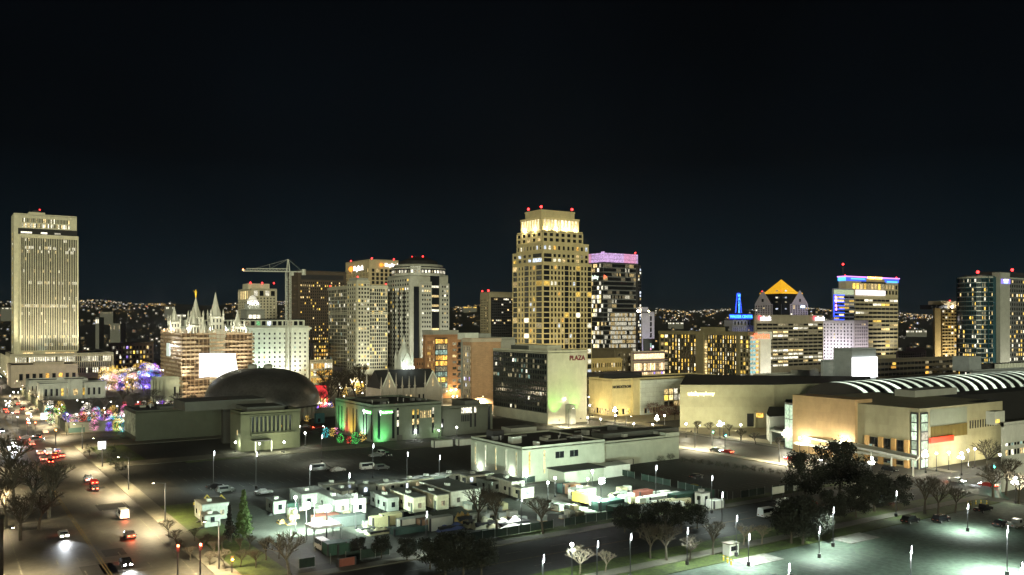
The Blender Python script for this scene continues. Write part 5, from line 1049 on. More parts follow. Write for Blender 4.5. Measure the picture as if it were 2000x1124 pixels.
for i, (px, py) in enumerate(((175, 890), (205, 905), (225, 915), (250, 905), (215, 890), (235, 925))): T('shrub0', px, py, py-22, 'olive bush on the corner lawn below the mural wall', group='bushes below the mural')
# trees strung with lights
def bulbs(seed, m, n=260, h=10, w=7, r=.05):
    r_ = random.Random(seed); mb = MB()
    for i in range(n):
        z = r_.uniform(.15, 1)*h; rr = w/2*math.sqrt(max(0.03, 1-((z/h-.5)/.55)**2)); a = r_.uniform(0, 6.28); rr *= r_.random()**.45; c = (rr*math.cos(a), rr*math.sin(a), z)
        mb.add([(c[0]+r, c[1], c[2]), (c[0]-r, c[1], c[2]), (c[0], c[1]+r, c[2]), (c[0], c[1]-r, c[2]), (c[0], c[1], c[2]+r), (c[0], c[1], c[2]-r)], [(0, 2, 4), (2, 1, 4), (1, 3, 4), (3, 0, 4), (2, 0, 5), (1, 2, 5), (3, 1, 5), (0, 3, 5)], m)
    return mb.mesh('light_string')
LC = {'red': (1, .06, .05), 'violet': (.35, .08, 1), 'green': (.1, .9, .15), 'gold': (1, .62, .12), 'white': (1, .9, .7), 'cyan': (.08, .8, .85), 'blue': (.08, .12, 1), 'pink': (1, .25, .6)}
BM = {k: bulbs(i, glow('bulb_'+k, v, 7)) for i, (k, v) in enumerate(LC.items())}
def xtree(px, py, hh, c, where, i=0):
    t = T('bare%d' % (i % 5), px, py, 0, 'bare tree strung with %s lights %s' % (c, where), 'lit_tree', 'trees with %s lights %s' % (c, where), h=hh)
    o = bpy.data.objects.new('light_string', BM[c]); COL.objects.link(o); o.parent = t; struct(o, 'stuff'); o.scale = (1, 1, 1)
rx = random.Random(5)
for i in range(64):
    px = rx.uniform(90, 245); py = 848-rx.random()**1.3*34-(235-px)*.06; c = rx.choice(['red', 'violet', 'green', 'gold', 'white', 'cyan', 'violet', 'gold', 'white', 'blue', 'pink']); xtree(px, py, rx.uniform(2.8, 6.5), c, 'in the walled garden by the wide street', i)
for i in range(86):
    px = rx.uniform(200, 325); py = rx.uniform(738, 768)-(max(0, px-290))*.1; c = rx.choice(['violet', 'blue', 'cyan']) if px > 270 and rx.random() < .7 else rx.choice(['gold', 'white', 'gold', 'white', 'gold', 'pink', 'blue']); xtree(px, py, rx.uniform(6, 14), c, 'left of the scaffolded church', i)
for i in range(16): px = rx.uniform(240, 360); xtree(px, rx.uniform(795, 812), rx.uniform(3, 5), rx.choice(['gold', 'white', 'red', 'violet']), 'in front of the visitor hall', i)
for i, (px, py, c) in enumerate(((636, 858, 'cyan'), (665, 868, 'green'), (682, 870, 'red'), (694, 872, 'green'), (650, 856, 'gold'), (656, 850, 'pink'), (600, 826, 'gold'), (625, 812, 'blue'), (632, 808, 'pink'), (645, 806, 'blue'), (648, 800, 'gold'), (628, 796, 'gold'), (640, 792, 'gold'), (708, 866, 'gold'))): xtree(px, py, rx.uniform(3, 5.5), c, 'between the museum and the library', i)
for i, (px, py) in enumerate(((700, 772), (672, 778), (720, 770), (1180, 806), (1163, 806))): xtree(px, py, 7, 'gold', 'near the silver towers' if px < 1000 else 'at the yellow store corner', i)

# ================================================================ LAMPS
LD = {}
def ldata(P, col, r=.35, kind='POINT', ang=2.2, blend=.8):
    k = (P, col, r, kind, ang)
    if k not in LD:
        l = bpy.data.lights.new('lamp_light', kind); l.energy = P; l.color = col; l.shadow_soft_size = r
        if kind == 'SPOT': l.spot_size = ang; l.spot_blend = blend
        LD[k] = l
    return LD[k]
def light(parent, z, P, col, x=0, y=0, rot=None, kind='POINT', ang=2.2, r=.35):
    o = bpy.data.objects.new('lamp_light', ldata(P, col, r, kind, ang)); COL.objects.link(o); o.parent = parent; o.location = (x, y, z)
    if rot: o.rotation_euler = rot
    return o
WC, YC, GC = (.93, 1, .86), (1, .80, .42), (.76, 1, .80)
LM = {}
def lampmesh(style, h):
    k = (style, h)
    if k in LM: return LM[k]
    p = MB(); g_ = MB()
    if style == 'globe':
        p.ring(0, 0, [(.28, 0), (.28, .5), (.12, .7), (.08, h-.6), (.14, h-.5)], 8, METAL); g_.ball((0, 0, h), .32, LAMPW)
    elif style == 'double':
        p.ring(0, 0, [(.3, 0), (.3, .6), (.13, .8), (.09, h+.6)], 8, METAL); g_.ball((0, 0, h+1.1), .40, LAMPW)
        for a in (0, 2.1, 4.2): p.tube((0, 0, h-.9), (.7*math.cos(a), .7*math.sin(a), h-.5), .05, .05, METAL, 4); g_.ball((.7*math.cos(a), .7*math.sin(a), h-.15), .36, LAMPW)
    elif style == 'path':
        p.ring(0, 0, [(.12, 0), (.06, .3), (.05, h-.2)], 6, METAL); g_.ball((0, 0, h), .17, LAMPW)
    elif style == 'flood':
        p.ring(0, 0, [(.16, 0), (.12, h-.3), (.12, h)], 8, METAL); p.box(-.7, -.1, h-.1, .7, .1, h+.1, STEEL)
        for x in (-.36, .36):
            for zq in (.1, .75): g_.box(x-.3, -.5, h+zq, x+.3, -.1, h+zq+.55, glow('flood_glow', (1, 1, .97), 90))
    elif style == 'pole':
        p.ring(0, 0, [(.35, 0), (.35, .8), (.1, .85), (.08, h)], 8, METAL); p.tube((0, 0, h), (.5, 0, h+.2), .05, .05, METAL, 4); g_.ring(.25, 0, [(.06, h-1.1), (.09, h-.4), (.06, h+.1)], 8, glow('pole_glow', (.92, .97, 1), 9))
    elif style == 'cobra':
        p.ring(0, 0, [(.16, 0), (.1, h)], 8, METAL); p.tube((0, 0, h), (2.4, 0, h+.4), .06, .05, METAL, 5); p.box(2.2, -.18, h+.3, 3.0, .18, h+.5, METAL); g_.box(2.4, -.10, h+.24, 2.8, .10, h+.29, LAMPY)
    elif style == 'wall':
        p.box(-.15, -.05, h-.2, .15, .1, h+.3, METAL); g_.ball((0, -.25, h), .30, LAMPW)
    LM[k] = (p.mesh('pole' if style != 'wall' else 'bracket'), g_.mesh('lantern')); return LM[k]
def lamp(px, py, h, P, col, style, label, group=None, d=None, rz=0, xy=None, cat='street lamp', lz=None, r=.35):
    d = d or FX*(CH-h)/(py-HY); loc = xy or wd2(px, d)
    t = thing({'flood': 'floodlight_mast', 'wall': 'wall_lamp'}.get(style, 'street_lamp'), label, {'flood': 'floodlight', 'wall': 'wall lamp'}.get(style, cat), (*loc, 0), rz, group)
    for me in lampmesh(style, h): o = bpy.data.objects.new(me.name.split('.')[0], me); COL.objects.link(o); o.parent = t
    if P:
        z = h-.75 if style in ('globe', 'pole', 'flood') else (h+.5 if style == 'double' else h)
        rt_ = Vector((.25, 1, -.38)).to_track_quat('-Z', 'Y').to_euler() if style == 'flood' else None
        light(t, lz or z, P*3.2 if h >= 6 and style in ('pole', 'cobra') else P*1.1, col, kind='SPOT' if style == 'flood' or (h >= 6 and style in ('pole', 'cobra')) else 'POINT', ang=2.75, rot=rt_, x={'cobra': 2.6}.get(style, 0), y={'wall': -.8, 'flood': .9}.get(style, 0), r=r)
    return t
lamp(598, 994, 6, 24000, GC, 'flood', 'wide white floodlight at the left of the construction yard'); lamp(638, 999, 6.5, 42000, GC, 'flood', 'brightest white floodlight, above the white canopy'); lamp(1174, 945, 7, 42000, GC, 'flood', 'dazzling white floodlight mast right of the low concrete block')
lamp(695, 972, 7, 1500, GC, 'globe', 'small white lamp behind the grey cabins, nearest the floodlights'); lamp(577, 972, 8, 1200, WC, 'globe', 'slim lamp left of the wide floodlight'); lamp(614, 977, 7, 900, WC, 'globe', 'small lamp between the two left floodlights')
WL = [(937, 913, 'N'), (998, 922, 'N'), (1027, 928, 'N'), (1084, 935, 'W2'), (1148, 938, 'W2')]
for i, (px, py, f) in enumerate(((938, 912, 0), (1000, 922, 0), (1026, 930, 1), (1176, 908, 1))):
    x0, y0 = wd2(1020, 248); dpx = lambda q: ((q-1000)/FX)
    k = dpx(px)
    if f == 0: c0 = x0*CA-y0*SA; t_ = (c0-k*248)/(k*CA+SA); xy = (x0-.35, y0+t_)
    else: c0 = x0*CA-y0*SA; t_ = (k*248-c0)/(CA-k*SA); xy = (x0+t_, y0-.35)
    hh = zz(py, depth(*xy)); lamp(px, py, hh, 300, WC, 'wall', ['bright wall lamp at the left end of the low concrete block', 'wall lamp on the left side of the low concrete block near its corner', 'wall lamp right beside the corner of the low concrete block', 'bright lamp at the right end of the low concrete block'][i], xy=xy, rz=0 if f else -math.pi/2)
lamp(1070, 943, 5, 700, WC, 'globe', 'round lamp before the porch of the low concrete block, left one'); lamp(1084, 934, 5, 700, WC, 'globe', 'round lamp at the porch corner, second from the left'); lamp(1148, 936, 4.5, 700, YC, 'globe', 'warm round lamp right of the porch'); lamp(1157, 921, 5, 3200, GC, 'globe', 'glaring white lamp on the right side of the porch roof')
# street by the convention hall
for i, (px, py, s, P) in enumerate(((1406, 830, 'double', 3200), (1413, 828, 'globe', 0), (1447, 830, 'globe', 1500), (1340, 828, 'globe', 1500), (1533, 848, 'double', 3200), (1645, 866, 'double', 3800), (1703, 903, 'double', 4200), (1808, 889, 'double', 2800), (1829, 886, 'globe', 0), (1853, 884, 'globe', 900), (1878, 893, 'double', 2800), (1891, 880, 'globe', 900), (1904, 877, 'globe', 900), (1958, 888, 'double', 4000), (1984, 942, 'double', 4200), (1994, 905, 'globe', 900), (1562, 856, 'globe', 1800), (1580, 862, 'globe', 1800))):
    lamp(px, py, 5.5, P, (1, .93, .66), s, ['bright triple globe lamp at the crossing before the blank hall', 'small lamp touching the bright crossing lamp', 'single globe lamp between the crossing and the dark doorway', 'globe lamp at the left end of the blank hall', 'triple globe lamp at the entry block', 'triple globe lamp before the orange stone wing', 'triple globe lamp above the black leafy tree', 'triple globe lamp at the glass corner slot', 'small lamp under the red banner', 'small globe lamp, first right of the banner', 'bright triple globe lamp before the slotted wall', 'small globe lamp behind the bright triple one', 'small globe lamp below the dark wall slots', 'largest globe lamp, at the white corner pavilion', 'triple globe lamp at the lower right street corner', 'globe lamp on the far right edge', 'globe lamp under the white canopy, left one', 'globe lamp under the white canopy, right one'][i])
for i, (px, py, P) in enumerate(((1167, 768, 1800), (1150, 776, 1500), (1152, 792, 1500), (1235, 773, 2600), (1295, 773, 2600), (1322, 774, 2600), (1201, 802, 6000), (1202, 812, 0), (1283, 818, 6500), (1238, 828, 2400), (1173, 819, 2400), (1148, 816, 1600), (1275, 829, 900), (1298, 812, 1500))):
    lamp(px, py, 5.5, P, (1, .86, .52), 'double' if i in (6, 8) else 'globe', ['globe lamp at the yellow store corner', 'upper globe lamp beside the slab hotel', 'lower globe lamp beside the slab hotel', 'globe lamp before the store lettering', 'globe lamp at the lit store windows', 'globe lamp by the corner of the sand hall', 'triple globe lamp on the open square before the store', 'small lamp under the triple one on the square', 'bright triple globe lamp below the russet trees', 'low globe lamp above the long blank wing', 'globe lamp above the flat roof of the low block', 'globe lamp at the foot of the slab hotel', 'tiny lamp under the russet trees', 'globe lamp behind the middle russet tree'][i])
# museum / library
for i, (px, py, h, P, c, s) in enumerate(((460, 864, 3.4, 700, (.95, 1, .7), 'globe'), (507, 867, 3.6, 900, (.95, 1, .7), 'globe'), (555, 864, 3.8, 1100, (.95, 1, .66), 'globe'), (596, 846, 5, 1200, (1, .95, .7), 'globe'), (812, 841, 3.5, 450, (.95, 1, .9), 'globe'), (892, 835, 4, 450, (.95, 1, .9), 'globe'), (857, 841, 3, 120, (.3, 1, .15), 'globe'), (628, 850, 9, 1500, (1, .95, .7), 'pole'), (717, 845, 3, 0, WC, 'globe'), (1099, 794, 11, 0, (.5, 1, .3), 'wall'))):
    xy = None
    if i == 9: x0, y0 = wd2(1070, 391); xy = (x0+9, y0-.35)
    lamp(px, py, h, P, c, s, ['lamp at the left side of the museum block', 'lamp at the museum porch', 'bright lamp before the museum ground floor', 'lamp on the street behind the museum block', 'lamp at the library doors', 'lamp at the library annex', 'small green lamp on the library', 'tall twin arm lamp right of the museum block', 'small lamp at the library corner', 'small lamp on the white end wall of the slab hotel'][i], xy=xy)
def flood(x, y, z, P, col, tgt, ang, label, r=.5):  # spot in a housing, for landmark floods and for added fills
    t = thing('flood_fill_light', label, 'floodlight', (x, y, z)); mb = MB(); mb.box(-.35, -.2, 0, .35, .2, .25, METAL); mb.box(-.3, -.15, .25, .3, .15, .5, METAL); mb.build('housing', t)
    o = light(t, .8, P, col, kind='SPOT', ang=ang, r=r); v = Vector(tgt)-Vector((x, y, z+.8)); o.rotation_euler = v.to_track_quat('-Z', 'Y').to_euler(); return t
X, Y = wd2(729, 333)
flood(X+3, Y-4, 0, 3600, (.2, 1, .3), (X+3, Y, 3), 1.9, 'green floodlight at the near corner of the library'); flood(X-4, Y+9, 0, 9000, (.55, 1, .65), (X, Y+9, 6), 1.7, 'pale green floodlight on the left side of the library')
flood(X-5, Y+21, 0, 7000, (1, .55, .08), (X, Y+21, 6), 1.6, 'amber floodlight on the left side of the library'); flood(X-4.5, Y+30, 0, 9000, (.25, 1, .3), (X, Y+31, 6), 1.5, 'green floodlight at the far end of the library'); flood(X-4, Y+26, 0, 4000, (1, .15, .1), (X, Y+26, 4), 1.4, 'red floodlight on the left side of the library')
X, Y = wd2(1070, 391)
flood(X+3.4, Y-4, 2, 4200, (.22, 1, .10), (X+4, Y, 13), 1.3, 'green uplight at the left foot of the white end wall'); flood(X+15.5, Y-4, 2, 4200, (.22, 1, .10), (X+13, Y, 13), 1.3, 'green uplight at the right foot of the white end wall')
# parking area and road lamps
for i, (px, py, h, P, s) in enumerate(((1779, 1068, 9, 13000, 'pole'), (1967, 1028, 9, 14000, 'pole'), (1627, 992, 8, 3000, 'pole'), (1438, 1008, 8, 2000, 'pole'), (1462, 1044, 6, 2600, 'pole'), (1600, 1030, 6, 2600, 'pole'), (1540, 1102, 9, 14000, 'pole'), (1231, 1044, 8, 900, 'pole'), (1166, 1058, 8, 600, 'pole'), (1117, 1064, 6, 2600, 'globe'), (1890, 985, 6, 3000, 'pole'), (1342, 1032, 7, 1600, 'pole'), (1060, 1085, 9, 2500, 'pole'), (1750, 960, 6, 600, 'pole'), (1390, 930, 9, 1600, 'pole'), (1281, 910, 9, 1600, 'pole'), (1410, 962, 8, 1500, 'pole'), (417, 882, 10, 1400, 'pole'), (500, 884, 10, 900, 'pole'), (728, 868, 10, 800, 'pole'), (795, 884, 10, 900, 'pole'), (858, 890, 9, 500, 'pole'), (605, 910, 9, 250, 'pole'), (681, 925, 9, 350, 'pole'), (832, 1000, 8, 1000, 'pole'), (1018, 970, 7, 1500, 'pole'), (1995, 1100, 9, 12000, 'pole'))):
    lamp(px, py, h, P, (.86, 1, .9), s, ['slim lit lamp post at the bottom of the right car park', 'lamp post on a yellow base in the right car park', 'slim lamp post above the bright wash at the lower grass', 'lamp post above the bright gate clearing, left one', 'lamp post above the bright gate clearing, right one', 'lamp post over the brightest wash of ground light', 'lamp post in the middle of the right car park', 'slim lamp post before the black trees', 'slim lamp post right of the two pale lit trees', 'lamp lighting the brightest pale tree', 'lamp post beside the three bollards at the car park entrance', 'lamp post on the lower pavement', 'lamp post at the lower left corner of the right car park', 'lamp post hidden among the black leafy trees', 'lamp post in the middle of the unlit car park', 'lamp post left in the unlit car park', 'lamp post at the near side of the unlit car park', 'lamp post in the dark car park before the museum wing', 'lamp post before the museum porch', 'lamp post before the green lit library corner', 'lamp post before the library doors', 'lamp post before the library annex', 'unlit looking slim post in the dark car park', 'slim post behind the site cabins', 'lamp post between the cabins and the containers', 'lamp post before the lit fence', 'lamp post at the lower right corner'][i])
k = 0
for y in range(165, 640, 46):
    for x, rz in ((43.5, math.pi), (8.5, 0)):
        k += 1; far = y > 330
        lamp(0, 0, 9, 6500 if y < 300 else 5500, (1, .80, .46), 'cobra', ('arm lamp on the right kerb of the wide street' if x > 40 else 'arm lamp on the left kerb of the wide street'), 'arm lamps on the %s kerb of the wide street' % ('right' if x > 40 else 'left'), d=100, xy=(x, y+(0 if x > 40 else 14)), rz=rz)
for y in range(190, 420, 38): lamp(0, 0, 8, 12000, (1, .88, .58), 'cobra', 'arm lamp on the near kerb of the street before the convention hall', 'arm lamps before the convention hall', d=100, xy=(230, y))
rl = random.Random(9)
for i in range(26): px = rl.uniform(90, 390); py = rl.uniform(790, 822); lamp(px, py-8, 3.6, 500 if i % 2 else 0, (.9, .9, 1), 'path', 'small round path lamp in the walled gardens left of the oval dome', 'path lamps left of the oval dome')
for i in range(44): px = rl.uniform(600, 760); py = rl.uniform(738, 790); lamp(px, py, 5, 1500 if i % 4 == 0 else 0, (1, .82, .5), 'path', 'small warm path lamp between the oval dome and the gothic hall', 'path lamps right of the oval dome')
for i in range(16): px = rl.uniform(815, 960); py = rl.uniform(745, 776); lamp(px, py, 5, 1500, (1, .72, .3), 'globe', 'warm street lamp at the foot of the brick buildings', 'street lamps at the brick buildings')
for i in range(12): px = rl.uniform(200, 330); py = rl.uniform(722, 750); lamp(px, py, 6, 1500, (1, .85, .6) if i % 3 else (.5, .35, 1), 'globe', 'round lamp among the strung trees left of the scaffolded church', 'lamps left of the scaffolded church')
# floodlights on landmarks
bx0, by0 = wd2(27, 700); flood(bx0+10, by0-26, 20, 40000, (1, .90, .62), (bx0+14, by0, 60), 1.6, 'roof floodlight aimed at the left part of the tall office slab'); flood(bx0+44, by0-26, 20, 40000, (1, .90, .62), (bx0+40, by0, 60), 1.6, 'roof floodlight aimed at the right part of the tall office slab')
kx, ky = k0; flood(kx-14, ky-16, 0, 60000, (.96, 1, .88), (kx+6, ky+6, 52), .62, 'floodlight before the left corner of the scaffolded church'); flood(kx+34, ky-20, 0, 60000, (1, .97, .82), (kx+18, ky, 52), .62, 'floodlight before the right corner of the scaffolded church')
flood(kx-16, ky+30, 0, 2200, (.8, 1, .95), (kx+6, ky+36, 40), 1.4, 'floodlight at the left side of the scaffolded church')  # added fill for the dim left side of the scaffolding
m_ = thing('scaffold_floodlight', 'glaring white floodlight fixed high on the left corner of the scaffolding', 'floodlight', (kx-7.2, ky+14, 32)); MB().box(-.5, -.6, -.4, -.1, .6, .4, glow('flood_glow', (1, 1, .97), 90)).build('lamp_face', m_); MB().box(-.1, -.7, -.5, .3, .7, .5, METAL).build('housing', m_); light(m_, 0, 1500, (.85, .95, 1), x=-1.6)
wx, wy = wd2(358, 590); flood(wx+44, wy-12, 0, 42000, (.78, 1, .80), (wx+50, wy, 26), 1.9, 'floodlight at the foot of the white block, right one'); flood(wx+24, wy-12, 0, 20000, (.72, .78, 1), (wx+20, wy, 36), 1.7, 'floodlight at the foot of the white block, left one'); flood(wx+72, wy-12, 0, 26000, (1, .95, .78), (wx+72, wy, 30), 1.7, 'floodlight at the right foot of the white block')
gxx, gyy = wd2(789, 480); flood(gxx-3, gyy-14, 11, 9000, (.8, 1, .85), (gxx, gyy-3, 26), 1.0, 'floodlight aimed at the lit belfry'); 
px_, py_ = wd2(617, 420); flood(px_+4, py_+2, 0, 12000, (.22, .12, 1), (px_-8, py_+12, 9), 1.6, 'violet floodlight at the right side of the oval dome')
px_, py_ = wd2(400, 440); flood(px_-4, py_-4, 0, 4000, (.5, .45, 1), (px_+10, py_+8, 12), 1.4, 'bluish floodlight at the left side of the oval dome')
X, Y = wd2(1675, 300); 
for k, (q, P) in enumerate(((-7, 3500), (6, 5500), (18, 5500))): flood(263-4.5, 184+q, 0, P, (1, .70, .30), (268, 184+q+2, 10), 2.2, ['amber floodlight at the foot of the sand hall windows', 'amber floodlight at the near end of the orange stone wing', 'amber floodlight at the middle of the orange stone wing'][k])
X, Y = wd2(1796, 272); flood(X+16, Y-8, 0, 3500, (1, .92, .6), (X+18, Y, 7), 2.2, 'floodlight under the red banner'); flood(X+34, Y-8, 0, 3000, (1, .88, .5), (X+34, Y, 6), 2.2, 'floodlight below the dark wall slots')
for k, px in enumerate((1350, 1395, 1440)): X, Y = wd2(px, 366); flood(X, Y, 0, 3600, (1, .95, .62), (X+7, Y+11, 6), 2.3, ['floodlight at the left foot of the blank sand hall', 'floodlight at the middle of the blank sand hall', 'floodlight at the right foot of the blank sand hall'][k])
X, Y = wd2(1196, 425); flood(X+6, Y-6, 0, 1500, (1, .85, .45), (X+6, Y, 6), 2.2, 'floodlight below the store lettering'); flood(X-6, Y+8, 0, 2200, (1, .75, .3), (X, Y+8, 7), 2.2, 'amber floodlight at the yellow store side')
X, Y = wd2(470, 309); flood(X+12, Y-9, 0, 3000, (1, 1, .62), (X+12, Y, 4), 2.3, 'floodlight before the museum porch')
cb = B99; f0, f1 = A5_[0], A5_[1]
for f, n_ in ((f0, 4), (f1, 2)):
    P, u, n, L = f
    for k in range(n_): a = L*(k+.5)/n_; o = light(cb.root, cb.H+1.2, 1500, (1, .85, .5), x=P[0]+u[0]*a+n[0]*1.6, y=P[1]+u[1]*a+n[1]*1.6, r=.3)
flood(cb.loc[0]-14, cb.loc[1]-16, 0, 60000, (1, .82, .42), (cb.loc[0]+2, cb.loc[1], 60), 1.5, 'floodlight at the foot of the stepped beige tower')

for x, y, P in ((-3, -4, 1300), (10, -5, 1700), (20, -5, 1700), (33, -4, 1300), (-5, 20, 1300), (-5, 40, 1700), (10, 42, 1300)):  # point lights added to brighten the spires above the scaffolding
    t = thing('spire_fill_light', 'small floodlight on the top scaffold deck aimed up at the church spires', 'floodlight', (kx+x, ky+y, 41.4), group='floodlights on the top scaffold deck'); MB().box(-.25, -.2, -.3, .25, .2, .1, METAL).build('housing', t); light(t, .5, P, (1, .97, .80))

def washes(nm, a, P, col, lb, off=22, zt=None, z0=0):  # added fill spots that brighten tower fronts left too dark
    q = REG[nm]; x, y = q.loc[0]+q.Ls*a, q.loc[1]-off; flood(x, y, z0, P, col, (q.loc[0]+q.Ls*a, q.loc[1], zt or q.H*.55), 2.0, lb)
washes('balcony_tower', .3, 50000, (1, .86, .5), 'floodlight at the foot of the tan balcony tower', 26); washes('pale_hotel', .4, 30000, (1, .9, .95), 'floodlight at the foot of the pale block with small windows', 26); washes('white_slab', .4, 22000, (.85, .82, 1), 'floodlight below the lilac white slab', 20, 40)
washes('pyramid_tower', .7, 45000, (.75, .65, 1), 'violet white floodlight at the right foot of the pyramid roofed tower', 30, 70); washes('round_crowned_tower', .5, 50000, (1, 1, .85), 'floodlight at the foot of the round crowned tower', 30, 60); washes('pillared_tower', .2, 50000, (1, 1, .8), 'floodlight at the foot of the pillared silver tower', 30, 50)
washes('old_office_block', .4, 20000, (.3, .35, 1), 'blue floodlight below the neon mast', 24, 50); washes('curved_glass_tower', .15, 20000, (1, .95, .75), 'floodlight at the foot of the grey blade wall', 26, 40)

def pt(nm, x, y, z, P, col, lb):  # added point lights that brighten the stonework close by
    t = thing('small_fill_light', lb, 'floodlight', (x, y, z)); MB().box(-.2, -.2, -.3, .2, .2, .1, METAL).build('housing', t); light(t, .5, P, col)
pt('', gxx-2, gyy-9, 22, 1100, (.85, 1, .88), 'small floodlight before the belfry of the gothic hall'); gx0, gy0 = gx(747, 455); GL_ = REG['gothic_hall'].loc
pt('', gx0+GL_[0]+6, gy0+GL_[1]-7, 7, 2200, (.85, 1, .85), 'small floodlight at the left gable of the gothic hall'); pt('', gx0+GL_[0]+20, gy0+GL_[1]-7, 7, 2200, (.85, 1, .85), 'small floodlight before the pinnacles of the gothic hall'); pt('', gx0+GL_[0]+30, gy0+GL_[1]-7, 7, 2200, (1, 1, .85), 'small floodlight at the right gable of the gothic hall')
q = REG['pale_hotel']; flood(q.loc[0]-26, q.loc[1]+q.Le*.5, 0, 60000, (.95, .9, 1), (q.loc[0], q.loc[1]+q.Le*.5, 28), 2.1, 'floodlight at the left foot of the pale block with small windows')  # added fill spot for the block's left face
washes('blue_topped_tower', .7, 60000, (1, .95, .75), 'floodlight at the foot of the blue topped tower', 34, 60); washes('grid_hotel', .8, 16000, (1, .97, .85), 'floodlight at the foot of the white hotel slab', 22, 20)

for i in range(34): px = rl.uniform(-5, 62); py = rl.uniform(700, 800)+px*.5; lamp(px, py, 6, 1400 if i % 5 == 0 else 0, (1, .85, .6), 'path', 'tiny street lamp far up the wide street at the left edge', 'tiny lamps far up the wide street')
pt('', kx-9, ky+6, 30, 1500, (.7, .85, 1), 'small bluish floodlight hung off the left of the scaffolding')

flood(kx-6, ky-22, 0, 8500, (1, .86, .62), (kx+2, ky, 18), 1.5, 'warm floodlight before the left half of the scaffolding'); flood(kx+30, ky-22, 0, 8500, (1, .86, .62), (kx+26, ky, 18), 1.5, 'warm floodlight before the right half of the scaffolding')
# ================================================================ CRANE
t = thing('tower_crane', 'white tower crane with lattice mast and long jib, beside the scaffolded church', 'crane', wd2(563, 545))
CWH = wall('crane_white', (.62, .64, .56)); dc = 545; zj = zz(531, dc); ztop = zz(507, dc)
mb = MB(); 
for sx in (-1, 1):
    for sy in (-1, 1): mb.box(sx*1.3-.18, sy*1.3-.18, 0, sx*1.3+.18, sy*1.3+.18, zj, CWH)
n = int(zj/3)
for i in range(n):
    z0_, z1_ = i*3, i*3+3
    for sgn, ax in ((-1, 0), (1, 0), (-1, 1), (1, 1)):
        p = ((-1.3, sgn*1.3, z0_), (1.3, sgn*1.3, z1_)) if ax == 0 else ((sgn*1.3, -1.3, z0_), (sgn*1.3, 1.3, z1_)); mb.tube(p[0], p[1], .09, .09, CWH, 4); mb.tube((p[0][0], p[0][1], z0_), (p[1][0], p[1][1], z0_), .08, .08, CWH, 4)
mb.build('mast', t)
jd = Vector((-CA*.96-.28*SA, SA*.96-.28*CA, 0)).normalized(); sd = Vector((-jd.y, jd.x, 0)); Lj = 27
mb = MB(); 
def jp(s, o, z): v = jd*s+sd*o; return (v.x, v.y, z)
for o in (-.9, .9): mb.tube(jp(-9, o, zj), jp(Lj, o, zj), .34, .3, CWH, 4)
mb.tube(jp(0, 0, zj+1.8), jp(Lj-2, 0, zj+1.5), .28, .22, CWH, 4)
for i in range(14):
    for o in (-.9, .9): mb.tube(jp(i*2-.0, o, zj), jp(i*2+1, 0, zj+1.7), .09, .09, CWH, 4); mb.tube(jp(i*2+1, 0, zj+1.7), jp(i*2+2, o, zj), .09, .09, CWH, 4)
mb.build('jib', t)
mb = MB(); mb.tube(jp(.9, .6, zj), jp(.2, 0, ztop), .42, .3, CWH, 4); mb.tube(jp(-.9, .6, zj), jp(-.2, 0, ztop), .42, .3, CWH, 4); mb.tube(jp(.9, -.6, zj), jp(.2, 0, ztop), .42, .3, CWH, 4); mb.tube(jp(-.9, -.6, zj), jp(-.2, 0, ztop), .42, .3, CWH, 4); mb.build('apex', t)
mb = MB(); mb.tube(jp(0, 0, ztop), jp(20, 0, zj+1.6), .06, .06, CWH, 4); mb.tube(jp(0, 0, ztop), jp(11, 0, zj+1.7), .06, .06, CWH, 4); mb.tube(jp(0, 0, ztop), jp(-8.5, 0, zj+.2), .06, .06, CWH, 4); mb.tube(jp(11, 0, zj+1.6), jp(11.4, 0, zj+4.5), .15, .1, CWH, 4); mb.build('tie_rod', t)
mb = MB(); mb.tube(jp(-9.5, 0, zj-2), jp(-9.5, 0, zj+1.6), 1.3, 1.3, CWH, 6); mb.build('counterweight', t); mb = MB(); mb.box(1.4, -1, zj-2.4, 3.2, 1, zj-.2, CWH); mb.build('cab', t)
mb = MB(); mb.ball(jp(Lj, 0, zj+.8), .45, glow('beacon_orange', (1, .2, .05), 12)); mb.build('beacon_light', t)

# ================================================================ SITE CABINS, CONTAINERS, YARD
def cabin_mesh(L, S, H, m, nw, ne, litn):
    """parts of one portable cabin; long side runs east"""
    P_ = []; mb = MB(); mb.box(0, 0, .35, S, L, H, m)
    for k in range(int(L/1.2)): mb.box(-.05, .2+k*1.2, .4, 0, .32+k*1.2, H-.1, m)
    P_.append(('body', mb)); mb = MB(); mb.box(-.15, -.15, H, S+.15, L+.15, H+.18, wall('cabin_roof', (.20, .21, .19))); P_.append(('roof', mb)); mb = MB()
    for x in (.2, S-.5):
        for y in (.3, L/2, L-.6): mb.box(x, y, 0, x+.3, y+.3, .35, METAL)
    P_.append(('skid', mb)); mb = MB(); mb.box(S*.3, L*.4, H+.18, S*.3+1, L*.4+1.3, H+.8, GRS); P_.append(('air_conditioner', mb)); mb = MB(); mb.box(-1.1, .7, 0, -.12, 1.5, .2, METAL); mb.box(-.7, .7, .2, -.12, 1.5, .38, METAL); P_.append(('step', mb))
    for k in range(nw):
        y = L*(k+.6)/(nw+.2); mb = MB(); mb.box(-.10, y-.5, 1.4, -.03, y+.5, 2.4, R.choice((WARM, DIM)) if k < litn else GLASS); P_.append(('window', mb))
    mb = MB(); mb.box(-.10, .6, .4, -.04, 1.5, 2.5, wall('cabin_door', (.10, .11, .10))); P_.append(('door', mb))
    for k in range(ne): x = S*(k+.5)/ne; mb = MB(); mb.box(x-.45, -.09, 1.3, x+.45, -.02, 2.5, R.choice((GLASS, DIM, COOL))); P_.append(('window', mb))
    return P_
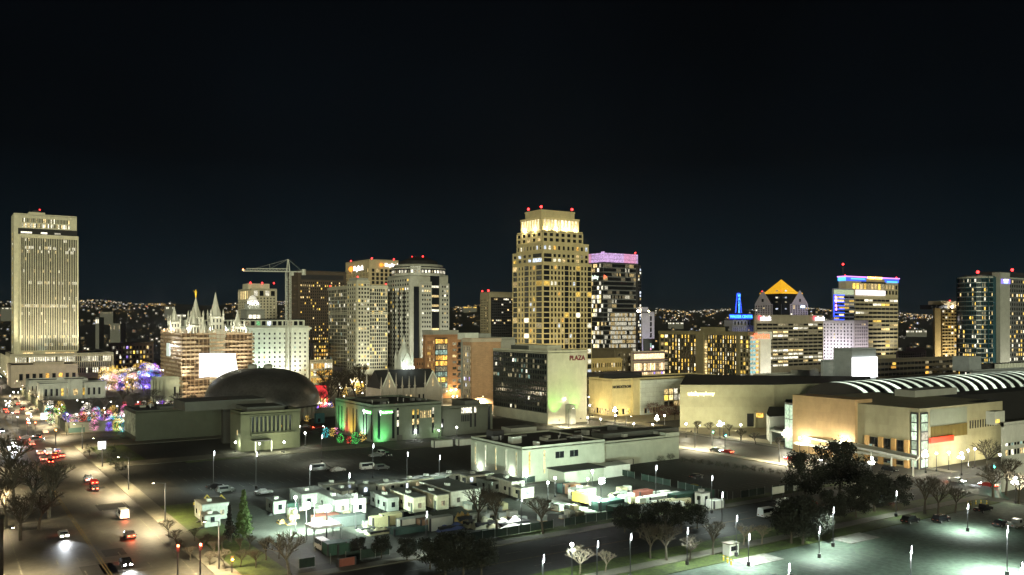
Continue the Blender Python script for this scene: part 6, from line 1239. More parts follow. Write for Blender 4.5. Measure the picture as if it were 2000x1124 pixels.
CW1 = wall('cabin_white', (.70, .71, .62), scale=1, var=.2); CW2 = wall('cabin_cream', (.66, .63, .46), scale=1, var=.2); CW3 = wall('cabin_grey', (.30, .33, .30), scale=1, var=.2)
for px, py, L, S, H, m, nw, ne, ln, lb in ((808, 1005, 13, 3.2, 3.9, CW2, 3, 1, 1, 'long cream cabin with a bright end, second row in the yard'), (854, 1000, 13, 3.2, 3.9, CW2, 2, 1, 1, 'long cream cabin right beside the bright ended one'), (881, 994, 17, 8.5, 4.1, CW1, 3, 2, 0, 'largest white site cabin with two end windows'), (757, 1003, 10, 3, 3.5, CW3, 3, 1, 0, 'dim grey cabin left of the long cream ones'), (656, 1010, 12, 3.4, 3.8, CW3, 2, 1, 0, 'grey cabin directly behind the brightest floodlight'), (692, 1008, 6, 3, 3.9, CW1, 1, 1, 0, 'short pale cabin standing end on, right of the floodlit one'), (590, 996, 9, 7, 3.6, CW3, 1, 2, 0, 'white floodlit cabin behind the wide floodlight'), (535, 1008, 6, 3, 3.2, CW3, 1, 1, 0, 'small grey cabin at the left of the yard'), (395, 1022, 7, 6, 4.0, CW3, 2, 2, 1, 'low cream hut with small lit windows beside the wide street'), (400, 1034, 3.4, 3.4, 2.8, CW3, 1, 1, 0, 'white box shaped hut near the street corner'),
  (740, 970, 3, 8, 3.2, CW1, 1, 3, 0, 'pale cabin in the back row, its long side facing out'), (783, 964, 3, 10, 3.2, CW2, 1, 3, 0, 'cream cabin in the middle of the back row'), (820, 958, 3, 8, 3.2, CW3, 1, 3, 0, 'grey cabin at the right end of the back row'), (702, 972, 3, 7, 3.0, CW3, 1, 2, 0, 'dim cabin at the left end of the back row'), (668, 985, 8, 3, 3.2, CW2, 2, 1, 0, 'cream cabin squeezed behind the short pale one'), (630, 972, 3, 9, 3.2, CW1, 1, 3, 1, 'white cabin behind the two left floodlights'), (865, 950, 4, 9, 3.0, CW1, 1, 3, 1, 'white cabin beside the green tarpaulin heap'), (912, 952, 4, 9, 3.0, CW2, 1, 3, 0, 'cream cabin at the foot of the low concrete block'), (1000, 972, 12, 4, 4.0, CW1, 2, 1, 0, 'white cabin right of the bare tree pair'), (1018, 978, 4, 4, 3.0, CW2, 1, 1, 0, 'small cream cabin right of the tall bare tree'), (960, 966, 8, 3.4, 3.2, CW3, 1, 1, 0, 'grey cabin glimpsed between the bare trees'), (1128, 982, 4, 6, 3.0, CW1, 1, 1, 0, 'white cabin left of the yellow truck'), (1372, 990, 2.6, 2.6, 3.2, WHS, 1, 1, 0, 'small white guard hut at the edge of the dark car park')):
    t = thing('site_cabin', lb, 'cabin', (*gp(px, py), .02))
    for nm, mb in cabin_mesh(L, S, H, m, nw, ne, ln): mb.build(nm, t)
def container(px, py, L, S, H, m, lb, rz=0, open_=False):
    t = thing('shipping_container', lb, 'container', (*gp(px, py), .02), rz); mb = MB(); mb.box(0, 0, .1, S, L, H, m)
    for k in range(int(L/.5)): mb.box(-.06, .15+k*.5, .25, 0, .37+k*.5, H-.15, m)
    for k in range(int(S/.5)): mb.box(.15+k*.5, -.06, .25, .37+k*.5, 0, H-.15, m)
    mb.build('body', t); mb = MB()
    for x in (0, S-.2):
        for y in (0, L-.2): mb.box(x-.08, y-.08, 0, x+.26, y+.26, H+.05, METAL)
    mb.build('corner_post', t)
CT = {'white': wall('container_white', (.55, .57, .52)), 'green': wall('container_green', (.03, .08, .06)), 'teal': wall('container_teal', (.05, .10, .09)), 'red': wall('container_red', (.22, .07, .05)), 'rust': wall('container_rust', (.26, .16, .10)), 'cream': wall('container_cream', (.50, .46, .28)), 'dark': wall('container_dark', (.06, .07, .07)), 'yellow': wall('container_yellow', (.42, .33, .06))}
for px, py, L, S, H, c, lb in ((783, 1040, 2.4, 8, 2.6, 'white', 'white container left of the rust one, at the front of the yard'), (822, 1040, 2.4, 3.6, 2.6, 'rust', 'rust coloured container between two white ones'), (840, 1040, 2.4, 6, 2.9, 'white', 'bright white container beside the blue tarpaulin'), (770, 1048, 2.2, 10, 1.4, 'teal', 'long low teal skip before the white container'), (728, 1034, 2.4, 4, 2.4, 'cream', 'cream container at the front left of the yard'), (748, 1030, 2.4, 5, 2.6, 'cream', 'cream container behind the teal skip'), (640, 1088, 3, 4, 2.4, 'green', 'dark green container below the white canopy, left one'), (660, 1086, 3, 4, 2.2, 'green', 'dark green container below the white canopy, right one'), (560, 1006, 3, 3, 2.6, 'green', 'small green container left of the floodlights'), (616, 1028, 3, 6, 2.0, 'red', 'low reddish container under the wide floodlight'), (650, 1034, 3, 8, 2.4, 'dark', 'dark blue container right of the brightest floodlight'), (1100, 966, 3, 4, 2.5, 'teal', 'teal container behind the yellow truck'), (1112, 968, 3, 4, 2.7, 'rust', 'orange container behind the yellow truck'), (1170, 1000, 3, 8, 2.2, 'teal', 'teal container at the right of the yellow truck'), (1200, 1008, 3, 6, 2.0, 'green', 'green container at the right end of the yard'), (1320, 985, 3, 14, 2.2, 'green', 'long green screened skip below the unlit car park'), (1395, 996, 3, 3.5, 2, 'white', 'pale flat topped kiosk right of the guard hut'), (830, 945, 3, 9, 1.6, 'yellow', 'bright yellow skip behind the site cabins'), (885, 948, 3, 7, 1.2, 'green', 'low green skip beside the yellow one'), (1250, 975, 3, 5, 1.8, 'red', 'red and white striped stack on the site road'), (1270, 985, 3, 12, 1.6, 'white', 'long low white stack along the site road'), (1300, 992, 3, 9, 1.4, 'cream', 'cream stack at the end of the site road'), (660, 1110, .4, 3.6, 1.6, 'red', 'red and white board shaped container by the lower path'), (1350, 958, 2, 3, 1.2, 'yellow', 'small yellow box at the edge of the dark car park'), (1195, 913, 2.5, 9, 1.8, 'white', 'white trailer parked below the long blank wing'), (848, 876, 2.6, 8, 2.6, 'white', 'pale trailer before the library, left one'), (896, 872, 2.6, 8, 2.4, 'white', 'pale trailer before the library, right one'), (598, 990, 3, 4, 2, 'dark', 'dark container beside the left lamps'), (1160, 920, 2.4, 5, 1.4, 'dark', 'dark low skip by the end of the concrete block')):
    container(px, py, L, S, H, CT[c], lb)
# heaps under tarpaulin
def heap(px, py, w, l, h, m, lb, seed):
    r_ = random.Random(seed); t = thing('covered_heap', lb, 'covered heap', (*gp(px, py), 0)); mb = MB(); n = 14; vs = []; lp = [(r_.random(), r_.random(), r_.uniform(.5, 1)) for _ in range(7)]
    for j in range(n+1):
        for i in range(n+1):
            u, v = i/n, j/n; e_ = (math.sin(math.pi*u)*math.sin(math.pi*v))**.35; vs.append((w*(u-.5), l*(v-.5), h*e_*max(.35, max(q[2]*max(0, 1-2.6*math.hypot(u-q[0], v-q[1])) for q in lp))*r_.uniform(.85, 1.1)))
    mb.add(vs, [(j*(n+1)+i, j*(n+1)+i+1, (j+1)*(n+1)+i+1, (j+1)*(n+1)+i) for j in range(n) for i in range(n)], m); mb.build('tarpaulin', t, smooth=True)
    mb = MB(); mb.box(-w*.42, -l*.42, 0, w*.42, l*.42, h*.4, METAL); mb.build('load', t)
heap(877, 1034, 7, 3, 2.4, wall('tarp_blue', (.12, .15, .34)), 'blue tarpaulin heap right of the bright white container', 1); heap(740, 1042, 6, 3, 2, wall('tarp_cream', (.5, .46, .3)), 'cream tarpaulin heap at the left of the container row', 2); heap(905, 1020, 4, 3, 3.6, wall('tarp_tan', (.5, .33, .12)), 'tan wrapped tank left of the bare tree pair', 3); heap(922, 1028, 4, 3, 3.0, wall('tarp_pale', (.5, .5, .36)), 'pale yellow sack heap left of the fence', 4); heap(944, 1030, 6, 3, 3.4, MATS['tarp_pale'], 'large pale yellow heap between the bare tree pair', 5); heap(965, 1028, 5, 3, 2.6, MATS['tarp_cream'], 'cream heap right of the tall bare tree', 6); heap(1000, 1026, 9, 4, 2.4, wall('tarp_white', (.62, .6, .55)), 'white sheeted heap behind the lit fence', 7); heap(716, 1036, 4, 3, 1.8, MATS['tarp_pale'], 'small pale heap at the front left of the yard', 8); heap(568, 1024, 2.4, 2, 1.4, wall('tarp_orange', (.45, .30, .10)), 'small orange heap before the white hut', 9); heap(550, 1022, 2, 2, 1.2, MATS['tarp_orange'], 'tiny orange heap at the left of the yard', 10); heap(1215, 968, 8, 3, 2, MATS['tarp_pale'], 'pale heap right of the dazzling floodlight mast', 11)
r9 = random.Random(4)
for i in range(70):
    px, py = r9.choice(((r9.uniform(1190, 1330), None), (r9.uniform(560, 720), None), (r9.uniform(900, 1140), None))); py = {0: 0}.get(1) or (r9.uniform(958, 985)+(px-1190)*.12 if px > 1180 else (r9.uniform(968, 1030) if px < 740 else r9.uniform(990, 1022)))
    t = thing('pallet_stack', 'small pale stack of building material %s' % ('along the site road right of the dazzling floodlight' if px > 1180 else 'around the two left floodlights' if px < 740 else 'between the bare tree pair and the yellow truck'), 'pallet stack', (*gp(px, py), .02), r9.uniform(-.1, .1), 'pale stacks %s' % ('along the site road' if px > 1180 else 'around the left floodlights' if px < 740 else 'by the yellow truck'))
    w, l, h = r9.uniform(1, 2.4), r9.uniform(1, 3), r9.uniform(.7, 1.9); mb = MB(); mb.box(0, 0, .15, w, l, h, r9.choice((CT['white'], CW1, CW3, CT['cream']))); mb.build('load', t); mb = MB(); mb.box(-.05, -.05, 0, w+.05, l+.05, .14, SCAF); mb.build('pallet', t)
# canopy
t = thing('vehicle_canopy', 'white topped canopy glowing under the brightest floodlight', 'canopy', (*gp(612, 1066), .02)); mb = MB(); mb.box(0, 0, 3.2, 6.4, 5, 3.45, wall('canopy_white', (.8, .8, .78))); mb.box(.2, .2, 3.45, 6.2, 4.8, 3.6, MATS['canopy_white']); mb.build('roof', t)
for x in (.2, 6.0):
    for y in (.2, 4.6): MB().box(x, y, 0, x+.2, y+.2, 3.2, STEEL).build('post', t)
# guard kiosks & bright gate clearing
t = thing('gate_booth', 'small white gate booth in the bright clearing', 'booth', (*gp(1425, 1088), .02)); mb = MB(); mb.box(0, 0, 0, 2.6, 1.8, 2.3, WHS); mb.build('body', t); MB().box(-.2, -.2, 2.3, 2.8, 2.0, 2.45, CONC).build('roof', t); MB().box(.4, -.06, 1, 2.2, -.01, 1.9, GLASS).build('window', t)
for k, (px, py) in enumerate(((1413, 1096), (1421, 1100), (1428, 1104), (1890, 988), (1896, 988), (1906, 986), (1916, 986), (1927, 987))):
    t = thing('bollard', 'yellow bollard %s' % ('before the white gate booth' if k < 3 else 'at the car park entrance on the right'), 'bollard', (*gp(px, py), 0), group='yellow bollards %s' % ('at the gate booth' if k < 3 else 'at the car park entrance')); MB().ring(0, 0, [(.14, 0), (.14, 1.1), (.02, 1.2)], 8, wall('bollard_yellow', (.6, .42, .03))).build('post', t); MB().ring(0, 0, [(.15, .8), (.15, .95)], 8, WHS).build('band', t)
sheet('pavement', 128, 112, 137, 116.9, .03, wall('light_pool_concrete', (.30, .30, .27), var=.4), h=.1); sheet('pavement', 158, 112, 168, 117, .03, MATS['light_pool_concrete'], h=.1)  # pale patches put bright washes of ground light into the colour

# ================================================================ VEHICLES
def car_proto(kind, paint, lights):
    t = thing('parked_car' if not lights else 'moving_car', 'x', 'car')
    L, W, H = {'sedan': (4.6, 1.85, 1.45), 'suv': (4.8, 1.95, 1.8), 'van': (5.4, 2.05, 2.3), 'pickup': (5.6, 2.0, 1.85)}[kind]
    pf = {'sedan': [(0, .35), (0, .75), (.06, .88), (.25, .95), (.38, 1.42), (.66, 1.45), (.83, 1.0), (.97, .95), (1, .8), (1, .35)], 'suv': [(0, .4), (0, .85), (.05, 1.02), (.22, 1.1), (.33, 1.75), (.88, 1.8), (.97, 1.1), (1, 1.0), (1, .4)], 'van': [(0, .4), (0, .9), (.05, 1.15), (.15, 1.3), (.27, 2.25), (.97, 2.3), (1, 2.0), (1, .4)], 'pickup': [(0, .45), (0, .95), (.05, 1.1), (.24, 1.15), (.33, 1.8), (.56, 1.85), (.60, 1.15), (1, 1.12), (1, .45)]}[kind]
    mb = MB(); n = len(pf); v = []
    for s, ins in ((-1, 0), (-1, 1), (1, 1), (1, 0)): pass
    rows = [(-W/2*.98, 1), (-W/2, 1), (W/2, 1), (W/2*.98, 1)]
    v = [((W/2*(1 if z < 1.05 else .84))*s, y*L-L/2, z) for s in (-1, 1) for y, z in pf]
    mb.add(v, [(i, (i+1) % n, n+(i+1) % n, n+i) for i in range(n)]+[tuple(range(n))[::-1], tuple(range(n, 2*n))], paint); mb.build('body', t)
    g_ = MB(); ys = [y for y, z in pf if z > 1.3]; y0, y1, zt_ = min(ys)*L-L/2, max(ys)*L-L/2, max(z for y, z in pf)
    for s in (-1, 1): g_.box(s*W*.425, y0+.25, 1.05, s*W*.455, y1-.1, zt_-.14, GLASS)
    g_.build('side_window', t)
    g2 = MB(); a = [q for q in pf if q[1] < 1.3 and q[0] < .5][-1]; c = [q for q in pf if q[1] > 1.3][0]; g2.add([(-W*.4, a[0]*L-L/2-.03, a[1]+.06), (W*.4, a[0]*L-L/2-.03, a[1]+.06), (W*.38, c[0]*L-L/2-.03, c[1]-.05), (-W*.38, c[0]*L-L/2-.03, c[1]-.05)], [(0, 1, 2, 3)], GLASS); g2.build('windscreen', t)
    TY = wall('tyre_rubber', (.02, .02, .02)); wm_ = MB(); wm_.tube((-.12, 0, 0), (.12, 0, 0), .34, .34, TY, 12); wme = wm_.mesh('wheel'); hm_ = MB(); hm_.tube((-.13, 0, 0), (.13, 0, 0), .2, .2, STEEL, 8); hme = hm_.mesh('rim')
    for sx in (-1, 1):
        for y in (-L*.31, L*.31):
            o = bpy.data.objects.new('wheel', wme); COL.objects.link(o); o.parent = t; o.location = (sx*(W/2-.1), y, .34); q = bpy.data.objects.new('rim', hme); COL.objects.link(q); q.parent = o
        for nm, yy, m in (('headlight', -L/2, glow('headlight_glow', (1, .97, .9), 60) if lights else WHS), ('taillight', L/2, glow('taillight_glow', (1, .05, .02), 25) if lights else CT['red'])):
            MB().box(sx*W*.28-.2, yy-.05, .68, sx*W*.28+.2, yy+.05, .86, m).build(nm, t)
    return t
CAR = {}; CL_ = {'silver': mat('paint_silver', (.45, .46, .46), rough=.3, metal=.4, var=.02), 'black': mat('paint_black', (.015, .015, .018), rough=.25, var=.02), 'white': mat('paint_white', (.7, .7, .68), rough=.3, var=.02), 'red': mat('paint_red', (.35, .02, .02), rough=.3, var=.02), 'blue': mat('paint_blue', (.03, .07, .22), rough=.3, var=.02), 'grey': mat('paint_grey', (.14, .15, .15), rough=.3, var=.02)}
def car(kind, col, x, y, head, label, on=False, beam=None):
    k = (kind, col, on); first = k not in CAR
    if first: CAR[k] = car_proto(kind, CL_[col], on)
    t = stamp(CAR[k], not first, (x, y, .03), 0, label, None)
    if t is not CAR[k]:
        for ch in list(t.children):
            if ch.type == 'LIGHT': bpy.data.objects.remove(ch)
    t.rotation_euler.z = head; t['category'] = 'van' if kind == 'van' else 'car'
    return t, beam
beams = []
def carp(kind, col, px, py, head, label, on=False, beam=0): x, y = gp(px, py); c, _ = car(kind, col, x, y, head, label, on); beams.append((c, beam)) if beam else None; return c
AWAY, TOWARD, SOUTH, NORTH = math.pi, 0, math.pi/2, -math.pi/2      # front (-y) turned to face that way
for px, py, k, c, hd, lb, bm in ((124, 1050, 'sedan', 'silver', TOWARD, 'silver car with its headlights on, coming down the left lanes near the bottom', 1), (246, 1106, 'sedan', 'black', TOWARD, 'black car with bright headlights at the bottom of the wide street', 1), (26, 868, 'suv', 'white', TOWARD, 'car with glaring bluish headlights far up the left lanes', 2), (240, 1012, 'van', 'white', AWAY, 'white van driving away, above the orange tail lights', 1), (253, 1050, 'sedan', 'grey', AWAY, 'grey car with orange red tail lights, lowest one driving away', 1), (184, 958, 'sedan', 'black', AWAY, 'black car with red tail lights halfway up the street', 0), (172, 940, 'suv', 'silver', AWAY, 'silver car ahead of the black one halfway up the street', 0), (183, 946, 'sedan', 'red', AWAY, 'red car right beside the silver one halfway up the street', 0), (86, 900, 'sedan', 'grey', AWAY, 'grey car, nearest left of the queue at the lights', 0), (98, 905, 'sedan', 'black', AWAY, 'black car at the back of the queue', 0), (107, 896, 'suv', 'red', AWAY, 'red car in the middle of the queue', 0), (120, 893, 'sedan', 'silver', AWAY, 'silver car at the right of the queue', 0), (94, 888, 'van', 'white', AWAY, 'white van at the front of the queue', 0), (112, 884, 'sedan', 'blue', AWAY, 'blue car at the front right of the queue', 0), (78, 888, 'sedan', 'white', AWAY, 'white car at the front left of the queue', 0), (52, 858, 'sedan', 'silver', SOUTH, 'silver car crossing beyond the queue, left one', 0), (72, 862, 'suv', 'grey', SOUTH, 'grey car crossing beyond the queue, right one', 0),
   (1398, 883, 'sedan', 'grey', TOWARD, 'grey car with streaking tail lights at the crossing before the blank hall', 1), (1420, 886, 'sedan', 'red', AWAY, 'red car behind the grey one at the crossing', 0), (1592, 902, 'sedan', 'silver', TOWARD, 'silver car with lights left of the big leafy tree', 1), (1545, 900, 'sedan', 'red', AWAY, 'red car left of the silver one on the hall street', 0), (1868, 943, 'sedan', 'silver', TOWARD, 'silver car before the slotted wall', 1), (1930, 952, 'sedan', 'red', AWAY, 'red car at the right street corner', 0), (1716, 978, 'sedan', 'blue', AWAY, 'blue car with red tail lights behind the black tree', 0), (1240, 806, 'sedan', 'white', NORTH, 'white car with lights on the square before the store', 0), (622, 838, 'sedan', 'red', SOUTH, 'red car crossing between museum and library', 0), (595, 836, 'sedan', 'silver', NORTH, 'silver car crossing left of the red one', 0)):
    carp(k, c, px, py, hd, lb, True, bm)
for px, py, k, c, hd, lb in ((734, 893, 'sedan', 'grey', SOUTH, 'grey parked car, left of three before the library'), (746, 890, 'suv', 'silver', TOWARD, 'silver parked car, middle of three before the library'), (756, 892, 'sedan', 'black', TOWARD, 'black parked car, right of three before the library'), (1690, 912, 'sedan', 'grey', TOWARD, 'grey parked car under the orange stone wing'), (1738, 922, 'suv', 'black', TOWARD, 'black parked car before the sand hall windows'), (1778, 1022, 'suv', 'black', SOUTH, 'black parked car in the shade at the top of the right car park'), (1838, 1020, 'suv', 'black', SOUTH, 'black parked car beside the bright entrance'), (1920, 1000, 'pickup', 'black', SOUTH, 'black pickup at the right car park entrance'), (1955, 1028, 'sedan', 'black', SOUTH, 'black parked car behind the yellow based lamp'), (1985, 1030, 'pickup', 'grey', SOUTH, 'grey pickup near the right edge'), (1172, 805, 'sedan', 'black', SOUTH, 'black parked car at the yellow store corner'), (1155, 803, 'sedan', 'grey', SOUTH, 'grey parked car by the foot of the slab hotel'), (1195, 803, 'sedan', 'silver', SOUTH, 'silver parked car under the store lettering'), (1222, 803, 'suv', 'black', SOUTH, 'black parked car left of the white car on the square'), (1535, 992, 'van', 'white', SOUTH, 'white van half hidden by trees near the dark car park'), (1580, 988, 'sedan', 'red', SOUTH, 'red parked car right of the half hidden van'), (632, 1076, 'van', 'white', TOWARD, 'white van parked under the white canopy'), (1190, 918, 'pickup', 'black', SOUTH, 'black pickup beside the white trailer'), (785, 1014, 'pickup', 'black', SOUTH, 'black pickup parked before the long cream cabins'), (720, 918, 'van', 'white', SOUTH, 'white van in the row behind the site cabins'), (745, 918, 'suv', 'grey', SOUTH, 'grey parked car in the row behind the site cabins'), (625, 920, 'van', 'silver', SOUTH, 'silver van in the dark car park'), (660, 922, 'sedan', 'white', SOUTH, 'white parked car in the dark car park'), (1360, 935, 'sedan', 'black', SOUTH, 'black car in the unlit car park'), (420, 955, 'sedan', 'black', SOUTH, 'black parked car below the museum wing'), (440, 962, 'suv', 'grey', SOUTH, 'grey parked car left of the dark conifer'), (515, 966, 'sedan', 'silver', SOUTH, 'silver parked car left of the yard lamps'), (1500, 1010, 'van', 'white', SOUTH, 'white van on the road right of the flat topped kiosk'), (60, 800, 'sedan', 'grey', TOWARD, 'grey car parked far up the wide street'), (30, 782, 'sedan', 'black', AWAY, 'black car far up the wide street'), (20, 798, 'van', 'white', TOWARD, 'white van far up the left lanes')):
    carp(k, c, px, py, hd, lb)
rc = random.Random(8)
for i in range(22):
    away = i % 2; y = rc.uniform(300, 620); x = rc.choice((29, 33, 37)) if away else rc.choice((14, 18, 22)); c, _ = car(rc.choice(('sedan', 'suv')), rc.choice(('grey', 'black', 'silver', 'white')), x, y, AWAY if away else TOWARD, 'small lit car far up the wide street, %s' % ('driving away' if away else 'coming closer'), True); c['group'] = 'far cars %s on the wide street' % ('driving away' if away else 'coming closer')
for c, bm in beams:
    o = light(c, .8, 2600 if bm == 1 else 16000, (.9, .95, 1), y=-2.9, kind='SPOT', ang=1.3); o.rotation_euler = (math.radians(78), 0, math.pi) ; o.rotation_euler = Vector((0, -1, -.16)).to_track_quat('-Z', 'Y').to_euler()
    o = light(c, .8, 130, (1, .12, .04), y=2.9, r=.3)
# yellow truck and excavators
t = thing('yellow_truck', 'yellow truck with a white front beside the dazzling floodlight mast', 'truck', (*gp(1150, 990), .02), .2); YM = CT['yellow']; mb = MB(); mb.box(-1.1, -1, .9, 1.1, 4.6, 3.2, YM); mb.build('cargo_box', t); mb = MB(); mb.box(-1.05, -3.2, .7, 1.05, -1.1, 2.6, CT['white']); mb.build('cab', t); MB().box(-.9, -3.26, 1.6, .9, -3.2, 2.4, GLASS).build('windscreen', t)
for x in (-.95, .95):
    for y in (-2.4, 3.2): MB().tube((x-.15, y, .5), (x+.15, y, .5), .5, .5, MATS['tyre_rubber'], 12).build('wheel', t)
for px, py, lb in ((388, 990, 'yellow excavator behind the cream hut, left one'), (416, 990, 'yellow excavator behind the cream hut, right one')):
    t = thing('excavator', lb, 'excavator', (*gp(px, py), .02), 1.0); t.scale = (.62,)*3; mb = MB()
    for x in (-1.1, 1.1): mb.box(x-.3, -1.8, 0, x+.3, 1.8, .8, METAL)
    mb.build('track', t); mb = MB(); mb.box(-1.3, -1.3, .9, 1.3, 1.8, 1.9, YM); mb.box(-1.2, -1.2, 1.9, -.1, .4, 3.0, GLASS); mb.build('cab', t); mb = MB(); mb.tube((.4, -1, 1.6), (.4, -3.2, 4.6), .28, .24, YM); mb.tube((.4, -3.2, 4.6), (.4, -5, 2.6), .22, .18, YM); mb.tube((.4, -5, 2.6), (.4, -4.6, 1.8), .5, .3, YM); mb.build('boom', t)

# ================================================================ SIGNALS AND SIGNS
def signal(px, py, col, h, label, back=False, arm=0, d=None):
    t = thing('traffic_light', label, 'traffic light', (*wd2(px, d or FX*(CH-h)/(py-HY)), 0)); mb = MB(); mb.ring(0, 0, [(.16, 0), (.1, h+.6)], 8, METAL)
    if arm: mb.tube((0, 0, h+.6), (arm, 0, h+.8), .08, .06, METAL)
    mb.build('pole', t); mb = MB(); mb.box(arm-.25, -.35, h-.7, arm+.25, -.05, h+.55, METAL); hd = mb.build('signal_head', t)
    c = {'red': (1, .08, .03), 'green': (.05, 1, .65), 'amber': (1, .35, .03)}[col]; z = {'red': .3, 'amber': -.05, 'green': -.4}[col]
    mb = MB(); mb.ball((arm, -.38, h+z), .2, glow('signal_'+col, c, 45)); mb.build('lens', hd); light(t, h+z, 260, c, x=arm, y=-1.1)
for px, py, c, h, lb in ((347, 1069, 'red', 6, 'red traffic light at the bottom, left of a pair'), (391, 1067, 'red', 6, 'red traffic light at the bottom, right of a pair'), (54, 827, 'red', 6, 'red traffic light far up the street, left of a pair'), (69, 827, 'red', 6, 'red traffic light far up the street, right of a pair'), (109, 840, 'amber', 6, 'amber signal right of the far red pair'), (453, 1092, 'amber', 2.6, 'small amber pedestrian signal before the dark bushes'), (1391, 842, 'green', 5.5, 'green traffic light at the crossing before the blank hall, left one'), (1416, 849, 'green', 5.5, 'green traffic light at the crossing before the blank hall, right one'), (1939, 909, 'green', 5.5, 'green traffic light at the right street corner, left one'), (1966, 911, 'green', 5.5, 'green traffic light at the right street corner, right one')): signal(px, py, c, h, lb)
for px, py, w, h_, z, m, lb in ((199, 874, 2.6, 2.8, 3.2, SCREEN, 'bright white lit sign box on the corner lawn'), (1520, 975, 4.5, 1.8, 4, WHS, 'white notice board at the edge of the dark car park'), (1555, 972, 2, 1.4, 4, WHS, 'small white notice board right of the larger one'), (87, 818, 3, 3, 4, SCREEN, 'white lit banner beside the far traffic lights'), (150, 842, 6, 2, 2.6, CT['teal'], 'blue painted panel on the garden wall'), (1676, 982, 1.2, 1.2, 3, WHS, 'small pale sign among the black trees'), (1583, 958, .9, 1.4, 3, WHS, 'small pale sign below the tallest leafy tree')):
    t = thing('sign_board', lb, 'sign', (*gp(px, py+6), 0)); MB().box(-w/2, -.1, z-h_, w/2, .1, z, m).build('panel', t); MB().box(-w/2, .1, 0, -w/2+.15, .25, z, METAL).build('post', t); MB().box(w/2-.15, .1, 0, w/2, .25, z, METAL).build('post', t)
# steam
# near dark building edge at far left
t = thing('brown_neighbour_building', 'edge of a brown building cut off by the left border', 'building', (*wd2(-2, 105), 0)); d = depth(*t.location[:2])
mb = MB(); P_ = wd2(7, 105); Q_ = wd2(-90, 105); mb.ob((P_[0]-t.location.x, P_[1]-t.location.y), (-CA, SA), (-SA, -CA), 0, 14, 0, 8, 0, zz(1012, 105), wall('umber_brick', (.20, .13, .09), scale=1.5, var=.3)); mb.build('wall', t); mb = MB(); mb.ob((P_[0]-t.location.x, P_[1]-t.location.y), (-CA, SA), (-SA, -CA), -.1, 14, -.1, 8.1, zz(1012, 105), zz(1012, 105)+.4, CONC); mb.build('coping', t)

# ================================================================ FAR CITY LIGHTS
rf_ = random.Random(21); HM = []
def house_mesh(c, w, s):
    b_ = MB(); b_.box(-w/2, 0, -4, w/2, w*.6, 5, wall('far_wall', (.16, .15, .13))); b_.add([(-w/2-.5, -.5, 5), (w/2+.5, -.5, 5), (w/2+.5, w*.6+.5, 5), (-w/2-.5, w*.6+.5, 5), (-w/2, w*.3, 7.6), (w/2, w*.3, 7.6)], [(0, 1, 5, 4), (2, 3, 4, 5), (1, 2, 5), (3, 0, 4)], ROOF)
    l_ = MB(); l_.box(-w*.18, -.4, .5, w*.18, 0, 1.0+s*.5, c); return b_.mesh('wall'), l_.mesh('lit_window')
FC = {'amber': glow('far_amber', (1, .6, .18), .9, .8), 'white': glow('far_white', (1, .92, .75), 1.1, .8), 'bluish': glow('far_bluish', (.6, .7, 1), 1.4, .8), 'reddish': glow('far_red', (1, .2, .1), 1.4, .5)}
HMS = {k: house_mesh(m, 11, 2.6) for k, m in FC.items()}
gaps = [(-20, 24), (152, 340), (440, 470), (540, 566), (884, 940), (1250, 1256), (1278, 1430), (1462, 1478), (1578, 1628), (1752, 1830)]
WT = [g_[1]-g_[0] for g_ in gaps]
for i in range(280):
    g_ = rf_.choices(gaps, WT)[0]; px = rf_.uniform(*g_); d = 900+rf_.random()**.8*3900; z = max(0, hillz(px, d))+4; k = rf_.choices(['amber', 'white', 'bluish', 'reddish'], [5, 5, 1, .5])[0]
    x, y = wd2(px, d); sc_ = (.55+d/3200*rf_.uniform(.7, 1.2))*.62
    t = thing('far_house', 'tiny %s lit house far off in the dark suburbs' % k, 'house', (x, y, z), -A+rf_.uniform(-.4, .4), '%s lit houses far off' % k); t.scale = (sc_,)*3
    for me in HMS[k]: o = bpy.data.objects.new(me.name.split('.')[0], me); COL.objects.link(o); o.parent = t
for k, m in FC.items():
    mb = MB()
    for i in range({'amber': 850, 'white': 850, 'bluish': 120, 'reddish': 40}[k]):
        g_ = rf_.choices(gaps, WT)[0]
        if i % 14 == 0: pc = rf_.uniform(*g_); dc = 1100+rf_.random()**.5*3700; sp_ = rf_.uniform(4, 30); sl_ = rf_.uniform(-6, 6)
        if rf_.random() < .7: q_ = rf_.uniform(-1, 1); px = pc+q_*sp_; d = max(950, dc+q_*sl_*12)
        else: px = rf_.uniform(*g_); d = 1000+rf_.random()**.55*3850
        if not any(a_-3 < px < b_+3 for a_, b_ in gaps): continue
        z = max(0, hillz(px, d))+rf_.uniform(2, 9); x, y = wd2(px, d); s = d*.00011*rf_.choice((1, 1, 1, 1.5, 2.4)); mb.box(x-s, y-s, z-s, x+s, y+s, z+s*.8, m)
    struct(mb.build('far_town_lights'), 'stuff')
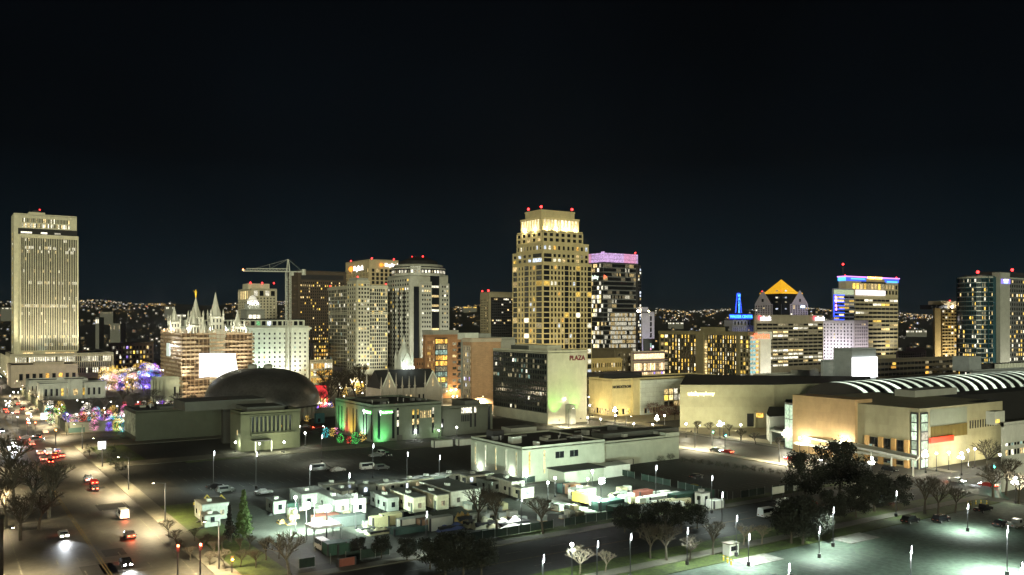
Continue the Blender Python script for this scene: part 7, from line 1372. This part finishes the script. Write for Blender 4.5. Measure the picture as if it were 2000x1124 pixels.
# distant institutional blocks
for px, py, w, h_, lb in ((412, 601, 14, 3, ''), ):
    pass
fb = [(208, 612, 26, 5, 2600, 'long pale hospital like block far behind the tall slab'), (190, 628, 7, 16, 1500, 'small pale lit tower far behind the podium'), (225, 640, 20, 16, 1300, 'pale square block with a dark centre far behind the podium'), (330, 602, 18, 6, 3000, 'bright distant block left of the nearest spire'), (348, 617, 30, 6, 1700, 'distant terrace of lit windows behind the spires'), (12, 603, 22, 4, 2800, 'long white lit roof far behind the left edge'), (1790, 648, 40, 6, 2200, 'bright far commercial strip right of the blue topped tower'), (918, 601, 26, 4, 3600, 'golden lit row of far shops left of the dark glass office'), (1320, 632, 30, 4, 2600, 'far lit street blocks left of the neon mast')]
for px, py, w, h_, d, lb in fb:
    z = zz(py+h_/2, d); W_m = w/FX*d; Hm = h_/FX*d; t = thing('far_block', lb, 'building', (*wd2(px, d), 0), -A); mb = MB(); mb.box(-W_m/2, 0, 0, W_m/2, 18, z+Hm, wall('far_wall_pale', (.18, .18, .16))); mb.build('wall', t)
    n = max(2, int(w/3)); m = YEL if 'golden' in lb else (WHT if 'bright' in lb or 'lit' in lb else DIM)
    for k in range(n): 
        if rf_.random() < .8: MB().box(-W_m/2+(k+.2)*W_m/n, -.4, z+Hm*.25, -W_m/2+(k+.8)*W_m/n, -.05, z+Hm*.75, m).build('window', t)
# steam from roof vents
def steam(px, py, d, w, h, label_kind='steam'):
    mb = MB(); r_ = random.Random(3); x, y = wd2(px, d); z = zz(py, d)
    for k in range(5): mb.ball((R.uniform(-w, w)*.3, R.uniform(-1, 1), k*h/5), w*(.35+.1*k/5), STM, 10)
    o = mb.build('steam'); o.location = (x, y, z); struct(o, 'stuff')
STM = bpy.data.materials.new('steam_vapour'); STM.use_nodes = True; n_ = STM.node_tree; n_.nodes.remove(n_.nodes['Principled BSDF'])
pv = n_.nodes.new('ShaderNodeVolumePrincipled'); pv.inputs['Density'].default_value = .12; pv.inputs['Color'].default_value = (.95, .95, .95, 1); pv.inputs['Emission Strength'].default_value = 0
n_.links.new(pv.outputs[0], n_.nodes['Material Output'].inputs['Volume'])
steam(1594, 741, 470, 6, 5); steam(1624, 726, 478, 4, 11)
X, Y = wd2(1602, 462); flood(X-4, Y-10, 14, 2500, (.9, 1, 1), (X-2, Y, 19), 1.4, 'roof floodlight catching the steam plume')

# faint night air that lets the lamps glow and the far lights fade
HZ = bpy.data.materials.new('night_air'); HZ.use_nodes = True; n_ = HZ.node_tree; n_.nodes.remove(n_.nodes['Principled BSDF'])
pv = n_.nodes.new('ShaderNodeVolumePrincipled'); pv.inputs['Density'].default_value = .00006; pv.inputs['Color'].default_value = (.9, .95, 1, 1); pv.inputs['Anisotropy'].default_value = .78
n_.links.new(pv.outputs[0], n_.nodes['Material Output'].inputs['Volume'])
mb = MB(); mb.box(-9100, -9100, -1.2, 9100, 9100, 185, HZ); struct(mb.build('haze'), 'stuff')
